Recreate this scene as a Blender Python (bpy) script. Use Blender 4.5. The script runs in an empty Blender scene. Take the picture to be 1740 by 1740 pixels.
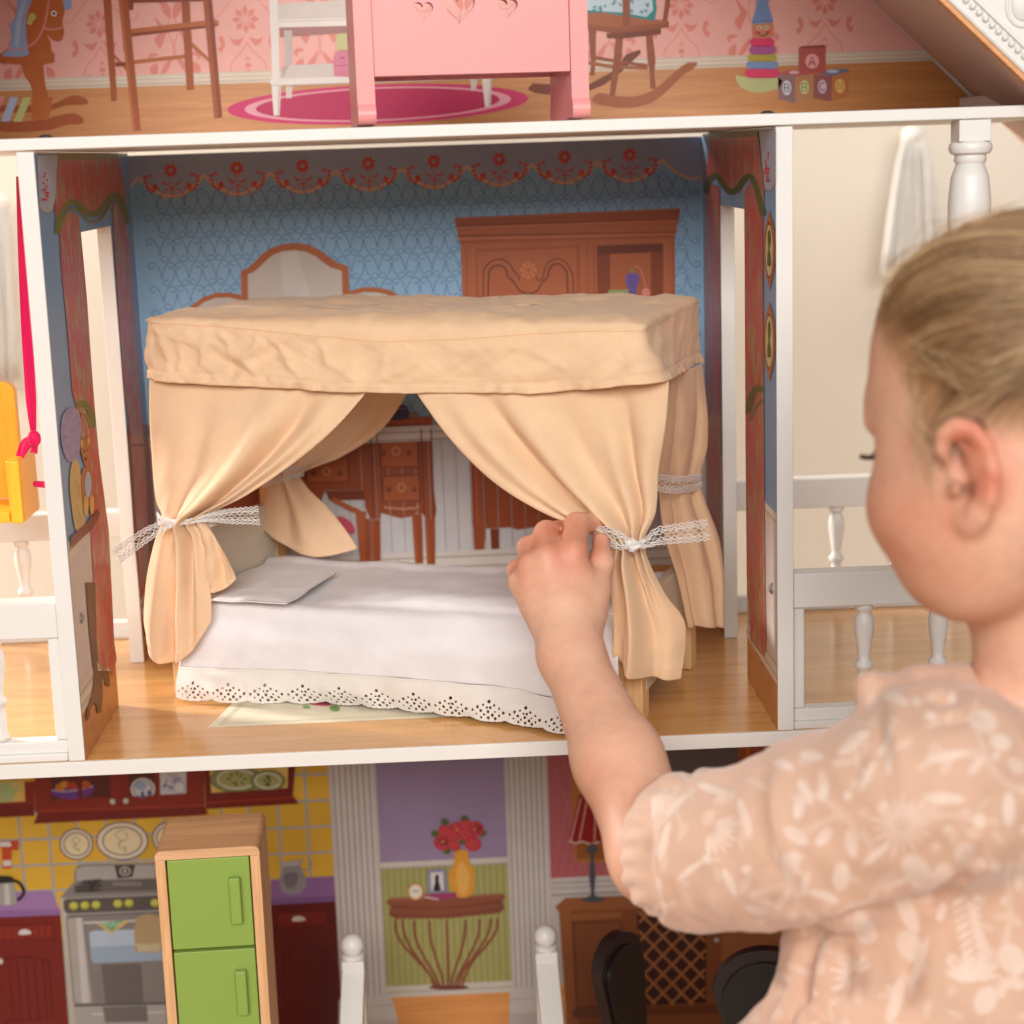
import bpy, bmesh, math, random
import numpy as np
from mathutils import Vector, Matrix
from mathutils.geometry import tessellate_polygon

S = bpy.context.scene
COL = S.collection
W, H, D = 0.43, 0.3691, 0.3066          # bedroom of the dollhouse: width, height, depth in metres
GROUND = -0.42

# ---------------------------------------------------------------- camera
def cam_axes(yaw, pitch, roll):
    cy, sy, cp, sp = math.cos(yaw), math.sin(yaw), math.cos(pitch), math.sin(pitch)
    f = np.array([sy*cp, cy*cp, sp]); r = np.array([cy, -sy, 0.0]); u = np.cross(r, f)
    c, s = math.cos(roll), math.sin(roll)
    return c*r + s*u, c*u - s*r, f
CR, CU, CF = cam_axes(0.0292, -0.1986, -0.0339)
CC = np.array([0.238, -1.049, 0.3576]); FPX = 3004.6
cam = bpy.data.objects.new('camera', bpy.data.cameras.new('camera')); COL.objects.link(cam)
M = Matrix.Identity(4)
for i in range(3):
    M[i][0], M[i][1], M[i][2], M[i][3] = CR[i], CU[i], -CF[i], CC[i]
cam.matrix_world = M
cam.data.sensor_width = 36; cam.data.lens = FPX/1740*36
cam.data.clip_start = 0.05; cam.data.clip_end = 50
cam.data.dof.use_dof = True; cam.data.dof.focus_distance = 1.13; cam.data.dof.aperture_fstop = 6.0
S.camera = cam
S.render.resolution_x = S.render.resolution_y = 1024
S.view_settings.view_transform = 'Standard'; S.view_settings.look = 'None'
S.view_settings.exposure = 0.0; S.view_settings.gamma = 1.0

# ---------------------------------------------------------------- light of the room
wd = bpy.data.worlds.new('World'); S.world = wd; wd.use_nodes = True
bg = wd.node_tree.nodes['Background']
bg.inputs[0].default_value = (1.0, 0.965, 0.93, 1); bg.inputs[1].default_value = 0.24
def area(name, loc, target, sx, sy, power, color):
    l = bpy.data.lights.new(name, 'AREA'); l.shape = 'RECTANGLE'; l.size = sx; l.size_y = sy
    l.energy = power; l.color = color
    o = bpy.data.objects.new(name, l); COL.objects.link(o)
    d = Vector(target) - Vector(loc)
    o.matrix_world = Matrix.Translation(Vector(loc)) @ d.to_track_quat('-Z', 'Y').to_matrix().to_4x4()
    return o
area('window_light', (-1.9, 1.02, 0.80), (0.1, 0.12, 0.08), 0.26, 0.40, 88, (1.0, 0.965, 0.92))
k = area('room_light', (0.08, -2.65, 1.25), (0.2, 0.1, 0.20), 2.6, 1.0, 28, (1.0, 0.985, 0.955)); k.data.spread = math.radians(90)
area('wall_fill', (0.35, 0.42, 1.35), (0.35, 1.2, 0.28), 2.2, 0.25, 12, (1.0, 0.985, 0.96))  # added fill to brighten the wall behind; no known lamp there

# ---------------------------------------------------------------- helpers
def lin(c):
    if len(c) == 3 and max(c) > 1.0:
        c = [v/255.0 for v in c]
    return tuple(v/12.92 if v <= 0.04045 else ((v+0.055)/1.055)**2.4 for v in c)
def ray(px, py): return (px-870)/FPX*CR - (py-870)/FPX*CU + CF
def P(px, py, x=None, y=None, z=None):
    """point of the plane x=, y= or z= seen at photograph pixel (px, py)"""
    d = ray(px, py)
    if x is not None: t = (x-CC[0])/d[0]
    elif y is not None: t = (y-CC[1])/d[1]
    else: t = (z-CC[2])/d[2]
    return CC + d*t
def Q(px, py, dist): return CC + ray(px, py)*dist
def project(X):
    d = np.asarray(X) - CC; z = d@CF
    return 870+FPX*(d@CR)/z, 870-FPX*(d@CU)/z
def tag(o, label=None, cat=None, group=None, kind=None):
    if label: o['label'] = label
    if cat: o['category'] = cat
    if group: o['group'] = group
    if kind: o['kind'] = kind
    return o
def empty(name, loc, label, cat, rz=0, group=None):
    o = bpy.data.objects.new(name, None); COL.objects.link(o); o.empty_display_size = 0.02
    o.location = loc; o.rotation_euler = (0, 0, rz)
    bpy.context.view_layer.update()
    return tag(o, label, cat, group)
def WM(o):
    m = Matrix.Translation(o.location) @ o.rotation_euler.to_matrix().to_4x4()
    return WM(o.parent) @ m if o.parent else m
def link(name, me, mats, parent=None, local=False, smooth=False, bevel=0, auto=None):
    """mesh in world coordinates (or in the parent's, local=True) -> one object"""
    o = bpy.data.objects.new(name, me); COL.objects.link(o)
    for m in (mats if isinstance(mats, (list, tuple)) else [mats]): me.materials.append(m)
    if parent:
        o.parent = parent
        if not local: me.transform(WM(parent).inverted())
    if smooth: me.polygons.foreach_set('use_smooth', [True]*len(me.polygons))
    if bevel:
        b = o.modifiers.new('bevel', 'BEVEL'); b.width = bevel; b.segments = 2; b.limit_method = 'ANGLE'; b.angle_limit = math.radians(40)
        me.polygons.foreach_set('use_smooth', [True]*len(me.polygons)); b.harden_normals = True
    return o
class MB:
    def __init__(s): s.v = []; s.f = []; s.m = []; s.c = []; s.sm = []
    def add(s, vs, fs, mi=0, col=None):
        b = len(s.v); s.v += [tuple(map(float, v)) for v in vs]
        for f in fs: s.f.append([b+i for i in f]); s.m.append(mi)
        if col is not None: s.c += [col]*len(vs)
        return s
    def box(s, a, b, mi=0, rot=None, org=(0, 0, 0)):
        x0, y0, z0 = a; x1, y1, z1 = b
        vs = [(x0, y0, z0), (x1, y0, z0), (x1, y1, z0), (x0, y1, z0), (x0, y0, z1), (x1, y0, z1), (x1, y1, z1), (x0, y1, z1)]
        if rot is not None: vs = [tuple((rot @ Vector(v)) + Vector(org)) for v in vs]
        return s.add(vs, [(3, 2, 1, 0), (4, 5, 6, 7), (0, 1, 5, 4), (1, 2, 6, 5), (2, 3, 7, 6), (3, 0, 4, 7)], mi)
    def prism(s, poly, to3, n, mi=0, holes=()):
        """extrude 2-D polygon (with holes): to3(p) -> 3-D, n = extrusion vector"""
        loops = [list(poly)] + [list(h) for h in holes]
        flat = [p for l in loops for p in l]; k = len(flat)
        A = [np.array(to3(p), float) for p in flat]; n = np.array(n, float)
        tris = tessellate_polygon([[Vector((p[0], p[1], 0)) for p in l] for l in loops])
        def area2(t): 
            a, b, c = (flat[i] for i in t); return (b[0]-a[0])*(c[1]-a[1])-(b[1]-a[1])*(c[0]-a[0])
        tr = [tuple(t) if area2(t) > 0 else tuple(reversed(t)) for t in tris]
        fs = [t for t in tr] + [tuple(k+i for i in reversed(t)) for t in tr]
        b = 0
        for l in loops:
            m = len(l)
            for i in range(m): j = (i+1) % m; fs.append((b+i, k+b+i, k+b+j, b+j))
            b += m
        return s.add([a for a in A]+[a+n for a in A], fs, mi)
    def lathe(s, prof, c, seg=20, mi=0, axis=2, sx=1.0):
        vs = []; fs = []; c = np.array(c, float)
        for r, h in prof:
            for i in range(seg):
                a = 2*math.pi*i/seg; p = [r*math.cos(a), r*math.sin(a), h]
                if axis == 1: p = [p[0], p[2], p[1]]
                if axis == 0: p = [p[2], p[0], p[1]]
                vs.append(c+np.array(p))
        k = len(prof)
        for j in range(k-1):
            for i in range(seg):
                i2 = (i+1) % seg; fs.append((j*seg+i, j*seg+i2, (j+1)*seg+i2, (j+1)*seg+i))
        fs.append(tuple(reversed(range(seg)))); fs.append(tuple(range((k-1)*seg, k*seg)))
        return s.add(vs, fs, mi)
    def tube(s, pts, rad, seg=8, mi=0, col=None, cap=True):
        pts = np.array(pts, float); n = len(pts)
        rad = np.full(n, rad) if np.isscalar(rad) else np.array(rad)
        t = np.gradient(pts, axis=0); t /= np.linalg.norm(t, axis=1)[:, None]+1e-12
        ref = np.array([0.13, 0.31, 0.94]); 
        if abs(t[0]@ref) > 0.9: ref = np.array([0.94, 0.1, 0.3])
        vs = []; a = ref - t[0]*(ref@t[0]); a /= np.linalg.norm(a)
        for i in range(n):
            a = a - t[i]*(a@t[i]); a /= np.linalg.norm(a)+1e-12; b = np.cross(t[i], a)
            for k in range(seg):
                w = 2*math.pi*k/seg; vs.append(pts[i]+rad[i]*(math.cos(w)*a+math.sin(w)*b))
        fs = []
        for i in range(n-1):
            for k in range(seg):
                k2 = (k+1) % seg; fs.append((i*seg+k, i*seg+k2, (i+1)*seg+k2, (i+1)*seg+k))
        if cap: fs += [tuple(reversed(range(seg))), tuple(range((n-1)*seg, n*seg))]
        return s.add(vs, fs, mi, col)
    def ball(s, c, r, seg=16, mi=0, sc=(1, 1, 1)):
        prof = [(max(1e-5, math.sin(math.pi*i/10)), -math.cos(math.pi*i/10)) for i in range(11)]
        m = MB().lathe(prof, (0, 0, 0), seg)
        return s.add([np.array(c)+r*np.array(v)*np.array(sc) for v in m.v], m.f, mi)
    def mesh(s, name):
        me = bpy.data.meshes.new(name); me.from_pydata(s.v, [], s.f); me.polygons.foreach_set('material_index', s.m)
        if s.c:
            a = me.color_attributes.new('Col', 'FLOAT_COLOR', 'POINT')
            a.data.foreach_set('color', np.array(s.c, np.float32).ravel())
        me.update(); return me
    def build(s, name, mats, parent=None, **k): return link(name, s.mesh(name), mats, parent, **k)
def recalc(o):
    bm = bmesh.new(); bm.from_mesh(o.data); bmesh.ops.recalc_face_normals(bm, faces=bm.faces); bm.to_mesh(o.data); bm.free(); return o
def spline(pts, n, closed=False):
    p = np.array(pts, float); k = len(p); out = []
    ts = np.linspace(0, k if closed else k-1, n, endpoint=not closed)
    for t in ts:
        i = min(int(t), k-1 if closed else k-2); f = t-i
        g = (lambda j: p[j % k]) if closed else (lambda j: p[min(max(j, 0), k-1)])
        a, b, c, d = g(i-1), g(i), g(i+1), g(i+2)
        out.append(0.5*((2*b)+(c-a)*f+(2*a-5*b+4*c-d)*f*f+(3*b-a-3*c+d)*f**3))
    return np.array(out)
def grid_mesh(name, V, closed_u=False):
    nv, nu, _ = V.shape; me = bpy.data.meshes.new(name); fs = []
    for j in range(nv-1):
        for i in range(nu if closed_u else nu-1):
            i2 = (i+1) % nu; fs.append((j*nu+i, (j+1)*nu+i, (j+1)*nu+i2, j*nu+i2))
    me.from_pydata(V.reshape(-1, 3).tolist(), [], fs); me.update()
    return me
_rng = np.random.RandomState(5)
_perm = _rng.permutation(256); _grad = _rng.rand(256)*2-1
def vnoise(x, y, z=0.0):
    """smooth value noise, numpy arrays"""
    x, y, z = np.broadcast_arrays(np.asarray(x, float), np.asarray(y, float), np.asarray(z, float))
    xi, yi, zi = np.floor(x).astype(int), np.floor(y).astype(int), np.floor(z).astype(int)
    f = [v-np.floor(v) for v in (x, y, z)]; f = [v*v*(3-2*v) for v in f]
    def h(a, b, c): return _grad[_perm[(_perm[(_perm[a & 255]+b) & 255]+c) & 255]]
    r = 0
    for a in (0, 1):
        for b in (0, 1):
            for c in (0, 1):
                w = (f[0] if a else 1-f[0])*(f[1] if b else 1-f[1])*(f[2] if c else 1-f[2])
                r = r + w*h(xi+a, yi+b, zi+c)
    return r

# ---------------------------------------------------------------- materials
def mat(name, color, rough=0.5, spec=0.4, noise=0.0, nscale=60, bump=0.0, bscale=400, coat=0.0, metal=0.0, sss=0.0, attr=None, stretch=(1, 1, 1)):
    m = bpy.data.materials.new(name); m.use_nodes = True; nt = m.node_tree; N = nt.nodes; Lk = nt.links.new
    p = N['Principled BSDF']; p.inputs['Roughness'].default_value = rough; p.inputs['Specular IOR Level'].default_value = spec
    p.inputs['Metallic'].default_value = metal; p.inputs['Coat Weight'].default_value = coat; p.inputs['Coat Roughness'].default_value = 0.15
    c = lin(color)+(1,)
    p.inputs['Base Color'].default_value = c
    tc = N.new('ShaderNodeTexCoord'); mp = N.new('ShaderNodeMapping'); mp.inputs['Scale'].default_value = stretch; Lk(tc.outputs['Object'], mp.inputs[0])
    src = None
    if attr:
        at = N.new('ShaderNodeAttribute'); at.attribute_name = attr; src = at.outputs['Color']
    if noise:
        n = N.new('ShaderNodeTexNoise'); n.inputs['Scale'].default_value = nscale; n.inputs['Detail'].default_value = 4; Lk(mp.outputs[0], n.inputs['Vector'])
        r = N.new('ShaderNodeMapRange'); r.inputs[1].default_value = 0.25; r.inputs[2].default_value = 0.75; r.inputs[3].default_value = 1-noise; r.inputs[4].default_value = 1+noise
        Lk(n.outputs[0], r.inputs[0])
        mx = N.new('ShaderNodeVectorMath'); mx.operation = 'SCALE'
        if src: Lk(src, mx.inputs[0])
        else: mx.inputs[0].default_value = c[:3]
        Lk(r.outputs[0], mx.inputs['Scale']); src = mx.outputs[0]
    if src: Lk(src, p.inputs['Base Color'])
    if bump:
        n = N.new('ShaderNodeTexNoise'); n.inputs['Scale'].default_value = bscale; n.inputs['Detail'].default_value = 3; Lk(mp.outputs[0], n.inputs['Vector'])
        b = N.new('ShaderNodeBump'); b.inputs['Strength'].default_value = bump; b.inputs['Distance'].default_value = 0.0006
        Lk(n.outputs[0], b.inputs['Height']); Lk(b.outputs[0], p.inputs['Normal'])
    if sss:
        p.inputs['Subsurface Weight'].default_value = sss; p.inputs['Subsurface Radius'].default_value = (1.0, 0.35, 0.2); p.inputs['Subsurface Scale'].default_value = 0.004
    return m
def wood(name, c1, c2, rough=0.35, axis=0, scale=1.0, coat=0.0, planks=0.0):
    """wood with grain along the given axis, object coordinates; planks = plank width in metres (printed joints)"""
    m = bpy.data.materials.new(name); m.use_nodes = True; nt = m.node_tree; N = nt.nodes; Lk = nt.links.new
    p = N['Principled BSDF']; p.inputs['Roughness'].default_value = rough; p.inputs['Coat Weight'].default_value = coat; p.inputs['Coat Roughness'].default_value = 0.12
    tc = N.new('ShaderNodeTexCoord'); mp = N.new('ShaderNodeMapping')
    sc = [90*scale]*3; sc[axis] = 5*scale; mp.inputs['Scale'].default_value = sc
    Lk(tc.outputs['Object'], mp.inputs[0])
    n = N.new('ShaderNodeTexNoise'); n.inputs['Scale'].default_value = 1.0; n.inputs['Detail'].default_value = 6; n.inputs['Roughness'].default_value = 0.65; n.inputs['Distortion'].default_value = 0.6
    Lk(mp.outputs[0], n.inputs['Vector'])
    mp2 = N.new('ShaderNodeMapping'); sc2 = [700*scale]*3; sc2[axis] = 26*scale; mp2.inputs['Scale'].default_value = sc2; Lk(tc.outputs['Object'], mp2.inputs[0])
    n2 = N.new('ShaderNodeTexNoise'); n2.inputs['Scale'].default_value = 1.0; n2.inputs['Detail'].default_value = 2; Lk(mp2.outputs[0], n2.inputs['Vector'])
    cr = N.new('ShaderNodeValToRGB'); cr.color_ramp.elements[0].position = 0.3; cr.color_ramp.elements[1].position = 0.7
    cr.color_ramp.elements[0].color = lin(c1)+(1,); cr.color_ramp.elements[1].color = lin(c2)+(1,); Lk(n.outputs[0], cr.inputs[0])
    r = N.new('ShaderNodeMapRange'); r.inputs[1].default_value = 0.3; r.inputs[2].default_value = 0.7; r.inputs[3].default_value = 0.9; r.inputs[4].default_value = 1.07; Lk(n2.outputs[0], r.inputs[0])
    mx = N.new('ShaderNodeVectorMath'); mx.operation = 'SCALE'; Lk(cr.outputs[0], mx.inputs[0]); Lk(r.outputs[0], mx.inputs['Scale'])
    Lk(mx.outputs[0], p.inputs['Base Color'])
    return m
def fabric(name, color, trans=0.25, tcol=None, rough=0.8, weave=2600, bump=0.18, sheen=0.2, attr=None, noise=0.05):
    m = bpy.data.materials.new(name); m.use_nodes = True; nt = m.node_tree; N = nt.nodes; Lk = nt.links.new
    p = N['Principled BSDF']; p.inputs['Roughness'].default_value = rough; p.inputs['Specular IOR Level'].default_value = 0.2
    p.inputs['Sheen Weight'].default_value = sheen; p.inputs['Sheen Roughness'].default_value = 0.5
    tc = N.new('ShaderNodeTexCoord')
    n = N.new('ShaderNodeTexNoise'); n.inputs['Scale'].default_value = 55; n.inputs['Detail'].default_value = 5; Lk(tc.outputs['Object'], n.inputs['Vector'])
    r = N.new('ShaderNodeMapRange'); r.inputs[1].default_value = 0.25; r.inputs[2].default_value = 0.75; r.inputs[3].default_value = 1-noise; r.inputs[4].default_value = 1+noise; Lk(n.outputs[0], r.inputs[0])
    wv = []
    for ax in (0, 2):
        mp = N.new('ShaderNodeMapping'); s3 = [260, 260, 260]; s3[ax] = weave; mp.inputs['Scale'].default_value = s3; Lk(tc.outputs['Object'], mp.inputs[0])
        nn = N.new('ShaderNodeTexNoise'); nn.inputs['Scale'].default_value = 1; nn.inputs['Detail'].default_value = 1; Lk(mp.outputs[0], nn.inputs['Vector']); wv.append(nn)
    ad = N.new('ShaderNodeMath'); ad.operation = 'ADD'; Lk(wv[0].outputs[0], ad.inputs[0]); Lk(wv[1].outputs[0], ad.inputs[1])
    r2 = N.new('ShaderNodeMapRange'); r2.inputs[1].default_value = 0.6; r2.inputs[2].default_value = 1.4; r2.inputs[3].default_value = 0.97; r2.inputs[4].default_value = 1.03; Lk(ad.outputs[0], r2.inputs[0])
    mu = N.new('ShaderNodeMath'); mu.operation = 'MULTIPLY'; Lk(r.outputs[0], mu.inputs[0]); Lk(r2.outputs[0], mu.inputs[1])
    mx = N.new('ShaderNodeVectorMath'); mx.operation = 'SCALE'; mx.inputs[0].default_value = lin(color); Lk(mu.outputs[0], mx.inputs['Scale'])
    if attr:
        at = N.new('ShaderNodeAttribute'); at.attribute_name = attr; Lk(at.outputs['Color'], mx.inputs[0])
    Lk(mx.outputs[0], p.inputs['Base Color'])
    b = N.new('ShaderNodeBump'); b.inputs['Strength'].default_value = bump; b.inputs['Distance'].default_value = 0.0004; Lk(ad.outputs[0], b.inputs['Height']); Lk(b.outputs[0], p.inputs['Normal'])
    if trans:
        t = N.new('ShaderNodeBsdfTranslucent'); t.inputs[0].default_value = lin(tcol or color)+(1,)
        ms = N.new('ShaderNodeMixShader'); ms.inputs[0].default_value = trans
        Lk(p.outputs[0], ms.inputs[1]); Lk(t.outputs[0], ms.inputs[2]); Lk(ms.outputs[0], N['Material Output'].inputs[0])
    return m
WHITE = mat('white_paint', (223, 219, 214), 0.38, 0.45, noise=0.02, nscale=20, bump=0.12, bscale=250)
WALLW = mat('room_wall_paint', (220, 210, 195), 0.9, 0.2, noise=0.03, nscale=5)
PRINT = mat('printed_board', (255, 255, 255), 0.40, 0.30, noise=0.035, nscale=70, attr='Col', bump=0.05, bscale=300)
FLOORW = wood('printed_wood_floor', (208, 150, 88), (232, 178, 112), 0.22, axis=0, coat=0.25)
FLOORW2 = wood('printed_wood_wall_base', (186, 120, 64), (212, 148, 86), 0.38, axis=0)
PINE = wood('pine', (214, 166, 112), (236, 196, 146), 0.5, axis=2)
METAL = mat('bolt_metal', (170, 168, 165), 0.35, 0.5, metal=0.9)
# ---------------------------------------------------------------- the room behind and below
b = MB(); b.box((-4, 1.2, GROUND), (4, 1.25, 2.4)); tag(b.build('wall', WALLW), kind='structure')
b = MB(); b.box((-4, -4, GROUND-0.05), (4, 1.2, GROUND))
FLOOR_ROOM = wood('room_floor_wood', (170, 130, 95), (196, 158, 120), 0.4, axis=0, scale=0.25)
tag(b.build('floor', FLOOR_ROOM), kind='structure')
b = MB(); b.box((-4, 1.185, GROUND), (4, 1.1999, GROUND+0.09)); tag(b.build('skirting_board', WHITE, bevel=0.004), kind='structure')

# ---------------------------------------------------------------- dollhouse shell
house = empty('dollhouse', (W/2, D/2, GROUND), 'large white wooden dollhouse with printed rooms, balconies and a blue bedroom', 'dollhouse')
T = 0.010                                # thickness of the side panels
XL, XR = -0.262, 0.700                   # ends of the floors
ZA0, ZA1 = 0.3699, 0.3768                # attic floor board
ZM0 = -0.0095
ZL = -0.385                              # top of the lowest floor
DY0, DY1, DZ = 0.114, 0.2170, 0.3185     # door cut-out of the side panels
side_poly = [(0, 0.0006), (DY0, 0.0006), (DY0, DZ), (DY1, DZ), (DY1, 0.0006), (D, 0.0006), (D, H), (0, H)]
panels = {}
for s, x0 in ((-1, -T), (1, W)):
    b = MB(); b.prism(side_poly, lambda p: (x0, p[0], p[1]), (T, 0, 0))
    panels[s] = recalc(b.build('side_panel', WHITE, house, bevel=0.0005))
b = MB(); b.box((XL, 0, ZA0), (XR, D-0.0005, ZA1)); attic_floor = b.build('attic_floor', WHITE, house, bevel=0.0007)
b = MB(); b.box((XL, 0, ZM0), (XR, D-0.0005, 0)); mid_floor = b.build('bedroom_floor', WHITE, house, bevel=0.0006)
b = MB(); b.box((XL+.001, 0.0012, 0.00012), (XR-.001, D-0.001, 0.0004)); b.build('wood_floor_print', FLOORW, mid_floor)
b = MB(); b.box((XL, 0.02, ZL-0.012), (XR, D-0.0005, ZL)); lower_floor = b.build('kitchen_floor', WHITE, house)
b = MB(); b.box((XL+.001, 0.021, ZL+0.0001), (XR-.001, D-0.001, ZL+0.0004)); b.build('wood_floor_print', FLOORW, lower_floor)
b = MB(); b.box((-0.006, D, ZM0), (W+0.006, D+0.006, H-0.0018)); back_mid = b.build('back_panel', WHITE, house)
b = MB(); b.box((XL, D, ZL-0.012), (XR, D+0.006, ZM0-0.0004)); back_low = b.build('back_panel', WHITE, house)
for x in (XL-T, XR):
    b = MB(); b.box((x, 0.02, GROUND), (x+T, D+0.006, ZM0-0.0005)); b.build('outer_wall', WHITE, house, bevel=0.0006)
# roof: the inner slope passes through these two lines
pb0, pb1 = P(1485, 0, y=D), P(1659, 165, y=D)
SL = (pb1[2]-pb0[2])/(pb1[0]-pb0[0])                       # slope of the right roof panel in x-z
def zin(x): return pb0[2]+SL*(x-pb0[0])                    # inner surface at the right
XE = W/2 + (XR+0.03-W/2)
apex = zin(W/2)
b = MB()
poly = [(-(0.30-W/2)+0.0, ZA1+0.0005)]
xe = pb0[0] + (ZA1-pb0[2])/SL                               # where the slope meets the attic floor
b.prism([(W-xe, ZA1+0.0006), (xe, ZA1+0.0006), (W/2, apex)], lambda p: (p[0], D, p[1]), (0, 0.006, 0))
back_attic = recalc(b.build('back_panel', WHITE, house))
ROOFIN = mat('roof_inner_paint', (206, 172, 152), 0.45, 0.4, noise=0.03, nscale=12)
RIM = wood('roof_edge_wood', (205, 140, 85), (222, 164, 108), 0.5, axis=1)
nrm = np.array([-SL, 1.0])/math.hypot(SL, 1.0)             # outward normal (x, z)
# front outline of the roof from the photograph, on its own plane a little in front of the house
YF = -0.012
pf0, pf1 = P(1588, 0, y=YF), P(1740, 140, y=YF)
for s in (1, -1):
    X = (lambda x: x) if s > 0 else (lambda x: W-x)
    a2 = np.array([W/2, apex]); e2 = np.array([XR+0.02, zin(XR+0.02)])
    f_in = np.array([[W/2, pf0[2]+SL*(W/2-pf0[0])], [XR+0.02, pf0[2]+SL*(XR+0.02-pf0[0])]])
    th = 0.012
    # slab whose inner face runs from the back line to the front line
    vs = []
    for (x, z), y in ((a2, D+0.006), (e2, D+0.006), (f_in[1], YF), (f_in[0], YF)):
        vs.append((X(x), y, z))
    for (x, z), y in ((a2, D+0.006), (e2, D+0.006), (f_in[1], YF), (f_in[0], YF)):
        vs.append((X(x+nrm[0]*th*0), y, z+th*1.35))
    b = MB(); b.add(vs, [(0, 1, 2, 3), (7, 6, 5, 4), (0, 4, 5, 1), (1, 5, 6, 2), (2, 6, 7, 3), (3, 7, 4, 0)])
    roof = recalc(b.build('roof_panel', ROOFIN, house))
    # white carved gable board in front of the slab, with a thin wooden rim below it
    g0, g1 = f_in[0], f_in[1]
    tdir = (g1-g0)/np.linalg.norm(g1-g0)
    gn = np.array([-tdir[1], tdir[0]]); gn = gn if gn[1] > 0 else -gn
    def GP(t, w, y): q = g0+tdir*t+gn*w; return (X(q[0]), y, q[1])
    LT = np.linalg.norm(g1-g0)
    bw = MB()
    for (w0, w1, y0, y1, mi) in ((0.0, 0.0026, YF-0.008, YF, 0),):
        bw.add([GP(0, w0, y0), GP(LT, w0, y0), GP(LT, w1, y0), GP(0, w1, y0), GP(0, w0, y1), GP(LT, w0, y1), GP(LT, w1, y1), GP(0, w1, y1)],
               [(0, 1, 2, 3), (7, 6, 5, 4), (0, 4, 5, 1), (1, 5, 6, 2), (2, 6, 7, 3), (3, 7, 4, 0)], mi)
    recalc(bw.build('roof_rim', RIM, house))
    bw = MB()
    for (w0, w1, y0, y1) in ((0.0028, 0.0075, YF-0.009, YF), (0.0075, 0.062, YF-0.0065, YF), (0.013, 0.0155, YF-0.0082, YF-0.0065), (0.0035, 0.0045, YF-0.0097, YF-0.009), (0.053, 0.062, YF-0.009, YF-0.0065)):
        bw.add([GP(0, w0, y0), GP(LT, w0, y0), GP(LT, w1, y0), GP(0, w1, y0), GP(0, w0, y1), GP(LT, w0, y1), GP(LT, w1, y1), GP(0, w1, y1)],
               [(0, 1, 2, 3), (7, 6, 5, 4), (0, 4, 5, 1), (1, 5, 6, 2), (2, 6, 7, 3), (3, 7, 4, 0)])
    gable = recalc(bw.build('gable_trim', WHITE, house, bevel=0.0006))
    # carved beads, ovals and leaves (only along the length near the picture)
    t0 = LT*0.50 if s > 0 else LT*0.62
    bead = MB(); bead.ball((0, 0, 0), 0.0021, 8, sc=(1, 0.8, 1)); bme = bead.mesh('bead'); bme.materials.append(WHITE); bme.polygons.foreach_set('use_smooth', [True]*len(bme.polygons))
    inv = WM(gable).inverted()
    nb = int((LT-t0)/0.0052)
    for k in range(nb if s > 0 else 0):
        o = bpy.data.objects.new('bead', bme); COL.objects.link(o); o.parent = gable; o.location = inv @ Vector(GP(t0+0.0052*k, 0.0103, YF-0.0072))
    if s > 0:
        ang = math.atan2(tdir[1], tdir[0])
        ov = MB(); ov.ball((0, 0, 0), 1.0, 20, sc=(0.0095, 0.003, 0.0125))
        ring = [(0.0118*math.cos(a), 0, 0.0150*math.sin(a)) for a in np.linspace(0, 2*math.pi, 33)]
        ov.tube(ring, 0.0013, 8)
        ov.v = [tuple(Matrix.Rotation(-ang-0.35, 3, 'Y') @ Vector(v)) for v in ov.v]
        ome = ov.mesh('carved_oval'); ome.materials.append(WHITE); ome.polygons.foreach_set('use_smooth', [True]*len(ome.polygons))
        lf = MB()
        for q in range(5):
            a = -0.9+q*0.45; pts = [(0, 0, 0), (0.006*math.sin(a), -0.001, 0.006*math.cos(a)), (0.0115*math.sin(a*1.3), -0.0004, 0.0115*math.cos(a*1.2))]
            lf.tube(spline(pts, 7), [0.001, 0.0016, 0.0018, 0.0018, 0.0016, 0.0012, 0.0004], 6)
        lf.v = [tuple(Matrix.Rotation(-ang, 3, 'Y') @ Vector(v)) for v in lf.v]
        lme = lf.mesh('carved_leaf'); lme.materials.append(WHITE); lme.polygons.foreach_set('use_smooth', [True]*len(lme.polygons))
        tq = np.array(P(1722, 28, y=YF-0.0065)); tb = (np.array([tq[0], tq[2]])-g0)@tdir
        for k in range(-5, 4):
            o = bpy.data.objects.new('carved_oval', ome); COL.objects.link(o); o.parent = gable; o.location = inv @ Vector(GP(tb+0.034*k, 0.034, YF-0.0065))
            o = bpy.data.objects.new('carved_leaf', lme); COL.objects.link(o); o.parent = gable; o.location = inv @ Vector(GP(tb+0.034*k+0.017, 0.026, YF-0.0065))
# short white knee wall behind the foot of the roof
k0 = P(1661, 168, y=0.25)
b = MB(); b.box((k0[0], 0.02, ZA1+0.0004), (k0[0]+0.012, D-0.01, ZA1+0.012)); b.build('knee_wall', WHITE, house, bevel=0.0006)

# bolts
def bolt(loc, axis, parent, mats=METAL, r=0.0036):
    b = MB(); prof = [(r*1.0, 0), (r, 0.0006), (r*0.8, 0.0014), (r*0.4, 0.0019), (0.0001, 0.002)]
    b.lathe(prof, (0, 0, 0), 16, axis=0)
    b.box((0.0012, -r*0.55, -0.0003), (0.0021, r*0.55, 0.0003)); b.box((0.0012, -0.0003, -r*0.55), (0.0021, 0.0003, r*0.55))
    if axis < 0: b.v = [(-v[0], v[1], v[2]) for v in b.v]
    if axis == 3: b.v = [(v[1], v[2], v[0]) for v in b.v]
    b.v = [tuple(np.array(v)+np.array(loc)) for v in b.v]
    recalc(b.build('bolt', mats, parent, smooth=False))
bolt(P(137, 1050, x=0)+np.array([0.0002, 0, 0]), 1, panels[-1])
bolt(P(1313, 1000, x=W)-np.array([0.0002, 0, 0]), -1, panels[1])
DARKM = mat('dark_bolt', (70, 58, 55), 0.45, 0.4)
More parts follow.
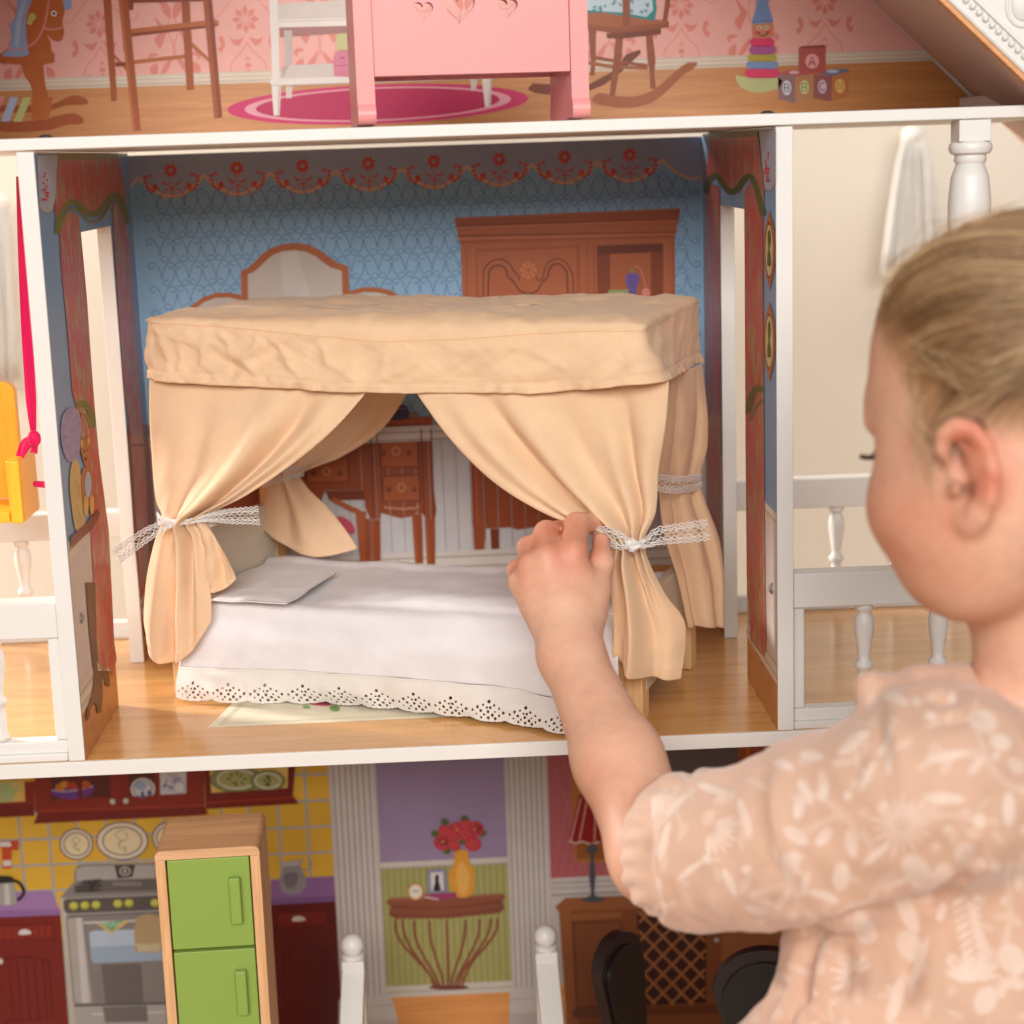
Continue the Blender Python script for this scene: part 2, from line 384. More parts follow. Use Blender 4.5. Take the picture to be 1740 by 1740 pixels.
for px, py in ((78, 239), (1304, 191)):
    q = P(px, py, y=0.012); bolt((q[0], 0.012, ZA1), 3, attic_floor, DARKM, 0.0042)

# ---------------------------------------------------------------- balcony railings and posts
def bal_profile(h, r):
    return [(r*0.86, 0), (r*0.86, h*0.04), (r*0.62, h*0.10), (r*0.74, h*0.24), (r*0.60, h*0.30), (r*0.56, h*0.34), (r*0.88, h*0.365), (r*0.95, h*0.39), (r*0.88, h*0.415), (r*0.58, h*0.44),
            (r*0.62, h*0.50), (r*0.80, h*0.62), (r*0.98, h*0.73), (r*1.0, h*0.80), (r*0.90, h*0.87), (r*0.62, h*0.905), (r*0.66, h*0.92), (r*0.92, h*0.945), (r*0.92, h*0.97), (r*0.86, h*1.0)]
def railing(x0, x1, y, zb, zt, trail, brail, bals, r, depth=0.011, stile=None):
    b = MB()
    b.box((x0, y-0.002, zt-trail), (x1, y+depth+0.002, zt)); b.box((x0, y, zb), (x1, y+depth, zb+brail))
    b.box((x0, y-0.0035, zb), (x1, y+depth+0.0035, zb+brail*0.42))
    if stile:
        for sx in stile: b.box((sx, y+0.0005, zb+brail), (sx+0.0075, y+depth-0.0005, zt-trail))
    rl = b.build('railing', WHITE, house, bevel=0.0012)
    h = zt-trail-zb-brail
    bm = MB().lathe(bal_profile(h, r), (0, 0, 0), 20).mesh('baluster'); bm.materials.append(WHITE); bm.polygons.foreach_set('use_smooth', [True]*len(bm.polygons))
    inv = WM(rl).inverted()
    for x in bals:
        o = bpy.data.objects.new('baluster', bm); COL.objects.link(o); o.parent = rl; o.location = inv @ Vector((x, y+depth/2, zb+brail))
Y1 = 0.004
def pz(px, py, y): return P(px, py, y=y)[2]
def pxx(px, py, y): return P(px, py, y=y)[0]
# right front, right rear, left front, left rear
railing(W+T+0.0003, XR-0.01, Y1, 0.0004, pz(1400, 972, Y1), pz(1400, 972, Y1)-pz(1400, 1031, Y1), 0.0125, [pxx(1468, 1090, Y1+.006)+0.0465*k for k in range(5)], 0.0062, stile=(W+T+0.0003,))
YR = D-0.016
sp = 0.0465
railing(W+0.012, XR-0.01, YR, 0.0004, pz(1400, 812, YR), pz(1400, 812, YR)-pz(1400, 862, YR), 0.0125, [pxx(1421, 900, YR+.006)+sp*k for k in range(5)], 0.0062)
railing(XL+0.01, -T-0.0003, Y1, 0.0004, pz(60, 1022, Y1), pz(60, 1022, Y1)-pz(60, 1085, Y1), 0.0125, [pxx(-4, 1180, Y1+.006)-sp*k for k in range(5)], 0.0062, stile=(-T-0.0078,))
railing(XL+0.01, -0.012, YR, 0.0004, pz(40, 875, YR), pz(40, 875, YR)-pz(40, 920, YR), 0.0125, [pxx(41, 970, YR+.006)-sp*k for k in range(5)], 0.0062)
def column(x, y):
    h = ZA0-0.0005
    b = MB(); b.box((x-.0094, y-.0094, h-0.0125), (x+.0094, y+.0094, h)); zr0 = pz(1400, 972, Y1)+.0004; b.box((x-.0088, y-.0065, zr0), (x+.0088, y+.0065, zr0+.012))
    prof = [(.0080, zr0+.012), (.0105, zr0+.014), (.0105, zr0+.018), (.0080, zr0+.021), (.0072, zr0+.05), (.0075, 0.20), (.0092, 0.245), (.0112, 0.28), (.0126, 0.310), (.0126, 0.322), (.0112, 0.336), (.0085, 0.3435),
            (.0083, 0.3440), (.0096, 0.3460), (.0092, 0.3492), (.0118, 0.3502), (.0127, 0.3525), (.0127, 0.3545), (.0118, 0.3565), (.0085, 0.3575)]
    b.lathe(prof, (x, y, 0), 28)
    b.build('balcony_column', WHITE, house, bevel=0.0008)
qc = P(1648, 300, y=0.010); column(qc[0], 0.010); column(-(qc[0]-W), 0.010)

# ---------------------------------------------------------------- stair rails in the lower hall
for px, py, sx in ((599, 1606, -1), (927, 1591, 1)):
    yb = 0.20
    q = P(px, py, y=yb); b = MB()
    b.box((q[0]-.0085, yb-.0085, ZL+0.0006), (q[0]+.0085, yb+.0085, q[2]-0.010)); b.lathe([(0.006, -0.011), (0.0085, -0.010), (0.0085, -0.0075), (0.0055, -0.0065)], q, 20)
    # sloping hand rail coming forward and down
    zt = q[2]-0.016; ln = 0.165
    vs = []
    for (dy, dz) in ((-0.006, 0), (-ln, -0.115)):
        for (dx, d2) in ((-.0085, 0), (.0085, 0), (.0085, -0.014), (-.0085, -0.014)):
            vs.append((q[0]+dx+sx*(0.022 if dy < -0.1 else 0)*0.2, yb+dy, zt+dz+d2))
    b.add(vs, [(0, 1, 5, 4), (1, 2, 6, 5), (2, 3, 7, 6), (3, 0, 4, 7), (3, 2, 1, 0), (4, 5, 6, 7)])
    rail = b.build('stair_rail', WHITE, house, bevel=0.001)
    bb = MB().ball(q, 0.0088, 24); bb.build('newel_ball', WHITE, rail, smooth=True)
    bal = MB()
    for k in range(4):
        yy = yb-0.035-0.035*k; zz = zt-0.014-0.115*(yb-yy-.006)/(ln-.006); m2 = MB(); m2.lathe(bal_profile(zz-ZL-0.0012, 0.0045), (q[0], yy, ZL+0.0006), 14)
        m2.build('baluster', WHITE, rail, smooth=True)
# ---------------------------------------------------------------- flat prints on the boards (ink-thin sheets lying on each board)
class Art:
    def __init__(s, parent, gain=1.0, lay0=1, **plane):
        s.parent = parent; s.plane = plane; s.gain = gain; s.k = lay0; s.cnt = 0; s.fr = (0, 0, 1); s.mb = MB()
        ax = list(plane)[0]; v = plane[ax]
        s.n = {'x': np.array([1.0 if v < 0.2 else -1.0, 0, 0]), 'y': np.array([0, -1.0, 0]), 'z': np.array([0, 0, 1.0])}[ax]
    def frame(s, ox, oy, sc): s.fr = (ox, oy, sc); return s
    def lift(s):
        # every piece of ink lies a hair above the one before it
        s.cnt += 1; return 0.00003*(s.k+0.02*(s.cnt % 40))
    def w(s, p): return P(s.fr[0]+p[0]/s.fr[2], s.fr[1]+p[1]/s.fr[2], **s.plane)
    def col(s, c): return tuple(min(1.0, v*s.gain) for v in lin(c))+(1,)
    def tri(s, pts3, c, holes=()):
        off = s.n*s.lift()
        ax = [i for i in range(3) if abs(s.n[i]) < 0.5]
        loops = [list(pts3)]+[list(h) for h in holes]; flat = [q for l in loops for q in l]
        t = tessellate_polygon([[Vector((q[ax[0]], q[ax[1]], 0)) for q in l] for l in loops])
        fs = []
        for f in t:
            a, b, d = (np.array(flat[i]) for i in f)
            fs.append(tuple(f) if np.cross(b-a, d-a)@s.n > 0 else tuple(reversed(f)))
        s.mb.add([np.array(q)+off for q in flat], fs, 0, s.col(c))
    def poly(s, c, pts, smooth=0, up=True):
        if up: s.k += 1
        if smooth: pts = spline(pts, len(pts)*smooth, True)
        s.tri([s.w(p) for p in pts], c); return s
    def wpoly(s, c, pts3): s.k += 1; s.tri(pts3, c); return s
    def line(s, c, pts, wd, smooth=0, closed=False, up=True):
        if up: s.k += 1
        p = np.array(pts, float)
        if smooth: p = spline(p, len(p)*smooth, closed)
        if closed: p = np.vstack([p, p[:1], p[1:2]])
        t = np.gradient(p, axis=0); t /= np.linalg.norm(t, axis=1)[:, None]+1e-9; n = np.stack([-t[:, 1], t[:, 0]], 1)*wd/2
        off = s.n*s.lift()
        A = [s.w(q)+off for q in p+n]; B = [s.w(q)+off for q in p-n]; k = len(p)
        fs = []
        for i in range(k-1):
            f = (i, i+1, k+i+1, k+i)
            fs.append(f)
        vs = A+B
        if np.cross(np.array(vs[1])-vs[0], np.array(vs[k])-vs[0])@s.n < 0: fs = [tuple(reversed(f)) for f in fs]
        s.mb.add(vs, fs, 0, s.col(c)); return s
    def ell(s, c, x, y, rx, ry, n=24, rot=0.0, up=True):
        a = np.linspace(0, 2*math.pi, n, endpoint=False); ca, sa = math.cos(rot), math.sin(rot)
        return s.poly(c, [(x+rx*math.cos(t)*ca-ry*math.sin(t)*sa, y+rx*math.cos(t)*sa+ry*math.sin(t)*ca) for t in a], up=up)
    def ring(s, c, x, y, rx, ry, wd, n=32):
        a = np.linspace(0, 2*math.pi, n, endpoint=False); return s.line(c, [(x+rx*math.cos(t), y+ry*math.sin(t)) for t in a], wd, closed=True)
    def text(s, c, ch, x, y, h, wd):
        G = {'A': [[(-.35, .5), (0, -.5), (.35, .5)], [(-.2, .15), (.2, .15)]], 'B': [[(-.3, -.5), (-.3, .5), (.1, .5), (.3, .38), (.3, .12), (.1, 0), (-.3, 0)], [(-.3, -.5), (.08, -.5), (.25, -.38), (.25, -.12), (.08, 0)]],
             'C': [[(.3, -.32), (.1, -.5), (-.12, -.5), (-.32, -.25), (-.32, .25), (-.12, .5), (.1, .5), (.3, .32)]], 'N': [[(-.3, .5), (-.3, -.5), (.3, .5), (.3, -.5)]]}
        for i, st in enumerate(G[ch]): s.line(c, [(x+a*h, y+b*h) for a, b in st], wd, up=(i == 0))
        return s
    def done(s, name, m=None): return s.mb.build(name, m or PRINT, s.parent)
def flower(a, c, x, y, r, n=8, cc=None, up=True):
    for k in range(n):
        t = 2*math.pi*k/n+0.2; u = (math.cos(t), math.sin(t)); v = (-u[1], u[0])
        a.poly(c, [(x+u[0]*r*.25-v[0]*r*.08, y+u[1]*r*.25-v[1]*r*.08), (x+u[0]*r*.65-v[0]*r*.24, y+u[1]*r*.65-v[1]*r*.24), (x+u[0]*r, y+u[1]*r), (x+u[0]*r*.65+v[0]*r*.24, y+u[1]*r*.65+v[1]*r*.24), (x+u[0]*r*.25+v[0]*r*.08, y+u[1]*r*.25+v[1]*r*.08)], up=(up and k == 0))
    a.ring(c, x, y, r*.3, r*.3, r*.16, 12)
    if cc: a.ell(cc, x, y, r*.2, r*.2, 10)

# ======================= attic nursery wall
PA = D
a = Art(back_attic, 1.0, y=PA)
xa = xe
def atx(z): return pb0[0]+(z-pb0[2])/SL
zt = 0.60
fl = P(0, 160, y=PA)[2]; fl2 = P(1590, 98, y=PA)[2]; zb_ = (fl+fl2)/2          # top of the printed floor
bb_ = P(0, 140, y=PA)[2]*0.5+P(1590, 78, y=PA)[2]*0.5
PINKW = (238, 178, 166); PINKM = (226, 140, 126)
a.wpoly(PINKW, [(W-atx(bb_)+.002, PA, bb_), (atx(bb_)-.002, PA, bb_), (atx(zt)-.002, PA, zt), (W-atx(zt)+.002, PA, zt)])
# damask motifs in wall units (metres)
def wl(a, c, pts, wd, smooth=3):
    """stroke given in wall coordinates (x, z)"""
    p = spline(pts, len(pts)*smooth) if smooth else np.array(pts, float)
    t = np.gradient(p, axis=0); t /= np.linalg.norm(t, axis=1)[:, None]+1e-9; n = np.stack([-t[:, 1], t[:, 0]], 1)*wd/2
    off = a.lift(); k = len(p); vs = [(q[0], PA-off, q[1]) for q in p+n]+[(q[0], PA-off, q[1]) for q in p-n]
    a.mb.add(vs, [(k+i, k+i+1, i+1, i) for i in range(k-1)], 0, a.col(c))
def wp(a, c, pts, smooth=3):
    p = spline(pts, len(pts)*smooth, True) if smooth else pts
    a.tri([(q[0], PA, q[1]) for q in p], c)
a.k += 1
u0 = P(417, 33, y=PA); per = (P(417+124, 28, y=PA)[0]-u0[0])
def damask(x, z, kind):
    m = per/124.0*1.08
    for sg in (-1, 1):
        X = lambda q: [(x+sg*i*m, z-j*m) for i, j in q]
        if kind == 0:
            wp(a, PINKM, X([(4, 26), (12, 40), (22, 36), (26, 26), (22, 30), (14, 30), (8, 28)]))
            wp(a, PINKM, X([(38, 24), (34, 38), (42, 50), (46, 42), (40, 38), (44, 28)]))
            wl(a, PINKM, X([(0, 34), (10, 50), (26, 66), (28, 84), (20, 92)]), 1.6*m)
            wl(a, PINKM, X([(16, -36), (30, -20), (44, -4), (58, -6), (62, -16)]), 1.4*m)
            wp(a, PINKM, X([(8, 84), (22, 78), (34, 84), (38, 90), (24, 86), (12, 90)]))
        else:
            wp(a, PINKM, X([(10, 14), (18, 2), (28, -8), (20, 14), (30, 26), (22, 40), (16, 30)]))
            wp(a, PINKM, X([(4, 52), (14, 62), (20, 70), (26, 86), (16, 78), (8, 68)]))
            wl(a, PINKM, X([(4, 60), (-2, 40), (8, 16), (4, -14), (20, -34)]), 1.5*m)
            wp(a, PINKM, X([(24, 50), (36, 46), (42, 54), (34, 60), (36, 54)]))
            wp(a, PINKM, X([(2, -20), (9, -30), (16, -24), (12, -12), (2, -4)])); wl(a, PINKM, X([(2, -60), (16, -50), (22, -34), (14, -26)]), 1.6*m); wp(a, PINKM, X([(28, 62), (40, 70), (36, 84), (28, 78)]))
            for q in range(5): wp(a, PINKM, X([(10+q*5, -18-q*7), (15+q*5, -20-q*7), (13+q*5, -24-q*7)]), 0)
    if kind == 0:
        fx = []
        for q in range(8):
            t = q*math.pi/4; u = (math.cos(t), math.sin(t)); v = (-u[1], u[0])
            wp(a, PINKM, [(x+(u[0]*8-v[0]*2)*m, z+(u[1]*8-v[1]*2)*m), (x+(u[0]*14-v[0]*5)*m, z+(u[1]*14-v[1]*5)*m), (x+u[0]*22*m, z+u[1]*22*m), (x+(u[0]*14+v[0]*5)*m, z+(u[1]*14+v[1]*5)*m), (x+(u[0]*8+v[0]*2)*m, z+(u[1]*8+v[1]*2)*m)], 0)
        wl(a, PINKM, [(x+6*m*math.cos(t), z+6*m*math.sin(t)) for t in np.linspace(0, 6.3, 14)], 1.5*m, 0)
        wp(a, PINKM, [(x, z-56*m), (x-6*m, z-64*m), (x, z-60*m), (x+6*m, z-64*m)], 0); wp(a, PINKM, [(x+5*m*math.cos(t), z-(70+4*math.sin(t))*m) for t in np.linspace(0, 6, 9)], 0); wp(a, PINKM, [(x+3*m*math.cos(t), z-(79+3*math.sin(t))*m) for t in np.linspace(0, 6, 8)], 0)
for i in range(-6, 12):
    for j in range(-1, 1):
        xx, zz = u0[0]+per*i, u0[2]-0.085*j
        if -0.18 < xx and abs(xx-W/2)-0.012 < (atx(zz)-W/2) and zz < 0.56: damask(xx, zz, i % 2)
a.done('wallpaper_print')
# skirting board of the print
a = Art(back_attic, 1.0, lay0=5, y=PA)
hb = bb_-zb_
for q, c in ((0, (214, 198, 178)), (.22, (232, 218, 200)), (.34, (196, 178, 158)), (.42, (222, 206, 186)), (.74, (190, 172, 152)), (.82, (216, 200, 180))):
    z1 = bb_-q*hb; a.wpoly(c, [(W-atx(zb_)+.004, PA, zb_), (atx(zb_)-.004, PA, zb_), (atx(zb_)-.004, PA, z1), (W-atx(zb_)+.004, PA, z1)])
a.done('skirting_print')
b = MB(); b.add([(W-xe+.004, PA-.0004, ZA1+.001), (xe-.006, PA-.0004, ZA1+.001), (atx(zb_)-.004, PA-.0004, zb_), (W-atx(zb_)+.004, PA-.0004, zb_)], [(0, 1, 2, 3)]); b.build('wood_floor_print', FLOORW2, back_attic)

LA = dict(lay0=16, y=PA)
a = Art(back_attic, **LA).frame(642, 177, 1)                                     # rug
for c, k in (((204, 52, 104), 1.0), ((228, 160, 172), .885), ((186, 42, 88), .81)): a.ell(c, 0, 0, 256*k, 33.5*k-(0 if k == 1 else 1), 48, rot=-0.04)
a.done('rug_print')
B1, B2, B3 = (166, 86, 46), (188, 108, 62), (140, 66, 36)
a = Art(back_attic, **LA).frame(0, 0, 2.9)                                       # rocking horse
HB = (190, 104, 52)
a.poly(B1, [(0, 585), (80, 600), (200, 590), (330, 560), (380, 562), (415, 590), (395, 612), (330, 615), (250, 640), (120, 650), (0, 645)], 3)
a.poly(B1, [(0, 520), (130, 520), (250, 515), (330, 480), (380, 470), (430, 490), (425, 515), (330, 520), (240, 545), (130, 555), (0, 552)], 3)
for c, p in (((226, 150, 160), [(0, 475), (25, 475), (0, 535)]), ((176, 190, 214), [(52, 478), (92, 480), (46, 600), (4, 598)]), ((196, 200, 130), [(116, 480), (155, 480), (106, 600), (66, 600)])): a.poly(c, p)
a.poly(HB, [(108, 318), (214, 318), (222, 400), (238, 480), (262, 478), (255, 520), (240, 592), (155, 590), (160, 450), (148, 410), (122, 378)])
a.poly(HB, [(-200, 280), (0, 268), (40, 240), (130, 220), (128, 120), (150, 30), (165, -40), (300, -60), (312, 0), (320, 60), (308, 105), (318, 160), (308, 195), (290, 206), (262, 198), (232, 174), (250, 205), (254, 250), (272, 268), (268, 306), (200, 325), (0, 312), (-200, 316)])
a.poly(B2, [(140, 270), (270, 268), (266, 285), (140, 292)])
MN = (150, 172, 208)
a.poly(MN, [(95, -30), (170, -30), (134, 60), (128, 150), (138, 240), (134, 275), (24, 278), (20, 262), (44, 240), (56, 190), (52, 130), (80, 70)], 3)
a.poly((176, 194, 222), [(110, 10), (130, 10), (108, 90), (100, 180), (86, 240), (74, 190), (84, 90)], 3); a.poly(MN, [(312, -20), (350, 0), (352, 40), (325, 48), (314, 20)], 3)
a.line((226, 150, 140), [(243, -5), (232, 70), (215, 140), (180, 200), (130, 236), (80, 246), (30, 240)], 8, 4); a.line((226, 150, 140), [(215, 138), (262, 146), (314, 134)], 8, 4)
a.ell((245, 240, 230), 267, 67, 14, 14); a.ell((40, 26, 20), 267, 67, 8, 8); a.ell((200, 196, 110), 160, 84, 18, 20); a.ell((200, 196, 110), 148, 108, 14, 16)
a.done('rocking_horse_print')
a = Art(back_attic, **LA).frame(0, 0, 2.9)                                       # high chair
a.poly(B2, [(538, 255), (548, 250), (640, 345), (632, 362)]); a.poly(B2, [(660, 297), (915, 268), (918, 286), (660, 316)]); a.poly(B3, [(568, 308), (622, 305), (622, 326), (570, 328)]); a.poly(B2, [(938, 200), (1032, 288), (1030, 308), (940, 228)])
a.poly(B1, [(505, -60), (545, -60), (578, 496), (549, 501)]); a.poly(B1, [(890, -60), (932, -60), (957, 442), (920, 446)])
a.poly(B3, [(600, -40), (1000, -40), (1000, 6), (660, 14), (656, 50), (632, 50), (628, 14)])
a.poly(B2, [(610, 148), (1055, 96), (1078, 104), (1078, 126), (1060, 132), (628, 182)]); a.poly(B3, [(616, 168), (1070, 120), (1060, 132), (628, 182)])
a.poly(B1, [(578, -60), (626, -60), (695, 642), (656, 648)]); a.poly(B2, [(578, -60), (596, -60), (668, 646), (656, 648)]); a.poly(B1, [(996, -60), (1040, -60), (1096, 578), (1056, 584)]); a.poly(B3, [(1020, -60), (1040, -60), (1096, 578), (1076, 582)])
a.done('high_chair_print')
a = Art(back_attic, **LA).frame(0, 0, 2.9)                                       # changing table
WW, WG, WD = (232, 222, 214), (212, 200, 190), (196, 182, 172)
a.poly((168, 118, 112), [(1378, 134), (1740, 124), (1740, 160), (1380, 184)])
a.poly(WD, [(1400, 150), (1440, 150), (1440, 335), (1404, 335)])
a.poly(WG, [(1366, 18), (1900, -10), (1900, 90), (1366, 96)]); a.poly(WW, [(1366, 96), (1900, 84), (1900, 122), (1372, 136)]); a.line(WD, [(1372, 106), (1900, 94)], 4)
a.poly(WG, [(1420, 322), (1900, 300), (2440, 300), (2440, 366), (1385, 394)]); a.poly((186, 170, 158), [(1390, 330), (1425, 322), (1390, 390)])
a.poly(WW, [(1326, -40), (1368, -40), (1380, 396), (1342, 400)])
a.poly(WG, [(1408, 428), (1442, 426), (1438, 482), (1412, 486)]); a.poly(WG, [(2317, 385), (2352, 383), (2346, 445), (2322, 448)])
a.poly(WW, [(1324, 402), (1340, 390), (1740, 376), (2324, 366), (2434, 360), (2446, 372), (2430, 388), (1740, 408), (1346, 426)]); a.line(WD, [(1346, 422), (2430, 386)], 5)
a.poly(WW, [(1338, 424), (1386, 424), (1378, 568), (1350, 570)]); a.poly(WW, [(2374, 388), (2424, 386), (2418, 525), (2390, 528)]); a.line(WD, [(1378, 424), (1372, 566)], 8); a.line(WD, [(2418, 388), (2412, 524)], 8)
a.poly((200, 196, 140), [(1655, 170), (1720, 165), (1720, 246), (1660, 248)]); a.poly((214, 128, 150), [(1650, 256), (1720, 246), (1722, 380), (1648, 376), (1640, 300)]); a.line((180, 90, 116), [(1645, 326), (1720, 320)], 4); a.line((150, 70, 96), [(1676, 286), (1700, 284)], 6)
a.done('changing_table_print')
a = Art(back_attic, **LA).frame(560, 0, 2.9)                                     # rocking chair
R1, R2, R3 = (150, 82, 50), (168, 98, 62), (124, 64, 40)
a.poly(R3, [(975, 440), (1000, 410), (1100, 416), (1250, 430), (1400, 350), (1460, 270), (1528, 244), (1534, 262), (1440, 352), (1350, 420), (1240, 462), (1070, 466), (1010, 458)])
a.poly(R1, [(1275, 145), (1312, 148), (1312, 300), (1305, 372), (1284, 372), (1288, 300)]); a.line(R2, [(1265, 308), (1400, 330), (1568, 336)], 18); a.line(R1, [(1312, 285), (1400, 300), (1568, 325)], 16)
a.poly(R1, [(1558, 172), (1590, 170), (1598, 230), (1606, 300), (1600, 360), (1608, 436), (1580, 438), (1578, 360), (1566, 300)])
a.poly(R2, [(1293, 490), (1330, 458), (1400, 470), (1500, 475), (1600, 440), (1740, 322), (1790, 308), (1812, 312), (1790, 340), (1740, 372), (1640, 470), (1560, 516), (1450, 532), (1330, 516)], 3)
a.poly(R1, [(1410, 188), (1446, 188), (1440, 270), (1430, 330), (1420, 390), (1405, 472), (1380, 472), (1386, 390), (1396, 320)]); a.line(R2, [(1398, 250), (1442, 250)], 5); a.line(R2, [(1392, 380), (1420, 380)], 5); a.line(R2, [(1568, 240), (1602, 240)], 5)
a.poly(R3, [(1365, 165), (1632, 140), (1632, 168), (1420, 192), (1365, 186)])
a.poly(R2, [(1240, 60), (1420, 60), (1600, 95), (1672, 104), (1670, 134), (1420, 166), (1240, 138)]); a.poly(R1, [(1240, 118), (1420, 138), (1670, 110), (1670, 134), (1420, 166), (1240, 138)])
a.poly((44, 142, 142), [(1230, -30), (1600, -40), (1612, 40), (1600, 102), (1480, 84), (1350, 62), (1240, 66)]); a.poly((196, 216, 224), [(1230, -30), (1586, -40), (1594, 50), (1560, 84), (1440, 62), (1240, 50)])
rr = random.Random(3)
for k in range(26): a.ell((70, 150, 150) if k % 2 else (110, 150, 170), 1290+rr.random()*280, -5+rr.random()*66, 5+rr.random()*9, 3+rr.random()*5, 7, rr.random()*3)
a.poly(R1, [(1440, -50), (1480, -50), (1478, 116), (1446, 130)]); a.poly(R1, [(1660, -50), (1686, -50), (1662, 100), (1640, 102)])
a.done('rocking_chair_print')
a = Art(back_attic, **LA).frame(1140, 0, 2.9)                                    # stacking toy
a.poly((190, 194, 136), [(320, 372), (360, 378), (532, 384), (534, 430), (500, 446), (450, 456), (390, 452), (335, 420)], 3)
for c, x0, x1, y0, y1 in (((222, 66, 106), 362, 536, 334, 385), ((126, 152, 196), 369, 529, 299, 340), ((184, 166, 70), 376, 523, 264, 305), ((176, 92, 150), 383, 517, 225, 268), ((224, 66, 108), 387, 511, 187, 230)):
    yc = (y0+y1)/2; r = (y1-y0)/2
    a.poly(c, [(x0, yc), (x0+r*.4, y0+r*.3), (x0+r, y0), (x1-r, y0), (x1-r*.4, y0+r*.3), (x1, yc), (x1-r*.4, y1-r*.3), (x1-r, y1), (x0+r, y1), (x0+r*.4, y1-r*.3)], 2); a.line(tuple(v*.8 for v in c), [(x0+r, y1-3), (x1-r, y1-3)], 5)
a.poly((206, 138, 100), [(403, 116), (500, 114), (502, 160), (494, 184), (410, 187), (402, 160)], 2)
a.poly((120, 146, 188), [(428, -30), (470, -30), (485, 40), (500, 95), (502, 112), (400, 120), (398, 100), (414, 60)])
a.line((96, 120, 160), [(400, 108), (502, 102)], 5)
for x in (436, 468): a.ell((250, 240, 200), x, 137, 10, 10); a.ell((50, 30, 20), x, 137, 6, 6)
a.ell((224, 90, 90), 424, 162, 13, 11); a.ell((224, 90, 90), 480, 158, 13, 11); a.line((80, 30, 24), [(428, 160), (442, 174), (456, 177), (468, 172), (478, 158)], 5, 3)
a.done('stacking_toy_print')
a = Art(back_attic, **LA).frame(1140, 0, 2.9)                                    # letter blocks
a.poly((150, 118, 118), [(527, 365), (612, 376), (612, 508), (529, 490)]); a.poly((190, 136, 96), [(612, 376), (706, 364), (700, 490), (612, 508)]); a.poly((186, 96, 96), [(527, 365), (560, 350), (640, 343), (706, 364), (612, 376)])
a.poly((160, 96, 92), [(703, 365), (795, 374), (790, 500), (700, 485)]); a.poly((196, 124, 74), [(795, 374), (880, 350), (875, 474), (790, 500)]); a.poly((110, 122, 150), [(720, 362), (762, 345), (868, 338), (880, 350), (795, 374)])
a.poly((184, 92, 84), [(628, 238), (762, 234), (762, 360), (628, 364)]); a.poly((150, 70, 64), [(628, 238), (642, 228), (752, 222), (762, 234)])
a.ell((238, 170, 168), 695, 302, 34, 36); a.text((170, 50, 60), 'A', 695, 302, 44, 7)
for x, y, rx, ry, c, tc, ch in ((570, 433, 22, 36, (226, 222, 224), (96, 100, 130), 'B'), (657, 430, 21, 34, (216, 216, 160), (130, 140, 70), 'B'), (745, 427, 21, 34, (220, 200, 214), (150, 80, 110), 'C'), (832, 424, 24, 36, (232, 186, 110), (190, 120, 50), 'N')):
    a.ell(c, x, y, rx, ry); a.text(tc, ch, x, y, 38, 6)
a.ell((230, 180, 186), 606, 357, 26, 8); a.ell((190, 200, 216), 796, 352, 30, 8)
a.done('letter_blocks_print')

# ======================= blue bedroom wall
PM = D
a = Art(back_mid, 1.0, y=PM)
BLUE = (146, 186, 216); VAL = (166, 173, 196); INK = (56, 98, 168); CORAL = (214, 84, 72)
zt = H-0.0019
zr = P(740, 722, y=PM)[2]                                                      # chair rail
a.wpoly(BLUE, [(0.0004, PM, zr), (W-.0004, PM, zr), (W-.0004, PM, zt), (0.0004, PM, zt)])
# scroll pattern, drawn in wall units
c0 = np.array([0.1211, D, 0.3289]); pr = 0.02045; row = 0.0179
a.k += 1
def scroll(x, z, up):
    m = pr/185.0; s2 = 1 if up else -1
    for sg in (-1, 1):
        q = [(3, 0), (5, 22), (10, 46), (20, 72), (36, 96), (56, 110), (78, 106), (88, 88), (78, 72), (62, 70), (50, 82)] if up else [(3, 0), (5, 24), (11, 50), (22, 76), (40, 98), (60, 108), (80, 104), (88, 86), (76, 70), (58, 72), (46, 86)]
        wl(a, INK, [(x+sg*i*m, z+s2*j*m) for i, j in q], 0.00048, 3)
nx0 = int((c0[0])/pr)+1; nrow = int((zt-c0[2])/row)+1
for j in range(-3, int((c0[2]-zr)/row)+1):
    for i in range(-nx0-1, int(W/pr)+2):
        x, z = c0[0]+i*pr, c0[2]-j*row
        if 0.011 < x < W-0.011 and zr+0.002 < z < 0.345: scroll(x, z, True)
        x += pr/2; z += row*0.37
        if 0.011 < x < W-0.011 and zr+0.013 < z < 0.350: scroll(x, z, False)
a.done('wallpaper_print')
# scalloped border
a = Art(back_mid, 1.0, lay0=6, y=PM)
p0, p1 = P(235.5, 306, y=PM), P(347, 300.5, y=PM); per2 = p1[0]-p0[0]; zc = (P(570, 296-.5, y=PM)[2]+P(1125, 270, y=PM)[2]+P(347, 300.5, y=PM)[2])/3
zc = 0.3515; dp = 0.0154; p0 = np.array([0.0064, D, zc]); per2 = 0.0492
xs = [0.0006]; pts = []
def scz(x):
    t = ((x-p0[0])/per2) % 1.0; return zc-dp*(1-abs(2*t-1)**1.75)**0.92
X = np.linspace(0.0006, W-0.0006, 400)
a.k += 1
off = 0.00003*a.k; vs = []; fs = []
for i, x in enumerate(X): vs += [(x, PM-off, zt), (x, PM-off, scz(x))]
for i in range(len(X)-1): fs.append((2*i, 2*i+1, 2*i+3, 2*i+2))
a.mb.add(vs, fs, 0, a.col(VAL)); a.k += 1
wl(a, (232, 186, 150), [(x, scz(x)) for x in X], 0.0020, 0); a.k += 1
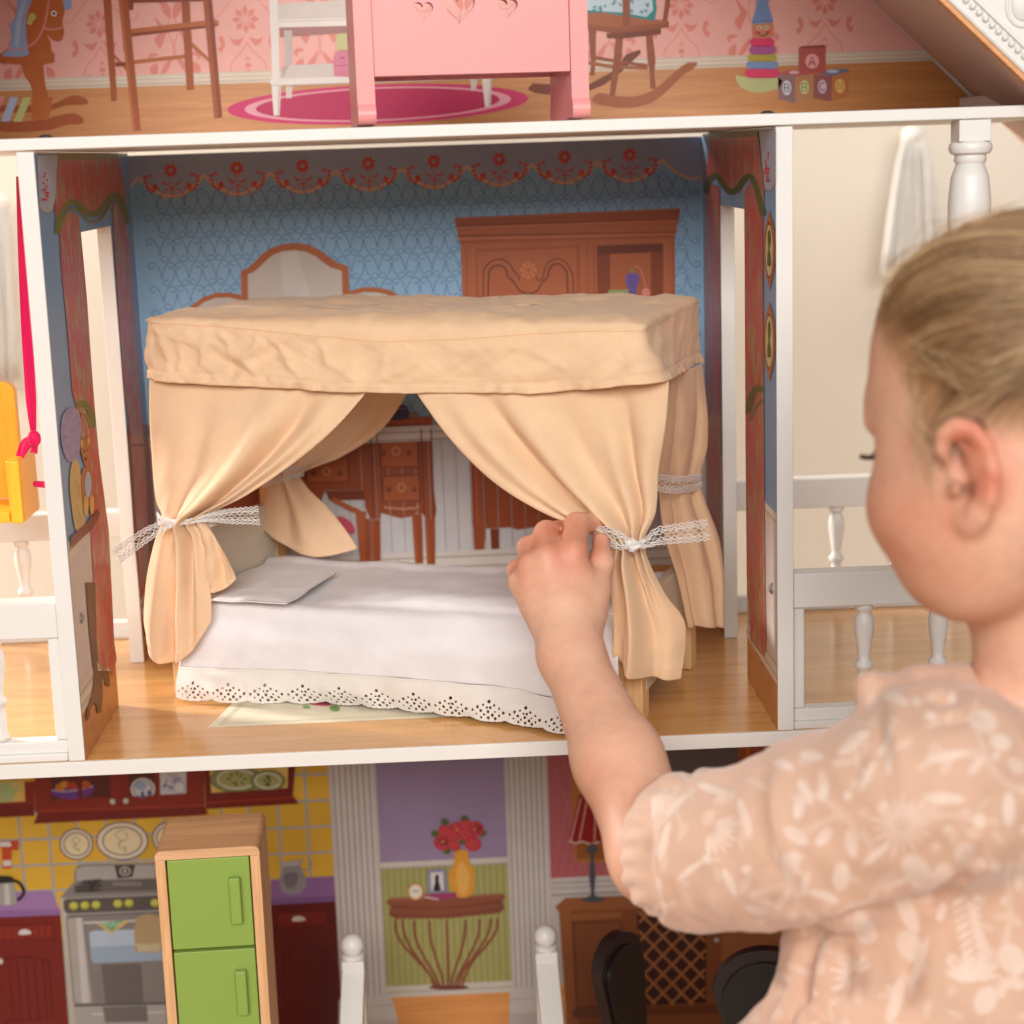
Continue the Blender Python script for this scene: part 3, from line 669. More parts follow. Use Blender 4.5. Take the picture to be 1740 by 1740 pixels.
def wreath(x, z):
    m = per2/111.0
    for q in range(8):
        t = q*math.pi/4+.39; u = (math.cos(t), math.sin(t)); v = (-u[1], u[0])
        wp(a, CORAL, [(x+(u[0]*4.5-v[0]*3)*m, z+(u[1]*4.5-v[1]*3)*m), (x+(u[0]*8-v[0]*3.2)*m, z+(u[1]*8-v[1]*3.2)*m), (x+u[0]*13.5*m, z+u[1]*13.5*m), (x+(u[0]*8+v[0]*3.2)*m, z+(u[1]*8+v[1]*3.2)*m), (x+(u[0]*4.5+v[0]*3)*m, z+(u[1]*4.5+v[1]*3)*m)], 0)
    wl(a, CORAL, [(x+4.5*m*math.cos(t), z+4.5*m*math.sin(t)) for t in np.linspace(0, 6.3, 12)], 1.4*m, 0)
    wl(a, CORAL, [(x, z-12*m), (x, z-26*m)], 1.3*m, 0)
    for q in range(4): wp(a, CORAL, [(x+(3.2-q*.4)*m*math.cos(t), z-(29+q*5.4+(2.4-q*.2)*math.sin(t))*m) for t in np.linspace(0, 6, 8)], 0)
    for sg in (-1, 1):
        Xq = lambda q: [(x+sg*i*m, z-j*m) for i, j in q]
        wp(a, CORAL, Xq([(3, 21), (8, 22), (13, 18), (15, 15), (15, 20), (11, 24), (6, 25)]), 2); wp(a, CORAL, Xq([(24, 25), (27, 21), (32, 24), (33, 29), (28, 31)]), 2); wp(a, CORAL, Xq([(21, 29), (24, 26), (25, 32)]), 0)
        wl(a, CORAL, Xq([(3, 30), (12, 33), (20, 42), (19, 49)]), 1.7*m); wl(a, CORAL, Xq([(22, 30), (34, 32), (41, 24), (43, 14), (38, 8), (32, 11)]), 1.7*m)
        for q in ((41, 26), (44, 19), (43, 11), (38, 31), (31, 35), (35, 8)): wp(a, CORAL, Xq([(q[0]-3, q[1]-3), (q[0]+5, q[1]-2), (q[0]+1.5, q[1]+3)]), 0)
k = -1
while True:
    x = p0[0]+per2*(k+0.5)
    if x > W-0.008: break
    if x > 0.02: wreath(x, zc+0.0040)
    k += 1
a.done('scalloped_border_print')
# panelling and skirting below the chair rail
a = Art(back_mid, 1.0, lay0=6, y=PM)
zk = P(900, 930, y=PM)[2]; zk2 = P(900, 968, y=PM)[2]
a.wpoly((206, 200, 200), [(0.0004, PM, 0.0008), (W-.0004, PM, 0.0008), (W-.0004, PM, zr), (0.0004, PM, zr)])
for k in range(46):
    x = 0.004+0.0105*k; x1 = x+0.0005
    if x1 < W-.001: a.wpoly((160, 154, 156), [(x, PM, zk), (x1, PM, zk), (x1, PM, zr), (x, PM, zr)])
for q, c in ((0, (222, 214, 206)), (.004, (190, 180, 170)), (.0055, (226, 218, 210)), (.010, (176, 166, 158)), (.0112, (216, 208, 200))): a.wpoly(c, [(0.0004, PM, zr-.012), (W-.0004, PM, zr-.012), (W-.0004, PM, zr-q), (0.0004, PM, zr-q)])
for q, c in ((0, (214, 204, 194)), (.004, (180, 168, 156)), (.0055, (218, 208, 198)), (.012, (178, 166, 154)), (.0135, (210, 200, 190))): a.wpoly(c, [(0.0004, PM, zk2), (W-.0004, PM, zk2), (W-.0004, PM, zk-q), (0.0004, PM, zk-q)])
a.done('panelling_print')
b = MB(); b.add([(0.0004, PM-.0005, 0.0006), (W-.0004, PM-.0005, 0.0006), (W-.0004, PM-.0005, zk2), (0.0004, PM-.0005, zk2)], [(0, 1, 2, 3)]); b.build('wood_floor_print', FLOORW2, back_mid)
LM = dict(lay0=22, gain=.88, y=PM)
FR, GL = (190, 108, 58), (214, 202, 192)
a = Art(back_mid, **LM).frame(400, 230, 4)                                       # dressing mirror
a.poly(FR, [(40, 1130), (40, 1085), (-40, 1068), (-130, 1070), (-220, 1100), (-300, 1160), (-360, 1190), (-360, 1260), (40, 1240)])
a.poly(GL, [(38, 1120), (-40, 1102), (-130, 1104), (-210, 1132), (-290, 1190), (-340, 1215), (-340, 1280), (38, 1240)])
a.poly(FR, [(772, 1060), (850, 1035), (950, 1030), (1050, 1050), (1120, 1090), (1180, 1118), (1246, 1130), (1246, 1260), (775, 1260)]); a.poly(GL, [(808, 1080), (880, 1064), (960, 1066), (1040, 1084), (1110, 1122), (1200, 1155), (1200, 1240), (810, 1240)])
OUT = [(38, 920), (80, 905), (125, 868), (180, 808), (240, 768), (310, 742), (400, 730), (500, 742), (570, 775), (630, 820), (690, 862), (768, 890), (775, 1060), (780, 1260), (45, 1260), (42, 1100)]
INN = [(85, 945), (130, 925), (190, 870), (250, 815), (320, 788), (400, 780), (480, 792), (545, 822), (600, 865), (650, 900), (722, 920), (735, 1260), (90, 1260)]
a.poly(FR, OUT); a.poly(GL, INN); a.poly((224, 213, 204), [(300, 800), (420, 782), (560, 1260), (350, 1260)])
a.done('dressing_mirror_print')
a = Art(back_mid, **LM).frame(800, 230, 4)                                       # wardrobe
W1, W2, W3, W4 = (190, 106, 66), (172, 90, 54), (146, 72, 42), (206, 122, 80)
zb = 2700
a.poly(W1, [(-110, 560), (1420, 495), (1415, 565), (1402, 600), (1398, 660), (1386, 668), (1392, 1500), (1400, 1900), (-40, 1900), (-55, 1160), (-70, 730), (-85, 690), (-100, 610)])
a.poly(W2, [(-108, 572), (1420, 510), (1415, 560), (-104, 608)]); a.poly(W4, [(-100, 618), (1404, 572), (1402, 584), (-98, 634)]); a.poly(W3, [(-104, 608), (1412, 562), (1408, 572), (-102, 622)])
a.poly(W3, [(-90, 676), (1398, 652), (1396, 660), (-88, 690)]); a.poly(W4, [(-84, 696), (1394, 664), (1392, 676), (-82, 712)]); a.poly(W2, [(-78, 716), (1390, 680), (1390, 694), (-76, 734)])
for x in (-30, 20, 735, 790, 835, 1320, 1370): a.line(W2 if x % 20 else W4, [(x, 745-x*.03), (x+6+x*.004, 1500)], 7)
a.poly(W2, [(30, 775), (728, 748), (738, 1500), (44, 1500)]); a.poly(W1, [(42, 790), (716, 764), (724, 1500), (54, 1500)])
DK = (74, 34, 22)
a.line(DK, [(84, 1400), (86, 960), (104, 890), (150, 850), (205, 842), (260, 872), (300, 930), (325, 955), (330, 985)], 7, 4)
a.line(DK, [(118, 1400), (120, 980), (134, 910), (170, 884), (215, 890), (240, 915), (252, 958), (290, 995), (330, 1052), (390, 1076), (450, 1055), (488, 995), (522, 960), (535, 905), (565, 876), (605, 876), (640, 910), (655, 970), (664, 1400)], 8, 4)
a.line(DK, [(440, 960), (462, 985), (490, 965), (500, 910), (530, 862), (585, 838), (640, 858), (680, 920), (696, 1000), (698, 1400)], 6, 4)
for k in range(8): a.ell((218, 136, 92), 390+44*math.cos(k*.785), 915+48*math.sin(k*.785), 13, 13, 12)
a.ell((218, 136, 92), 390, 915, 27, 29); a.ell(W1, 390, 915, 18, 20)
a.poly(W3, [(858, 750), (1304, 734), (1306, 1500), (864, 1500)]); a.poly((122, 58, 36), [(858, 750), (1304, 734), (1304, 790), (858, 808)]); a.poly(W1, [(945, 806), (1222, 796), (1224, 1500), (948, 1500)])
a.poly((118, 96, 172), [(1072, 935), (1116, 935), (1138, 950), (1142, 985), (1124, 1050), (1130, 1140), (1078, 1140), (1074, 1060), (1052, 1000), (1052, 955)], 2); a.poly((160, 140, 80), [(1076, 936), (1112, 936), (1102, 890), (1086, 888)])
a.line((232, 140, 120), [(1106, 892), (1140, 895), (1166, 945), (1180, 1000), (1186, 1040)], 8, 3); a.ell((236, 150, 140), 1188, 1070, 27, 34)
a.poly((160, 178, 112), [(930, 1052), (1072, 1045), (1068, 1078), (1060, 1160), (950, 1160), (940, 1084)]); 
for k in range(5): a.ring((60, 66, 44), 962+k*19, 1098+(k % 2)*6, 10, 12, 4, 10)
a.done('wardrobe_print')
a = Art(back_mid, **LM).frame(400, 640, 4)                                       # dressing table
V1, V2, V3 = (186, 98, 54), (164, 80, 42), (132, 62, 34)
a.poly(V2, [(-200, 300), (940, 330), (1336, 325), (1340, 700), (1366, 905), (1356, 962), (1290, 966), (1278, 930), (1228, 926), (1190, 950), (1130, 962), (1060, 946), (992, 925), (985, 966), (920, 972), (880, 885), (876, 770), (612, 770), (560, 900), (-200, 900)])
a.poly(V1, [(-200, 290), (930, 290), (1340, 268), (1340, 322), (-200, 350)]); a.line(V3, [(-200, 352), (1340, 326)], 8)
for x0, y0, x1, y1 in ((470, 545, 770, 720), (975, 410, 1245, 620), (990, 670, 1255, 850)):
    a.poly(V3, [(x0, y0), (x1, y0-12), (x1+8, y1), (x0+8, y1)]); a.poly(V1, [(x0+14, y0+10), (x1-12, y0), (x1-6, y1-12), (x0+20, y1-8)])
for x, y in ((1092, 505), (1128, 752), (620, 640)):
    for k in range(8): a.ell((222, 148, 100), x+24*math.cos(k*.785), y+26*math.sin(k*.785), 8, 9, 8)
    for dx in (-86, 88): a.ell((96, 40, 22), x+dx, y+12, 15, 17, 12); a.ell((200, 120, 80), x+dx-3, y+8, 6, 7, 8)
for x in (920, 960, 1262, 1330): a.line(V3 if x % 3 else V1, [(x, 350), (x+20, 940)], 8)
for k in range(12): a.ell((230, 168, 124), 1020+k*20, 890-abs(k-5.5)*2+rr.random()*16, 9, 8, 8)
for p in ([(920, 972), (984, 966), (988, 1260), (928, 1260)], [(1200, 932), (1266, 926), (1276, 1264), (1222, 1264)], [(1286, 964), (1354, 958), (1358, 1270), (1302, 1270)]): a.poly(V2, p); a.line(V1, [(p[0][0]+14, p[0][1]+10), (p[3][0]+12, p[3][1])], 12)
a.poly(V3, [(612, 770), (876, 768), (880, 832), (640, 836)])
a.poly((70, 66, 92), [(1040, 205), (1090, 190), (1130, 190), (1172, 205), (1172, 280), (1040, 288)], 2); a.line((120, 116, 140), [(1042, 216), (1172, 212)], 10); a.ell((90, 86, 112), 1100, 172, 16, 16); a.poly((60, 56, 80), [(985, 230), (1030, 226), (1034, 290), (985, 294)]); a.poly((150, 136, 120), [(1180, 268), (1210, 240), (1258, 272)], 2)
a.poly((226, 92, 110), [(700, 940), (790, 985), (812, 1060), (700, 1040)], 2)
a.line(V1, [(660, 826), (760, 880), (850, 920)], 34); a.poly(V1, [(820, 918), (890, 908), (886, 1260), (850, 1260), (836, 1100)]); a.poly(V2, [(880, 960), (916, 960), (924, 1262), (884, 1262)])
a.done('dressing_table_print')
a = Art(back_mid, **LM)                                                          # bedside cabinet
a.poly(V2, [(797, 712), (1010, 706), (1012, 890), (960, 892), (910, 895), (880, 900), (868, 896), (826, 898), (824, 920), (806, 920), (803, 890)]); a.line(V1, [(806, 720), (812, 890)], 3); a.line(V3, [(820, 720), (826, 890)], 3)
a.poly(V2, [(804, 905), (824, 905), (822, 962), (808, 962)]); a.poly(V3, [(833, 898), (849, 898), (847, 964), (836, 964)])
a.done('bedside_cabinet_print')
# ======================= printed side walls of the bedroom
def redprint():
    m = bpy.data.materials.new('printed_curtain_red'); m.use_nodes = True; nt = m.node_tree; N = nt.nodes; Lk = nt.links.new; p = N['Principled BSDF']; p.inputs['Roughness'].default_value = 0.32
    tc = N.new('ShaderNodeTexCoord'); mp = N.new('ShaderNodeMapping'); mp.inputs['Scale'].default_value = (70, 75, 17); Lk(tc.outputs['Object'], mp.inputs[0])
    n = N.new('ShaderNodeTexNoise'); n.inputs['Scale'].default_value = 2.2; n.inputs['Detail'].default_value = 3; n.inputs['Distortion'].default_value = 1.2; Lk(mp.outputs[0], n.inputs['Vector'])
    cr = N.new('ShaderNodeValToRGB'); e = cr.color_ramp.elements; e[0].position = 0.43; e[0].color = lin((206, 92, 78))+(1,); e[1].position = 0.57; e[1].color = lin((178, 158, 118))+(1,)
    k = e.new(0.48); k.color = lin((196, 84, 84))+(1,); k = e.new(0.55); k.color = lin((186, 120, 96))+(1,)
    Lk(n.outputs[0], cr.inputs[0]); Lk(cr.outputs[0], p.inputs['Base Color']); return m
REDP = redprint()
GREEN = (128, 130, 64); GREEN2 = (150, 136, 84)
LW = panels[-1]; RW = panels[1]
def wallquad(x, y0, y1, z0, z1): return [(x, y0, z0), (x, y1, z0), (x, y1, z1), (x, y0, z1)]
def sidebase(par, x):
    a = Art(par, 1.0, x=x)
    zl = 0.138; zs = 0.030
    for (y0, y1, z0, z1) in ((0.0008, DY0-.0004, zl, H-.001), (DY1+.0004, D-.0004, zl, H-.001), (DY0-.0004, DY1+.0004, DZ+.0004, H-.001)): a.wpoly((138, 170, 208), wallquad(x, y0, y1, z0, z1))
    for (y0, y1) in ((0.0008, DY0-.0004), (DY1+.0004, D-.0004)):
        a.wpoly((214, 202, 196), wallquad(x, y0, y1, zs, zl))
        for z0, c in ((zl-.011, (222, 208, 192)), (zl-.006, (196, 180, 164)), (zl-.004, (230, 218, 204)), (zs, (222, 208, 190)), (zs+.004, (194, 178, 160)), (zs+.006, (226, 212, 196)), (zs+.012, (186, 170, 152)), (zs+.0135, (220, 206, 190))): a.wpoly(c, wallquad(x, y0, y1, z0, z0+.0045))
    o = a.done('wallpaper_print')
    sg = 1 if x < .2 else -1
    for (y0, y1) in ((0.0008, DY0-.0004), (DY1+.0004, D-.0004)):
        b = MB(); b.add([(x+sg*.00006, y0, .0008), (x+sg*.00006, y1, .0008), (x+sg*.00006, y1, zs), (x+sg*.00006, y0, zs)], [(0, 1, 2, 3) if sg > 0 else (3, 2, 1, 0)])
        b.build('wood_floor_print', FLOORW2, par)
for par, x in ((LW, 0.0), (RW, W)): sidebase(par, x)
SL0 = dict(lay0=14, x=0.0)
# --- left wall
a = Art(LW, **SL0).frame(0, 230, 4)
a.poly((186, 190, 208), [(246, 136), (392, 130), (388, 300), (372, 420), (345, 505), (318, 525), (290, 505), (262, 480)])
a.line((226, 190, 150), [(262, 482), (290, 508), (318, 526), (345, 506), (370, 425)], 9)
for k in range(9): a.ell(CORAL, 300+rr.random()*40-20, 260+k*22, 9+rr.random()*22*(k > 4), 9, 8)
a.done('valance_print')
a = Art(LW, lay0=18, x=0.0).frame(0, 230, 4)
a.poly((0, 0, 0), [(400, 640), (430, 560), (470, 520), (530, 545), (548, 700), (585, 1100), (628, 1740), (668, 2180), (735, 2700), (772, 3450), (788, 3560), (760, 3680), (730, 3600), (700, 3660), (660, 3580), (640, 3200), (600, 2500), (548, 2000), (485, 1740), (450, 1300), (420, 1000), (404, 800)])
a.poly((0, 0, 0), [(760, 480), (800, 450), (850, 560), (872, 700), (900, 1100), (934, 1500), (950, 1740), (980, 2200), (1010, 2900), (1018, 3300), (990, 3400), (955, 3300), (925, 2700), (880, 2000), (838, 1740), (800, 1200), (768, 700)])
a.poly((0, 0, 0), [(388, 168), (800, 158), (830, 290), (855, 400), (862, 596), (835, 510), (800, 446), (765, 418), (725, 480), (690, 530), (640, 545), (590, 540), (540, 478), (490, 448), (430, 495), (392, 580), (374, 660), (366, 500), (378, 300)])
a.done('curtain_print', REDP)
a = Art(LW, lay0=22, x=0.0).frame(0, 230, 4)
a.poly(GREEN2, [(386, 126), (796, 122), (800, 160), (388, 172)])
a.line(GREEN, [(384, 670), (390, 590), (425, 500), (480, 455), (530, 470), (580, 520), (635, 535), (690, 500), (735, 430), (775, 408), (815, 440), (842, 520), (856, 600)], 40, 4)
a.line(GREEN2, [(405, 640), (440, 540), (490, 500), (540, 520), (590, 575), (645, 585), (700, 550), (740, 480), (778, 450), (815, 500), (850, 600)], 16, 4)
a.done('curtain_trim_print')
a = Art(LW, lay0=24, x=0.0).frame(0, 640, 4)
a.poly((112, 70, 40), [(575, 1400), (640, 1400), (648, 1740), (655, 2000), (735, 2000), (740, 2110), (712, 2100), (690, 2030), (690, 2200), (680, 2280), (655, 2290), (650, 2240), (640, 2220), (610, 2250), (600, 2320), (580, 2340), (582, 2260), (600, 2210), (620, 2150), (632, 2030), (600, 1740)])
a.poly((164, 154, 196), [(420, 260), (470, 210), (520, 230), (545, 330), (540, 480), (500, 570), (450, 570), (415, 480), (405, 360)], 3)
a.poly((212, 182, 112), [(480, 590), (520, 570), (545, 700), (560, 880), (570, 1000), (510, 1050), (480, 900), (465, 720)], 3)
for k in range(70):
    t_ = rr.random()*6.28; r_ = rr.random()**.5; a.ell(((158, 144, 190), (172, 162, 200), (150, 138, 186))[k % 3], 478+66*r_*math.cos(t_), 395+165*r_*math.sin(t_), 5+rr.random()*7, 6+rr.random()*10, 7, up=(k == 0))
for k in range(26): a.ell(((220, 192, 126), (202, 172, 100))[k % 2], 496+rr.random()*50, 640+rr.random()*360, 4+rr.random()*6, 8+rr.random()*22, 7, up=(k == 0))
a.line(GREEN, [(515, 190), (560, 185), (600, 220), (620, 290), (618, 345)], 44, 3); a.line(GREEN2, [(540, 250), (580, 270), (605, 330)], 18, 3)
BR = (186, 116, 62)
a.poly(BR, [(540, 410), (560, 430), (590, 400), (604, 430), (600, 520), (585, 580), (570, 605), (552, 560), (538, 490)], 3); a.poly(BR, [(548, 640), (600, 620), (632, 720), (630, 800), (600, 880), (560, 880), (544, 780)], 3)
a.ell((214, 176, 90), 545, 455, 9, 28); a.ell((214, 176, 90), 592, 438, 9, 28); a.ell((176, 190, 214), 588, 735, 22, 90); a.ell((60, 34, 22), 570, 560, 5, 14); a.ell((60, 34, 22), 560, 510, 4, 7); a.ell((60, 34, 22), 580, 500, 4, 7)
a.ell((226, 176, 100), 572, 880, 17, 72); a.ell((226, 176, 100), 612, 870, 16, 66)
a.poly((140, 74, 42), [(470, 1090), (560, 1010), (655, 905), (668, 940), (610, 1040), (520, 1120), (468, 1170)])
a.done('toy_bear_print')
a = Art(LW, lay0=17, x=0.0).frame(0, 640, 4)
a.poly((142, 84, 66), [(860, 330), (1060, 330), (1120, 1700), (980, 1760), (905, 1100)]); a.line((160, 100, 76), [(870, 360), (1060, 350)], 26); a.line((120, 68, 54), [(880, 470), (1060, 460)], 12)
a.done('cabinet_print')
# --- right wall
a = Art(RW, lay0=14, x=W).frame(1180, 200, 3.107)
a.poly((180, 184, 204), [(346, 74), (434, 62), (434, 330), (405, 380), (374, 372)]); a.line((216, 176, 150), [(374, 374), (405, 382), (434, 332)], 8)
for k in range(8): a.ell(CORAL, 388+rr.random()*16-8, 190+k*20, 5+rr.random()*14*(k > 3), 9, 8)
a.done('valance_print')
a = Art(RW, lay0=18, x=W).frame(1180, 200, 3.107)
a.poly((0, 0, 0), [(65, 380), (90, 350), (138, 370), (142, 900), (144, 1740), (146, 2600), (80, 2650), (66, 1740), (60, 900)])
a.poly((0, 0, 0), [(268, 380), (310, 330), (345, 420), (366, 520), (368, 1000), (372, 1740), (378, 2500), (385, 2800), (372, 2850), (300, 2760), (280, 2400), (274, 1740), (270, 900)])
a.poly((0, 0, 0), [(80, 84), (340, 76), (352, 200), (374, 380), (370, 520), (342, 440), (310, 318), (270, 328), (246, 395), (200, 408), (152, 368), (120, 308), (80, 330), (64, 390), (66, 300), (74, 180)])
a.done('curtain_print', REDP)
a = Art(RW, lay0=22, x=W).frame(1180, 200, 3.107)
G3, G4 = (104, 108, 60), (134, 122, 82)
a.poly(G4, [(80, 76), (340, 68), (342, 100), (82, 108)])
a.line(G3, [(66, 400), (80, 335), (118, 305), (148, 340), (188, 390), (228, 380), (262, 330), (298, 308), (326, 350), (348, 430), (370, 515)], 30, 4)
a.line(G3, [(290, 1560), (305, 1480), (335, 1430), (368, 1440)], 34, 3); a.line(G4, [(300, 1600), (325, 1530), (366, 1490)], 18, 3)
a.done('curtain_trim_print')
for yc in (700, 1182):
    a = Art(RW, lay0=24, x=W).frame(1180, 200, 3.107)
    a.poly((196, 120, 60), [(402, yc-215), (408, yc-180), (428, yc-110), (432, yc), (426, yc+110), (410, yc+170), (402, yc+212), (396, yc+170), (380, yc+110), (374, yc), (378, yc-110), (396, yc-180)], 2)
    a.ell((150, 78, 40), 402, yc, 24, 150); a.ell((226, 206, 150), 402, yc, 20, 135)
    a.poly((96, 108, 60), [(402, yc-110), (410, yc-90), (411, yc-40), (404, yc-5), (411, yc+30), (412, yc+80), (392, yc+80), (393, yc+20), (398, yc-10), (394, yc-40), (394, yc-90)], 2)
    a.done('cameo_print')

# ======================= rug printed on the bedroom floor
a = Art(mid_floor, 1.0, lay0=15, z=0.0)
a.wpoly((236, 226, 200), [tuple(P(352, 1238, z=0)), tuple(P(880, 1214, z=0)), tuple(P(880, 1214, z=0)+np.array([.022, .11, 0])), tuple(P(352, 1238, z=0)+np.array([.022, .11, 0]))])
r0 = P(352, 1238, z=0); r1 = P(880, 1214, z=0)
ux = (r1-r0)/np.linalg.norm(r1-r0); uy = np.array([.196, .98, 0]); LR = np.linalg.norm(r1-r0)
def rp(s, t): return r0+ux*s+uy*t+np.array([0, 0, 0.00055])
mb = a.mb; a.k += 1
for w0 in (0.0055, 0.0075):
    for k in range(int((LR-.01)/0.0022)):
        s0 = 0.005+k*.0022
        mb.add([rp(s0, w0), rp(s0+.0013, w0+.0013), rp(s0+.0018, w0+.0013), rp(s0+.0005, w0)], [(0, 1, 2, 3)], 0, a.col((148, 168, 88)))
    for k in range(44):
        t0 = 0.005+k*.0022; q0 = w0
        mb.add([rp(q0, t0), rp(q0+.0014, t0+.0012), rp(q0+.0014, t0+.0018), rp(q0, t0+.0006)], [(0, 1, 2, 3)], 0, a.col((148, 168, 88)))
a.frame(400, 1000, 2.9); a.k = 22
for x, y, rx, ry, c in ((410, 570, 66, 12, (214, 96, 116)), (360, 560, 36, 10, (226, 120, 140)), (450, 566, 40, 9, (190, 60, 90)), (490, 596, 26, 14, (128, 160, 96)), (350, 588, 20, 9, (150, 176, 120)), (400, 556, 30, 6, (240, 170, 176))): a.ell(c, x, y, rx, ry, 14, 0.1)
a.done('rug_print')

# ======================= lower rooms; gain darkens these prints to carry the rooms' shade
PL_ = D
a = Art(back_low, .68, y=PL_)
ztop = ZM0-0.0005; zbot = ZL+0.0008
xc0 = P(563, 1400, y=PL_)[0]; xc1 = P(643, 1400, y=PL_)[0]; xc2 = P(860, 1400, y=PL_)[0]; xc3 = P(933, 1400, y=PL_)[0]
a.wpoly((176, 172, 168), [(XL+.001, PL_, zbot), (xc0, PL_, zbot), (xc0, PL_, ztop), (XL+.001, PL_, ztop)]); a.k += 1
tx0 = P(35, 1427, y=PL_); sx = P(84, 1427-2, y=PL_)[0]-tx0[0]; sz = tx0[2]-P(42, 1471, y=PL_)[2]; g = 0.0011
rr = random.Random(8)
for i in range(-8, 14):
    for j in range(-6, 4):
        x0, z0 = tx0[0]+i*sx+g, tx0[2]-j*sz-sz+g; x1, z1 = x0+sx-2*g, z0+sz-2*g
        x0, x1, z1 = max(x0, XL+.002), min(x1, xc0), min(z1, ztop)
        if x1-x0 > .002 and z1-z0 > .002: 
            v = 1-0.06*rr.random(); a.tri([(x0, PL_, z0), (x1, PL_, z0), (x1, PL_, z1), (x0, PL_, z1)], (236*v, 186*v, 62*v))
a.done('tile_print')
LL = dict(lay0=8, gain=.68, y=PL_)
K1, K2, K3, K4 = (146, 44, 30), (124, 32, 24), (96, 22, 18), (168, 58, 38)
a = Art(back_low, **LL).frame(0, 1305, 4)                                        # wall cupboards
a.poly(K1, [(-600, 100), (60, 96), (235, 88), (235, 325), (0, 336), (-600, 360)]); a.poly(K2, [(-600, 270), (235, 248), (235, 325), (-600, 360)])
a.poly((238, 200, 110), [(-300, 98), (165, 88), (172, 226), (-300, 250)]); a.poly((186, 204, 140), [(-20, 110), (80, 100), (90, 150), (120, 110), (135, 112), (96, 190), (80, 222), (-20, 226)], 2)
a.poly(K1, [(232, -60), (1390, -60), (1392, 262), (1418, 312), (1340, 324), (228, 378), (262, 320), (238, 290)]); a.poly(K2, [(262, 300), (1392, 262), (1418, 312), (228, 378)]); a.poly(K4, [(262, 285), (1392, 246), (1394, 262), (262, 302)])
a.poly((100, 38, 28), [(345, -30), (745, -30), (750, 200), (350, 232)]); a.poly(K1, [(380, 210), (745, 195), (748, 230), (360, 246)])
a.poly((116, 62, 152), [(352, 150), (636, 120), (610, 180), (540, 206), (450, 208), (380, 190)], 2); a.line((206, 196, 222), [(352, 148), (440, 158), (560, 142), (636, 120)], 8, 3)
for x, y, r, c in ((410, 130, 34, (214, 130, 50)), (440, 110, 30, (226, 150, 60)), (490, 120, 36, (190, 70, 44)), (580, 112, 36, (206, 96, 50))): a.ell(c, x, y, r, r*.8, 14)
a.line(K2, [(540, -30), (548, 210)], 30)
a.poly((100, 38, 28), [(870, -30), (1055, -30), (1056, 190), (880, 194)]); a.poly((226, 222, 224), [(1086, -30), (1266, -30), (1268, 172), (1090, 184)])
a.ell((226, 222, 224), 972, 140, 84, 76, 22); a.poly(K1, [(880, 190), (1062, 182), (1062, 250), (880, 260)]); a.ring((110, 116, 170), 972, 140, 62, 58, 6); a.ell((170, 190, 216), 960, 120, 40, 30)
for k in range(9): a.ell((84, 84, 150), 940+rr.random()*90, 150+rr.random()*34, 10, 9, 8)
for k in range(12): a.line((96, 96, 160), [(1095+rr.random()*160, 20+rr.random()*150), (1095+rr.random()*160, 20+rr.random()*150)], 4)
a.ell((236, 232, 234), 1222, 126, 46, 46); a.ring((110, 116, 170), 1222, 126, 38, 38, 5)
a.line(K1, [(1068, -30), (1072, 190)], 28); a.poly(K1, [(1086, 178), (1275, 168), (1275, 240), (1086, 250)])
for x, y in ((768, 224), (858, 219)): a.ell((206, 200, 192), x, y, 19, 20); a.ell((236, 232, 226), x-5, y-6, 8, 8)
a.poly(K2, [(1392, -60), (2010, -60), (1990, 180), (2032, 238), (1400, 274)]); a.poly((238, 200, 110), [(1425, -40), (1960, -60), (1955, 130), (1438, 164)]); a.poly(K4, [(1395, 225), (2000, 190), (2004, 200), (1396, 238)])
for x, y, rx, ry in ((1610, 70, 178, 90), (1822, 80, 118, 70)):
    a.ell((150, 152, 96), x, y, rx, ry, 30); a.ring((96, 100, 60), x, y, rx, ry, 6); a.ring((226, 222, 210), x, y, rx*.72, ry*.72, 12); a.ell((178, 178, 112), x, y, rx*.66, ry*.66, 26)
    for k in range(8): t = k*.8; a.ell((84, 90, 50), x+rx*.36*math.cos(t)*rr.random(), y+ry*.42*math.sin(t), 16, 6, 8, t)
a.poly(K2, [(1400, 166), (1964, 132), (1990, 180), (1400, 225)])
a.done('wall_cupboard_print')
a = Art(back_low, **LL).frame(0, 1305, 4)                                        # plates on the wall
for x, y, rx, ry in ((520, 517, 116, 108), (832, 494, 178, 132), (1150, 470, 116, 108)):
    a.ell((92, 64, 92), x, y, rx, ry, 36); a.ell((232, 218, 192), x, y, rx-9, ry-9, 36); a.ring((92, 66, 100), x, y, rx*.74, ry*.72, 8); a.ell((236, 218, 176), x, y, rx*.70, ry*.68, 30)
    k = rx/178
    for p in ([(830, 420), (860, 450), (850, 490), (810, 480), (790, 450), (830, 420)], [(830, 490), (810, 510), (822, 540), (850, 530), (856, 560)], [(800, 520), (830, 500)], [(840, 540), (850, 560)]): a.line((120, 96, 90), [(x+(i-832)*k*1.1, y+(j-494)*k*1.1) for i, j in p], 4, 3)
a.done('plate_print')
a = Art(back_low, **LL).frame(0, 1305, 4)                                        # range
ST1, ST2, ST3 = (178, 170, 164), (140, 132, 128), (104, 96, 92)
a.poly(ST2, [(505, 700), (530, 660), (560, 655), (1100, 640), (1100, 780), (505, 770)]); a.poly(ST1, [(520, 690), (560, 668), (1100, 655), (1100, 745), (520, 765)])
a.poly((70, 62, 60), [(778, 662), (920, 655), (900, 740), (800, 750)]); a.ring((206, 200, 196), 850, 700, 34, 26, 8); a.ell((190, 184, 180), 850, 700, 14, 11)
a.poly(ST2, [(410, 880), (505, 770), (1100, 745), (1100, 860), (430, 880)]); a.poly(ST3, [(505, 800), (560, 765), (1100, 750), (1100, 830), (500, 850)])
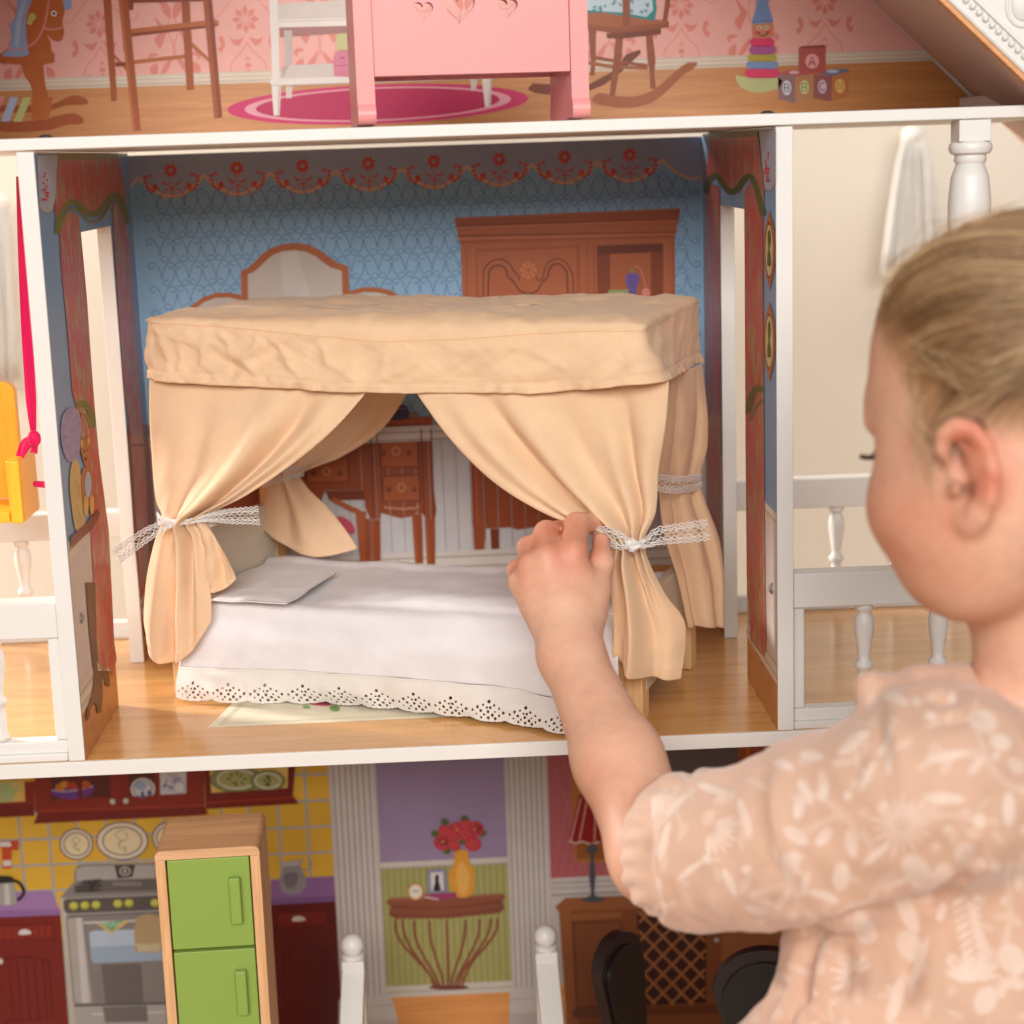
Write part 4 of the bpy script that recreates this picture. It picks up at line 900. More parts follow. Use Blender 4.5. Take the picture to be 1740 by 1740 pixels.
for p in ([(560, 770), (690, 758)], [(560, 790), (680, 780)], [(510, 815), (690, 800)], [(520, 835), (680, 825)], [(600, 760), (640, 840)], [(660, 760), (600, 840)]): a.line((48, 42, 42), p, 12)
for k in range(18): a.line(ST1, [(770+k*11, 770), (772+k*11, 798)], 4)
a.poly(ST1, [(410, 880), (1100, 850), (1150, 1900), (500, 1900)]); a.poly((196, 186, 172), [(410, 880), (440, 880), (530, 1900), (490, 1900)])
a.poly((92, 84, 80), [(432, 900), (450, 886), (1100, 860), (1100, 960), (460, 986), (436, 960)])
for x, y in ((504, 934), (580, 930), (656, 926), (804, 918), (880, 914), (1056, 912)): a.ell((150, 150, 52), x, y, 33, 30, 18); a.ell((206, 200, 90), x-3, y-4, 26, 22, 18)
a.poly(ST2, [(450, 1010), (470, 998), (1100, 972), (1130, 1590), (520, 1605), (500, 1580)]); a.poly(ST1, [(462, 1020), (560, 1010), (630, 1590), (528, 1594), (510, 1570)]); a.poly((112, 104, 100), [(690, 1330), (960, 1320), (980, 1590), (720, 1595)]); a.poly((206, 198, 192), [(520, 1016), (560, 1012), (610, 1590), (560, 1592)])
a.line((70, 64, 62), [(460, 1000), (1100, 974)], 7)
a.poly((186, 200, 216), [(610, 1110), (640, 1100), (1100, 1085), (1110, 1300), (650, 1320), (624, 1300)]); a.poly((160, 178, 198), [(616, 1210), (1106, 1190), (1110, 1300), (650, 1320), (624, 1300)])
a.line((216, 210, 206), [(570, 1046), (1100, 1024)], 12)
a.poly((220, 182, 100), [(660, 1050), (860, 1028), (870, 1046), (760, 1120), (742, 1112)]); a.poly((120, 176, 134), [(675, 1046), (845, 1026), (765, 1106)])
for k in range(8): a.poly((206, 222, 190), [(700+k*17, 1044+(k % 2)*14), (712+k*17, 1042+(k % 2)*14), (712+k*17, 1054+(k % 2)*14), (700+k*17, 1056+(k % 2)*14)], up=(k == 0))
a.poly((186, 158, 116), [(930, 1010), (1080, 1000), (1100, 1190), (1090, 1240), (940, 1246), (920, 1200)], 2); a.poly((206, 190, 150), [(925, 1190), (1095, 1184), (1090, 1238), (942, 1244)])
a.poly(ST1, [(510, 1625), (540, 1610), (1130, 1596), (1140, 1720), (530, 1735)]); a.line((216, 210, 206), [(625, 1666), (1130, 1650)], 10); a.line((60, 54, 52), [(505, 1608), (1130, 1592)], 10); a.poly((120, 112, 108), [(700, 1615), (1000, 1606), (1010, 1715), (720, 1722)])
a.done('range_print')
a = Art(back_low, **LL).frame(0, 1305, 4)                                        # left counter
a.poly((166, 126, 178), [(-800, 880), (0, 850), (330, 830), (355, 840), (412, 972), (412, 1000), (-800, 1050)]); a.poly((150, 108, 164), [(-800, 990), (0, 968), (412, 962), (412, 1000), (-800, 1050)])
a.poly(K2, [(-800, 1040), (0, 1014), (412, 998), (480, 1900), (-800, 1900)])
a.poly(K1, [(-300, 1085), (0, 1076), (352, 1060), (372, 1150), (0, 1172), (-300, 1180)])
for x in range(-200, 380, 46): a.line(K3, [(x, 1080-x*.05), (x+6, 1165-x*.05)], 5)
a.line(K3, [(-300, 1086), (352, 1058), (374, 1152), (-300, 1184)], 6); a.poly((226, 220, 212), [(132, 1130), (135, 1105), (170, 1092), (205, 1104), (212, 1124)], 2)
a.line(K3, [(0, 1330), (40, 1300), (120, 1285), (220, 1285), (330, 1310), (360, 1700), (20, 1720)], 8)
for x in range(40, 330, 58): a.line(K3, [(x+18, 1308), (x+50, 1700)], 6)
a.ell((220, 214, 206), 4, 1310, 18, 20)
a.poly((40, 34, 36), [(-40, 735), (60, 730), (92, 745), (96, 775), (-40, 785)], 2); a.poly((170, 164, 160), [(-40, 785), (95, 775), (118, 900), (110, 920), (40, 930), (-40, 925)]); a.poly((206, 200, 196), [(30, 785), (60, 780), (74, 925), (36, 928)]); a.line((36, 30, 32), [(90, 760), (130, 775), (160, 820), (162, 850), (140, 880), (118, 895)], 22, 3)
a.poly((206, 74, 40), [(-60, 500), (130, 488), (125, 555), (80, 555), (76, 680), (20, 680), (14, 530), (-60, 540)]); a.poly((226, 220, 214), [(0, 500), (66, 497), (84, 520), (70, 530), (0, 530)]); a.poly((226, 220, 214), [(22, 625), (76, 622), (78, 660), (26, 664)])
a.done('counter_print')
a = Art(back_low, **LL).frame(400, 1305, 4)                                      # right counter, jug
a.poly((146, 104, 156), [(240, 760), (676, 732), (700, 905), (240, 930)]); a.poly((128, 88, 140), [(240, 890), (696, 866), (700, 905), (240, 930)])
a.poly(K3, [(240, 930), (690, 905), (760, 1900), (240, 1900)])
a.poly(K2, [(296, 990), (610, 975), (620, 1055), (300, 1070)])
for x in range(330, 620, 44): a.line(K3, [(x, 985), (x+4, 1060)], 5)
a.poly((206, 196, 186), [(388, 1040), (396, 1012), (430, 1003), (465, 1014), (474, 1034)], 2)
a.line((70, 14, 12), [(325, 1240), (440, 1215), (560, 1225), (600, 1245), (620, 1700), (340, 1700), (325, 1240)], 7)
for x in range(370, 600, 52): a.line((70, 14, 12), [(x, 1230), (x+18, 1700)], 5)
a.poly((150, 142, 146), [(275, 625), (320, 640), (460, 622), (440, 650), (450, 690), (478, 740), (482, 790), (450, 840), (400, 858), (340, 850), (300, 800), (300, 740), (325, 690), (318, 655)], 2); a.poly((186, 178, 182), [(300, 640), (440, 630), (420, 660), (330, 665)], 2); a.poly((120, 112, 118), [(330, 720), (420, 710), (410, 800), (350, 810)], 3)
a.line((150, 142, 146), [(452, 690), (490, 690), (518, 660), (512, 630), (490, 622)], 8, 3)
a.done('jug_and_counter_print')
# hall
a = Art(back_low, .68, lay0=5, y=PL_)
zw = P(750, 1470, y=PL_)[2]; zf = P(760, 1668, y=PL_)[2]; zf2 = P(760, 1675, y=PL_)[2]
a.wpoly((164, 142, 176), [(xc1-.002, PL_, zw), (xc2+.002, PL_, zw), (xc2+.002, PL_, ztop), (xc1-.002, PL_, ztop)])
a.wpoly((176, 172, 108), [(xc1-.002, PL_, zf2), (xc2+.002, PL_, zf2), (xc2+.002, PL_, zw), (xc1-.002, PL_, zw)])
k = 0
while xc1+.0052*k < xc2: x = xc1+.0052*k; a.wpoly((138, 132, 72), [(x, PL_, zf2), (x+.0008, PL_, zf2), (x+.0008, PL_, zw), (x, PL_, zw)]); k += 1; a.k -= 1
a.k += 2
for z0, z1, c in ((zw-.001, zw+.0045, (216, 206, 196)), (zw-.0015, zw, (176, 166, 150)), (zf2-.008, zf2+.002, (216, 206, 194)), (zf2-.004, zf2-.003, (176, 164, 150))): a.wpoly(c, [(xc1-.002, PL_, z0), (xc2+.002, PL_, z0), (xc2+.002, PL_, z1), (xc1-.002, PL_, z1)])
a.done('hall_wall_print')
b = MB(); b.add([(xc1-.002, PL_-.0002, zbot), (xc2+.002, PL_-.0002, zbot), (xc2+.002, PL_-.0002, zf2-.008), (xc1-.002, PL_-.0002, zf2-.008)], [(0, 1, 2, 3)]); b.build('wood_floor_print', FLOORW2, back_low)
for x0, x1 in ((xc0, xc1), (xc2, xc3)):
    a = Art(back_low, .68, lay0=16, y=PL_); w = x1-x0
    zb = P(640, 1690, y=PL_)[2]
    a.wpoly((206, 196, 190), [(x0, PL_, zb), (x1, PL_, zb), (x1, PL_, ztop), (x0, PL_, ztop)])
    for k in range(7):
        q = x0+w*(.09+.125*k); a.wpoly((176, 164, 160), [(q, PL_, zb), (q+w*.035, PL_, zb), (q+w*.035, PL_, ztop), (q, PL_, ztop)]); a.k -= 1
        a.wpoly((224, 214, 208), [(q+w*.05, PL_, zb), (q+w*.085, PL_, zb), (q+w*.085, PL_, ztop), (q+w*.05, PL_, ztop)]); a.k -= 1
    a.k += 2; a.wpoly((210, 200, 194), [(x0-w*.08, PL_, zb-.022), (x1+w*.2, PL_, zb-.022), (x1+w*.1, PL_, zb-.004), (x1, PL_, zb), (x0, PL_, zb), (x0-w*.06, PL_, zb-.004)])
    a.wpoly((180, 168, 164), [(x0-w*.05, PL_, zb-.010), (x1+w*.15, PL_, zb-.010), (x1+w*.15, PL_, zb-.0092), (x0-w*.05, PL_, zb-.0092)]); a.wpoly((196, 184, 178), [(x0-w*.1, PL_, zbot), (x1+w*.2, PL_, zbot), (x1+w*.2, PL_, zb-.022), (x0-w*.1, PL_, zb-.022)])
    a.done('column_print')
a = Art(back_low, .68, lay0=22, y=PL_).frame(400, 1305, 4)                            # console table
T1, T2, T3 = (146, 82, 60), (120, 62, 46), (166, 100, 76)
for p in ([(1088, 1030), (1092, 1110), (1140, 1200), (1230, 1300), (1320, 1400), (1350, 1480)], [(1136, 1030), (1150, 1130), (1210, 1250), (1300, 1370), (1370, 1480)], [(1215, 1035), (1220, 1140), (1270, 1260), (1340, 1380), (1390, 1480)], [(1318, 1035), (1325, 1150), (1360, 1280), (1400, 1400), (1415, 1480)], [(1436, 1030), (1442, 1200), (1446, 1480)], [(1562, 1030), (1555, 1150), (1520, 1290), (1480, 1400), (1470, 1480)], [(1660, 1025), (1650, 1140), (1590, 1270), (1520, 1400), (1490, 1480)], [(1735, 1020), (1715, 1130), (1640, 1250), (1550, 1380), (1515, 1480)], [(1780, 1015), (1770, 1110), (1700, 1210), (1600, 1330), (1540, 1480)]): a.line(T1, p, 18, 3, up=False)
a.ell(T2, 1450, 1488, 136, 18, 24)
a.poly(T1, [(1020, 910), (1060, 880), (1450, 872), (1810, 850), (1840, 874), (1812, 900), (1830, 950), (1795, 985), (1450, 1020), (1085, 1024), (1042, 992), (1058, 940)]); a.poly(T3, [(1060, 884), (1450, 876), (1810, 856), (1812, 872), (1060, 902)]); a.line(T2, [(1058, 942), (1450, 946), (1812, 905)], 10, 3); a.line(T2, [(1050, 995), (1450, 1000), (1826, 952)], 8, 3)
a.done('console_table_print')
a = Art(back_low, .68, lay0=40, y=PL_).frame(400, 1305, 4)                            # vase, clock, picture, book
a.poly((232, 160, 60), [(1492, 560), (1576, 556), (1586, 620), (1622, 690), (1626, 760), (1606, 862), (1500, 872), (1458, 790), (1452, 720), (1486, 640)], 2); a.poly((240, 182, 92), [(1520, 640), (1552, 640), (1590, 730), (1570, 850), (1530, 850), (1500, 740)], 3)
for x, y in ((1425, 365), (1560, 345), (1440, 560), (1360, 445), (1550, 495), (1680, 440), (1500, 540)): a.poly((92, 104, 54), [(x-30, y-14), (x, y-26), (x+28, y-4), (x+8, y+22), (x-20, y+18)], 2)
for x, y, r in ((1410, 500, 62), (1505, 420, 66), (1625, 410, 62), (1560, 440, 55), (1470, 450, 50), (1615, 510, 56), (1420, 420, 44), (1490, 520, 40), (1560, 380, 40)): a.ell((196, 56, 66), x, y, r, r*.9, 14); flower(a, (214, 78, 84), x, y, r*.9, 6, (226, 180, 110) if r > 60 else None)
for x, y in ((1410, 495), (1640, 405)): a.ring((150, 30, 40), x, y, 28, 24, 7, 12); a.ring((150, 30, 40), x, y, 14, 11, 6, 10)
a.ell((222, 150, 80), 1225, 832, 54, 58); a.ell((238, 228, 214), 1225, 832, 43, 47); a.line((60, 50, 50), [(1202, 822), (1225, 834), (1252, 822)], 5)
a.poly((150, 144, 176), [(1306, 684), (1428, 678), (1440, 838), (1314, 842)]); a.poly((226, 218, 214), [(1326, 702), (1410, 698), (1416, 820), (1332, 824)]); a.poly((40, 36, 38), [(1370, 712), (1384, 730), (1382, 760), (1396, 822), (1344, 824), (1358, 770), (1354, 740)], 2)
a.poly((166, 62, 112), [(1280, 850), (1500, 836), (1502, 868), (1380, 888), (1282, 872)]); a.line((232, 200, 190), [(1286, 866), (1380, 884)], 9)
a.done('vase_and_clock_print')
# dining room
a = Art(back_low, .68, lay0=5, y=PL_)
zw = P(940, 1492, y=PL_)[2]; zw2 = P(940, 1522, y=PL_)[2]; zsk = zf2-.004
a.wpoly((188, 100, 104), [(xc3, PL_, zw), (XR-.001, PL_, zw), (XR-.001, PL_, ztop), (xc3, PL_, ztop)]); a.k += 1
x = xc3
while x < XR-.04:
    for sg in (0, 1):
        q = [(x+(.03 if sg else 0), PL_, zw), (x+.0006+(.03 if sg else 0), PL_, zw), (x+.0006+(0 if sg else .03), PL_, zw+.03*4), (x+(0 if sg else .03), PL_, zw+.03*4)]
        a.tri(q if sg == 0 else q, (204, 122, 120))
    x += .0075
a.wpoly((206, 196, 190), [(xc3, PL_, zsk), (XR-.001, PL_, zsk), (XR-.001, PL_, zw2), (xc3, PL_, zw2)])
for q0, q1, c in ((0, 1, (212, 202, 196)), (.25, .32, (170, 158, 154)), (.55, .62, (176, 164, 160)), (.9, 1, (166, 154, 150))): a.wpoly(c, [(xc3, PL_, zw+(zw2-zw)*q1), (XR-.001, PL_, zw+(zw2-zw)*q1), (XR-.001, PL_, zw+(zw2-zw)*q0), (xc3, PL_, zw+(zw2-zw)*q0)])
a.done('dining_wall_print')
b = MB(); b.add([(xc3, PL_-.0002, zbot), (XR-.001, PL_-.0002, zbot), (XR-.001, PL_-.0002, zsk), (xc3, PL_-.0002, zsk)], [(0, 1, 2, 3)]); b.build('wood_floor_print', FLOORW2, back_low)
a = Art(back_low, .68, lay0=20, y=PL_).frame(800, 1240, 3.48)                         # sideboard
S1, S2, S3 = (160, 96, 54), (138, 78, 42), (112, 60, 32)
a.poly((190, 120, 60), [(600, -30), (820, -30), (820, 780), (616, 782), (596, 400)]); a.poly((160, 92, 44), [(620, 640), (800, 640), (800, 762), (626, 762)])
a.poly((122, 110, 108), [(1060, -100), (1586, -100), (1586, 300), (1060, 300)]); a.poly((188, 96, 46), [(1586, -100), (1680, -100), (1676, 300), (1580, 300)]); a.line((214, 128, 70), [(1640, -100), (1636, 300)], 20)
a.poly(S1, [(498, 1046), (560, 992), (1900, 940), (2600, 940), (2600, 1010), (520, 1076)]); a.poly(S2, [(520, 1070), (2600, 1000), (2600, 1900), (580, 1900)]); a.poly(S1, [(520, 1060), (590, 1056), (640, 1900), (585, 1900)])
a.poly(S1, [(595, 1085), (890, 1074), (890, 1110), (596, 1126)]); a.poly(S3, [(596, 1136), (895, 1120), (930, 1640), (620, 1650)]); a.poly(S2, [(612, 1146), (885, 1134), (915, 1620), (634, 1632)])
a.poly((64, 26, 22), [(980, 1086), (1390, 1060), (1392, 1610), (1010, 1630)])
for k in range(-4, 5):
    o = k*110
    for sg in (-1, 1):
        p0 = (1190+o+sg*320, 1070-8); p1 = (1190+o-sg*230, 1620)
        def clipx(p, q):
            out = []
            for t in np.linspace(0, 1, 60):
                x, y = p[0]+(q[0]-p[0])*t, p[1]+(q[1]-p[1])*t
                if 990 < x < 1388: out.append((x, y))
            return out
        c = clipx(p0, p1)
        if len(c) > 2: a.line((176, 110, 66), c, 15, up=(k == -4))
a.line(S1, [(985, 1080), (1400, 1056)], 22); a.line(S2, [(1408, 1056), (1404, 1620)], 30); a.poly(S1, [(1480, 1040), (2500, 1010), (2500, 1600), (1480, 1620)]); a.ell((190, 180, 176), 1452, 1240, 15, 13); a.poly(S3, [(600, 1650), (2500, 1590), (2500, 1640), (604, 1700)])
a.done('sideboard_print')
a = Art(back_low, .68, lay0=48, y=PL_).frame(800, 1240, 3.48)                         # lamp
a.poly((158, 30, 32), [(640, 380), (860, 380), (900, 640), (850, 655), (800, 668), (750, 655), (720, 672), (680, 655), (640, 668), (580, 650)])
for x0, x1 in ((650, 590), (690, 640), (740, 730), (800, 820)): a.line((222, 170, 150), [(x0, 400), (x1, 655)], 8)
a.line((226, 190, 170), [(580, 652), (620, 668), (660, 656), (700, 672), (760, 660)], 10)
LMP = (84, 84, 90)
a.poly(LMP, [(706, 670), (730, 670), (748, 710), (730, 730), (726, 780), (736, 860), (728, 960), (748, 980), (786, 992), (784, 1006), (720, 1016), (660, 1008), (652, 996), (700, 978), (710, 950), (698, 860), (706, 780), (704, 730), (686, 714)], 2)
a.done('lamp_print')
# ---------------------------------------------------------------- canopy bed (local axes: x head -> foot, y front -> back)
BA = math.radians(20.5); BLn = 0.335
BEX = np.array([math.cos(BA), -math.sin(BA), 0]); BEY = np.array([math.sin(BA), math.cos(BA), 0])
BO = np.array([0.352, 0.018, 0.0006])-BLn*BEX
bed = empty('canopy_bed', BO, 'toy four-poster bed with peach canopy and tied curtains', 'bed', -BA)
def B(px, py, yl=None, xl=None, z=None):
    d = ray(px, py)
    if z is not None: t = (z+BO[2]-CC[2])/d[2]
    else:
        n, c = (BEY, yl) if yl is not None else (BEX, xl); t = (c-(CC-BO)@n)/(d@n)
    v = CC+d*t-BO
    return np.array([v@BEX, v@BEY, v[2]])
PEACH = fabric('peach_cotton', (244, 213, 176), 0.28, (247, 205, 156))
SHEET = fabric('white_satin_sheet', (232, 226, 226), 0.12, rough=0.5, bump=0.12, sheen=0.3)
LACE = fabric('white_lace', (244, 240, 236), 0.25, rough=0.85, bump=0.1)
TRIMC = fabric('eyelet_lace', (238, 230, 222), 0.2, rough=0.9, bump=0.6, weave=2600)
BOARD = mat('beige_board', (214, 204, 184), 0.6, 0.3, noise=0.02, nscale=30)
PINEL = wood('pine_pale', (222, 176, 120), (236, 196, 142), 0.5, axis=2)
# posts, boards, rails, canopy frame
WB = 0.150
for x, y in ((0.316, 0.0075), (0.320, WB-0.022), (-0.004, 0.0), (-0.004, WB-0.004)):
    b = MB(); b.box((x, y, 0), (x+0.0125, y+0.017, 0.253)); b.build('post', PINEL, bed, local=True, bevel=0.0008)
b = MB(); b.prism([(0.018, 0.018), (WB-0.005, 0.018), (WB-0.005, 0.101), (WB-0.02, 0.108), (0.03, 0.108), (0.018, 0.101)], lambda p: (0.0015, p[0], p[1]), (0.0065, 0, 0)); recalc(b.build('headboard', BOARD, bed, local=True, bevel=0.0008))
b = MB(); b.prism([(0.017, 0.018), (WB-0.023, 0.018), (WB-0.023, 0.072), (WB-0.034, 0.077), (0.028, 0.077), (0.017, 0.072)], lambda p: (0.3215, p[0], p[1]), (0.0075, 0, 0)); recalc(b.build('footboard', BOARD, bed, local=True, bevel=0.0008))
for y in (0.003, WB-0.018):
    b = MB(); b.box((0.0090, y, 0.026), (0.3175, y+0.008, 0.050)); b.build('side_rail', PINEL, bed, local=True, bevel=0.0008)
b = MB(); b.box((0.0095, 0.0115, 0.036), (0.3170, WB-0.0185, 0.044)); b.build('bed_base', PINEL, bed, local=True)
b = MB(); b.box((0.0105, 0.0115, 0.0445), (0.3165, WB-0.0185, 0.0635)); b.build('mattress', SHEET, bed, local=True, bevel=0.004)
b = MB()
b.add([(0, 0.002, .2535), (.333, 0.002, .2535), (.333, WB, .2535), (0, WB, .2535), (0, 0.002, 0.2555), (.333, 0.002, 0.2555), (.333, WB, 0.2555), (0, WB, 0.2555)], [(3, 2, 1, 0), (4, 5, 6, 7), (0, 1, 5, 4), (1, 2, 6, 5), (2, 3, 7, 6), (3, 0, 4, 7)])
b.build('canopy_frame', PINEL, bed, local=True)

# ---- canopy cover
def interp(x, xs, ys): return np.interp(x, xs, ys)
hem_x = [-.006, .071, .183, .300, .352]; hem_z = [.2195, .2140, .2110, .2145, .2225]
seam = [B(a, b_, yl=0.0) for a, b_ in ((262, 548), (400, 556), (520, 568), (650, 580), (780, 576), (900, 567), (1000, 562), (1090, 562))]
seam_x = [s_[0] for s_ in seam]; seam_z = [s_[2] for s_ in seam]
NU = 560
hx0, hx1, hy0, hy1, rc = -0.006, 0.337, -0.004, 0.152, 0.007
per_pts = []
cx, cy = (hx0+hx1)/2, (hy0+hy1)/2
segs = [((hx0+rc, hy0), (hx1-rc, hy0)), ((hx1, hy0+rc), (hx1, hy1-rc)), ((hx1-rc, hy1), (hx0+rc, hy1)), ((hx0, hy1-rc), (hx0, hy0+rc))]
cen = [(hx1-rc, hy0+rc, -90), (hx1-rc, hy1-rc, 0), (hx0+rc, hy1-rc, 90), (hx0+rc, hy0+rc, 180)]
for (p, q), (ccx, ccy, a0) in zip(segs, cen):
    n = 190 if abs(p[1]-q[1]) < 1e-6 else 70
    for t in np.linspace(0, 1, n, endpoint=False): per_pts.append((p[0]+(q[0]-p[0])*t, p[1]+(q[1]-p[1])*t))
    for t in np.linspace(0, 90, 10, endpoint=False): per_pts.append((ccx+rc*math.cos(math.radians(a0+t)), ccy+rc*math.sin(math.radians(a0+t))))
per_pts = np.array(per_pts); NU = len(per_pts)
tg = np.roll(per_pts, -1, 0)-np.roll(per_pts, 1, 0); tg /= np.linalg.norm(tg, axis=1)[:, None]; pn = np.stack([tg[:, 1], -tg[:, 0]], 1)
xn = (per_pts[:, 0]-hx0)/(hx1-hx0); yn = (per_pts[:, 1]-hy0)/(hy1-hy0)
zs_f = interp(per_pts[:, 0], seam_x, seam_z)
zs = zs_f*(1-yn)+0.2560*yn
zs = np.where(yn > .5, .2560, zs) if False else zs
zh = interp(per_pts[:, 0], hem_x, hem_z)*(1-yn)+0.2135*yn
flare = 0.001+0.013*np.clip((xn-.86)/.14, 0, 1)*np.clip(1-yn*1.15, 0, 1)
V = []
creases = [((262, 560), (330, 585), 1.8, 7), ((310, 590), (300, 640), 2.2, 7), ((376, 566), (392, 600), 1.9, 6), ((404, 600), (440, 648), 1.7, 8), ((470, 580), (498, 625), 1.6, 7), ((660, 600), (640, 640), 1.4, 8), ((740, 640), (800, 600), 1.3, 9), ((900, 590), (960, 625), 1.2, 10), ((1060, 580), (1085, 630), 1.3, 8), ((280, 610), (330, 655), -1.6, 7), ((500, 640), (560, 600), -1.2, 8), ((268, 556), (296, 652), 2.6, 9), ((300, 552), (352, 600), 1.7, 10), ((352, 560), (338, 640), 2.0, 10), ((352, 598), (432, 640), -1.6, 10), ((446, 562), (412, 618), 2.4, 8), ((545, 585), (560, 618), 2.6, 8), ((556, 612), (610, 652), 1.8, 10),
           ((604, 622), (572, 656), 2.2, 9), ((640, 654), (720, 610), 1.3, 12), ((700, 600), (980, 585), 0.8, 16), ((830, 650), (1000, 600), 1.5, 18), ((1000, 640), (1060, 590), 1.3, 16), ((940, 650), (760, 640), -1.0, 12), ((480, 600), (520, 655), 1.3, 9), ((390, 612), (400, 652), -1.5, 8)]
def crease_disp(px, py, lst):
    d = np.zeros_like(px)
    for (a, b_, amp, wd) in lst:
        a = np.array(a, float); b_ = np.array(b_, float); L2 = ((b_-a)**2).sum()
        t = ((px-a[0])*(b_[0]-a[0])+(py-a[1])*(b_[1]-a[1]))/L2; tc = np.clip(t, 0, 1)
        dd = np.hypot(px-a[0]-tc*(b_[0]-a[0])+3*np.sin(tc*5+amp), py-a[1]-tc*(b_[1]-a[1]))
        d += amp*0.0013*np.exp(-(dd/(wd*.8))**1.3)*(0.35+0.65*np.sin(np.pi*np.clip(tc*.9+.05, 0, 1)))
    return d
KS = 30
sarc = np.cumsum(np.hypot(*(np.roll(per_pts, -1, 0)-per_pts).T))
for k in range(KS):
    t = k/(KS-1.0); z = zh+(zs-zh)*t
    base = np.stack([per_pts[:, 0], per_pts[:, 1]], 1)
    off = flare*(1-t)**1.2
    wr = 0.0012*vnoise(sarc*38+t*1.5, t*1.6+3)*(1-t*0.4)+0.0009*vnoise(sarc*85-t*4, t*3+9)+.0003*vnoise(sarc*190+t*7, t*6+2)
    wr = wr*(1.0+0.8*(per_pts[:, 0] < .12))
    o = off+wr
    if t < 0.16: o = o+0.0008*(1-(t/0.16))**0+0.0010*vnoise(sarc*170, 5.0+t*2)
    if 0.145 < t < 0.19: o = o-0.0006
    W3 = BO+np.outer(base[:, 0], BEX)+np.outer(base[:, 1], BEY); W3[:, 2] += z
    pp = np.array([project(w) for w in W3])
    front = (yn < .08)
    o = o+np.where(front, crease_disp(pp[:, 0], pp[:, 1], creases), 0)
    V.append(np.stack([base[:, 0]+pn[:, 0]*o, base[:, 1]+pn[:, 1]*o, z+0.0012*vnoise(sarc*30, 7.7)*(1-t)], 1))
KT = 26
for k in range(KT):
    t = ((k+0.35)/(KT-0.66)); ins = t*(hy1-hy0)/2*0.995
    fx = 1-ins/((hx1-hx0)/2); fy = 1-ins/((hy1-hy0)/2)
    bx = cx+(per_pts[:, 0]-cx)*fx; by = cy+(per_pts[:, 1]-cy)*fy
    rise = np.clip(ins/0.016, 0, 1); rise = np.sqrt(1-(1-rise)**2)
    top = 0.2605+0.0019*vnoise(bx*22, by*30+4)+0.0010*vnoise(bx*60, by*70)+.0006*vnoise(bx*140, by*150)+0.0025*np.exp(-((bx-.03)/.03)**2-((by-.1)/.05)**2)
    z = zs+(top-zs)*rise+0.0008*vnoise(bx*90+by*40, by*60)*rise
    puff = 0.0022*np.exp(-((ins-0.003)/0.004)**2)
    V.append(np.stack([bx+pn[:, 0]*puff, by+pn[:, 1]*puff, z], 1))
me = grid_mesh('canopy_cover', np.array(V)[::-1], True)
cover = link('canopy_cover', me, PEACH, bed, local=True, smooth=True); recalc(cover)
so = cover.modifiers.new('solid', 'SOLIDIFY'); so.thickness = 0.0005; so.offset = -1
SEAM = fabric('seam_thread', (238, 190, 144), 0.1)
b = MB(); ring = np.array(V[KS-1]); ring = np.vstack([ring, ring[:1]]); ring[:, 2] += 0.0002
b.tube(ring+np.vstack([np.column_stack([pn, np.zeros(NU)]), [[pn[0][0], pn[0][1], 0]]])*0.0001, 0.00026, 5); b.build('seam', SEAM, cover, local=True, smooth=True)
THREAD = fabric('stitch_thread', (250, 214, 172), 0.1)
b = MB(); ring = np.array(V[5])
for i in range(0, NU-1, 2):
    if per_pts[i, 1] < 0.1:
        p = ring[i]+np.array([pn[i][0], pn[i][1], 0])*0.0005; q = ring[i]+(ring[(i+1) % NU]-ring[i])*0.9+np.array([pn[i][0], pn[i][1], 0])*0.0005; b.tube([p, q], 0.0002, 4)
tag(b.build('stitching', THREAD, cover, local=True), kind='stuff')

# ---- curtains
def curtain(Lp, Mp, Rp, folds, vt, nu=110, nv=130, seed=0, hem=True, nrm=(0, -1, 0), wr=1.0):
    """rows run from Lp over Mp to Rp (local points); folds = (u at top, tie, bottom, width, amplitude top, tie, bottom); vt = row position of the tie"""
    Lq, Rq = spline(Lp, nv), spline(Rp, nv)
    Mq = spline([m if m is not None else (np.array(l)+np.array(r))/2 for l, m, r in zip(Lp, Mp, Rp)], nv)
    u = np.linspace(0, 1, nu); V = np.zeros((nv, nu, 3)); n = np.array(nrm, float); n /= np.linalg.norm(n)
    for j in range(nv):
        v = j/(nv-1.0)
        # squeeze the cloth near the tie
        A = np.outer((1-u)*(1-2*u), Lq[j])+np.outer(4*u*(1-u), Mq[j])+np.outer(u*(2*u-1), Rq[j])
        d = np.zeros(nu)
        for (u0, u1, u2, w, a0, a1, a2) in folds:
            if v < vt: k = v/vt; uc = u0+(u1-u0)*k; am = a0+(a1-a0)*k**0.8; ww = w
            else: k = (v-vt)/(1-vt); uc = u1+(u2-u1)*k; am = a1+(a2-a1)*k; ww = w*(1+.9*k)
            d += am*min(1.0, v/.14)*np.exp(-((u-uc)/ww)**2)
        near = math.exp(-((v-vt)/0.06)**2)
        d = d+near*0.0010*np.sin(u*30+seed)
        d += wr*(0.0015*vnoise(u*4+seed*3.1, v*4+seed)+0.0008*vnoise(u*9+v*3+seed, v*8+seed*2))*(1-near)
        V[j] = A+np.outer(d, n)
        if hem and v > .955: V[j] += n*0.0005
    return V
ties = {}
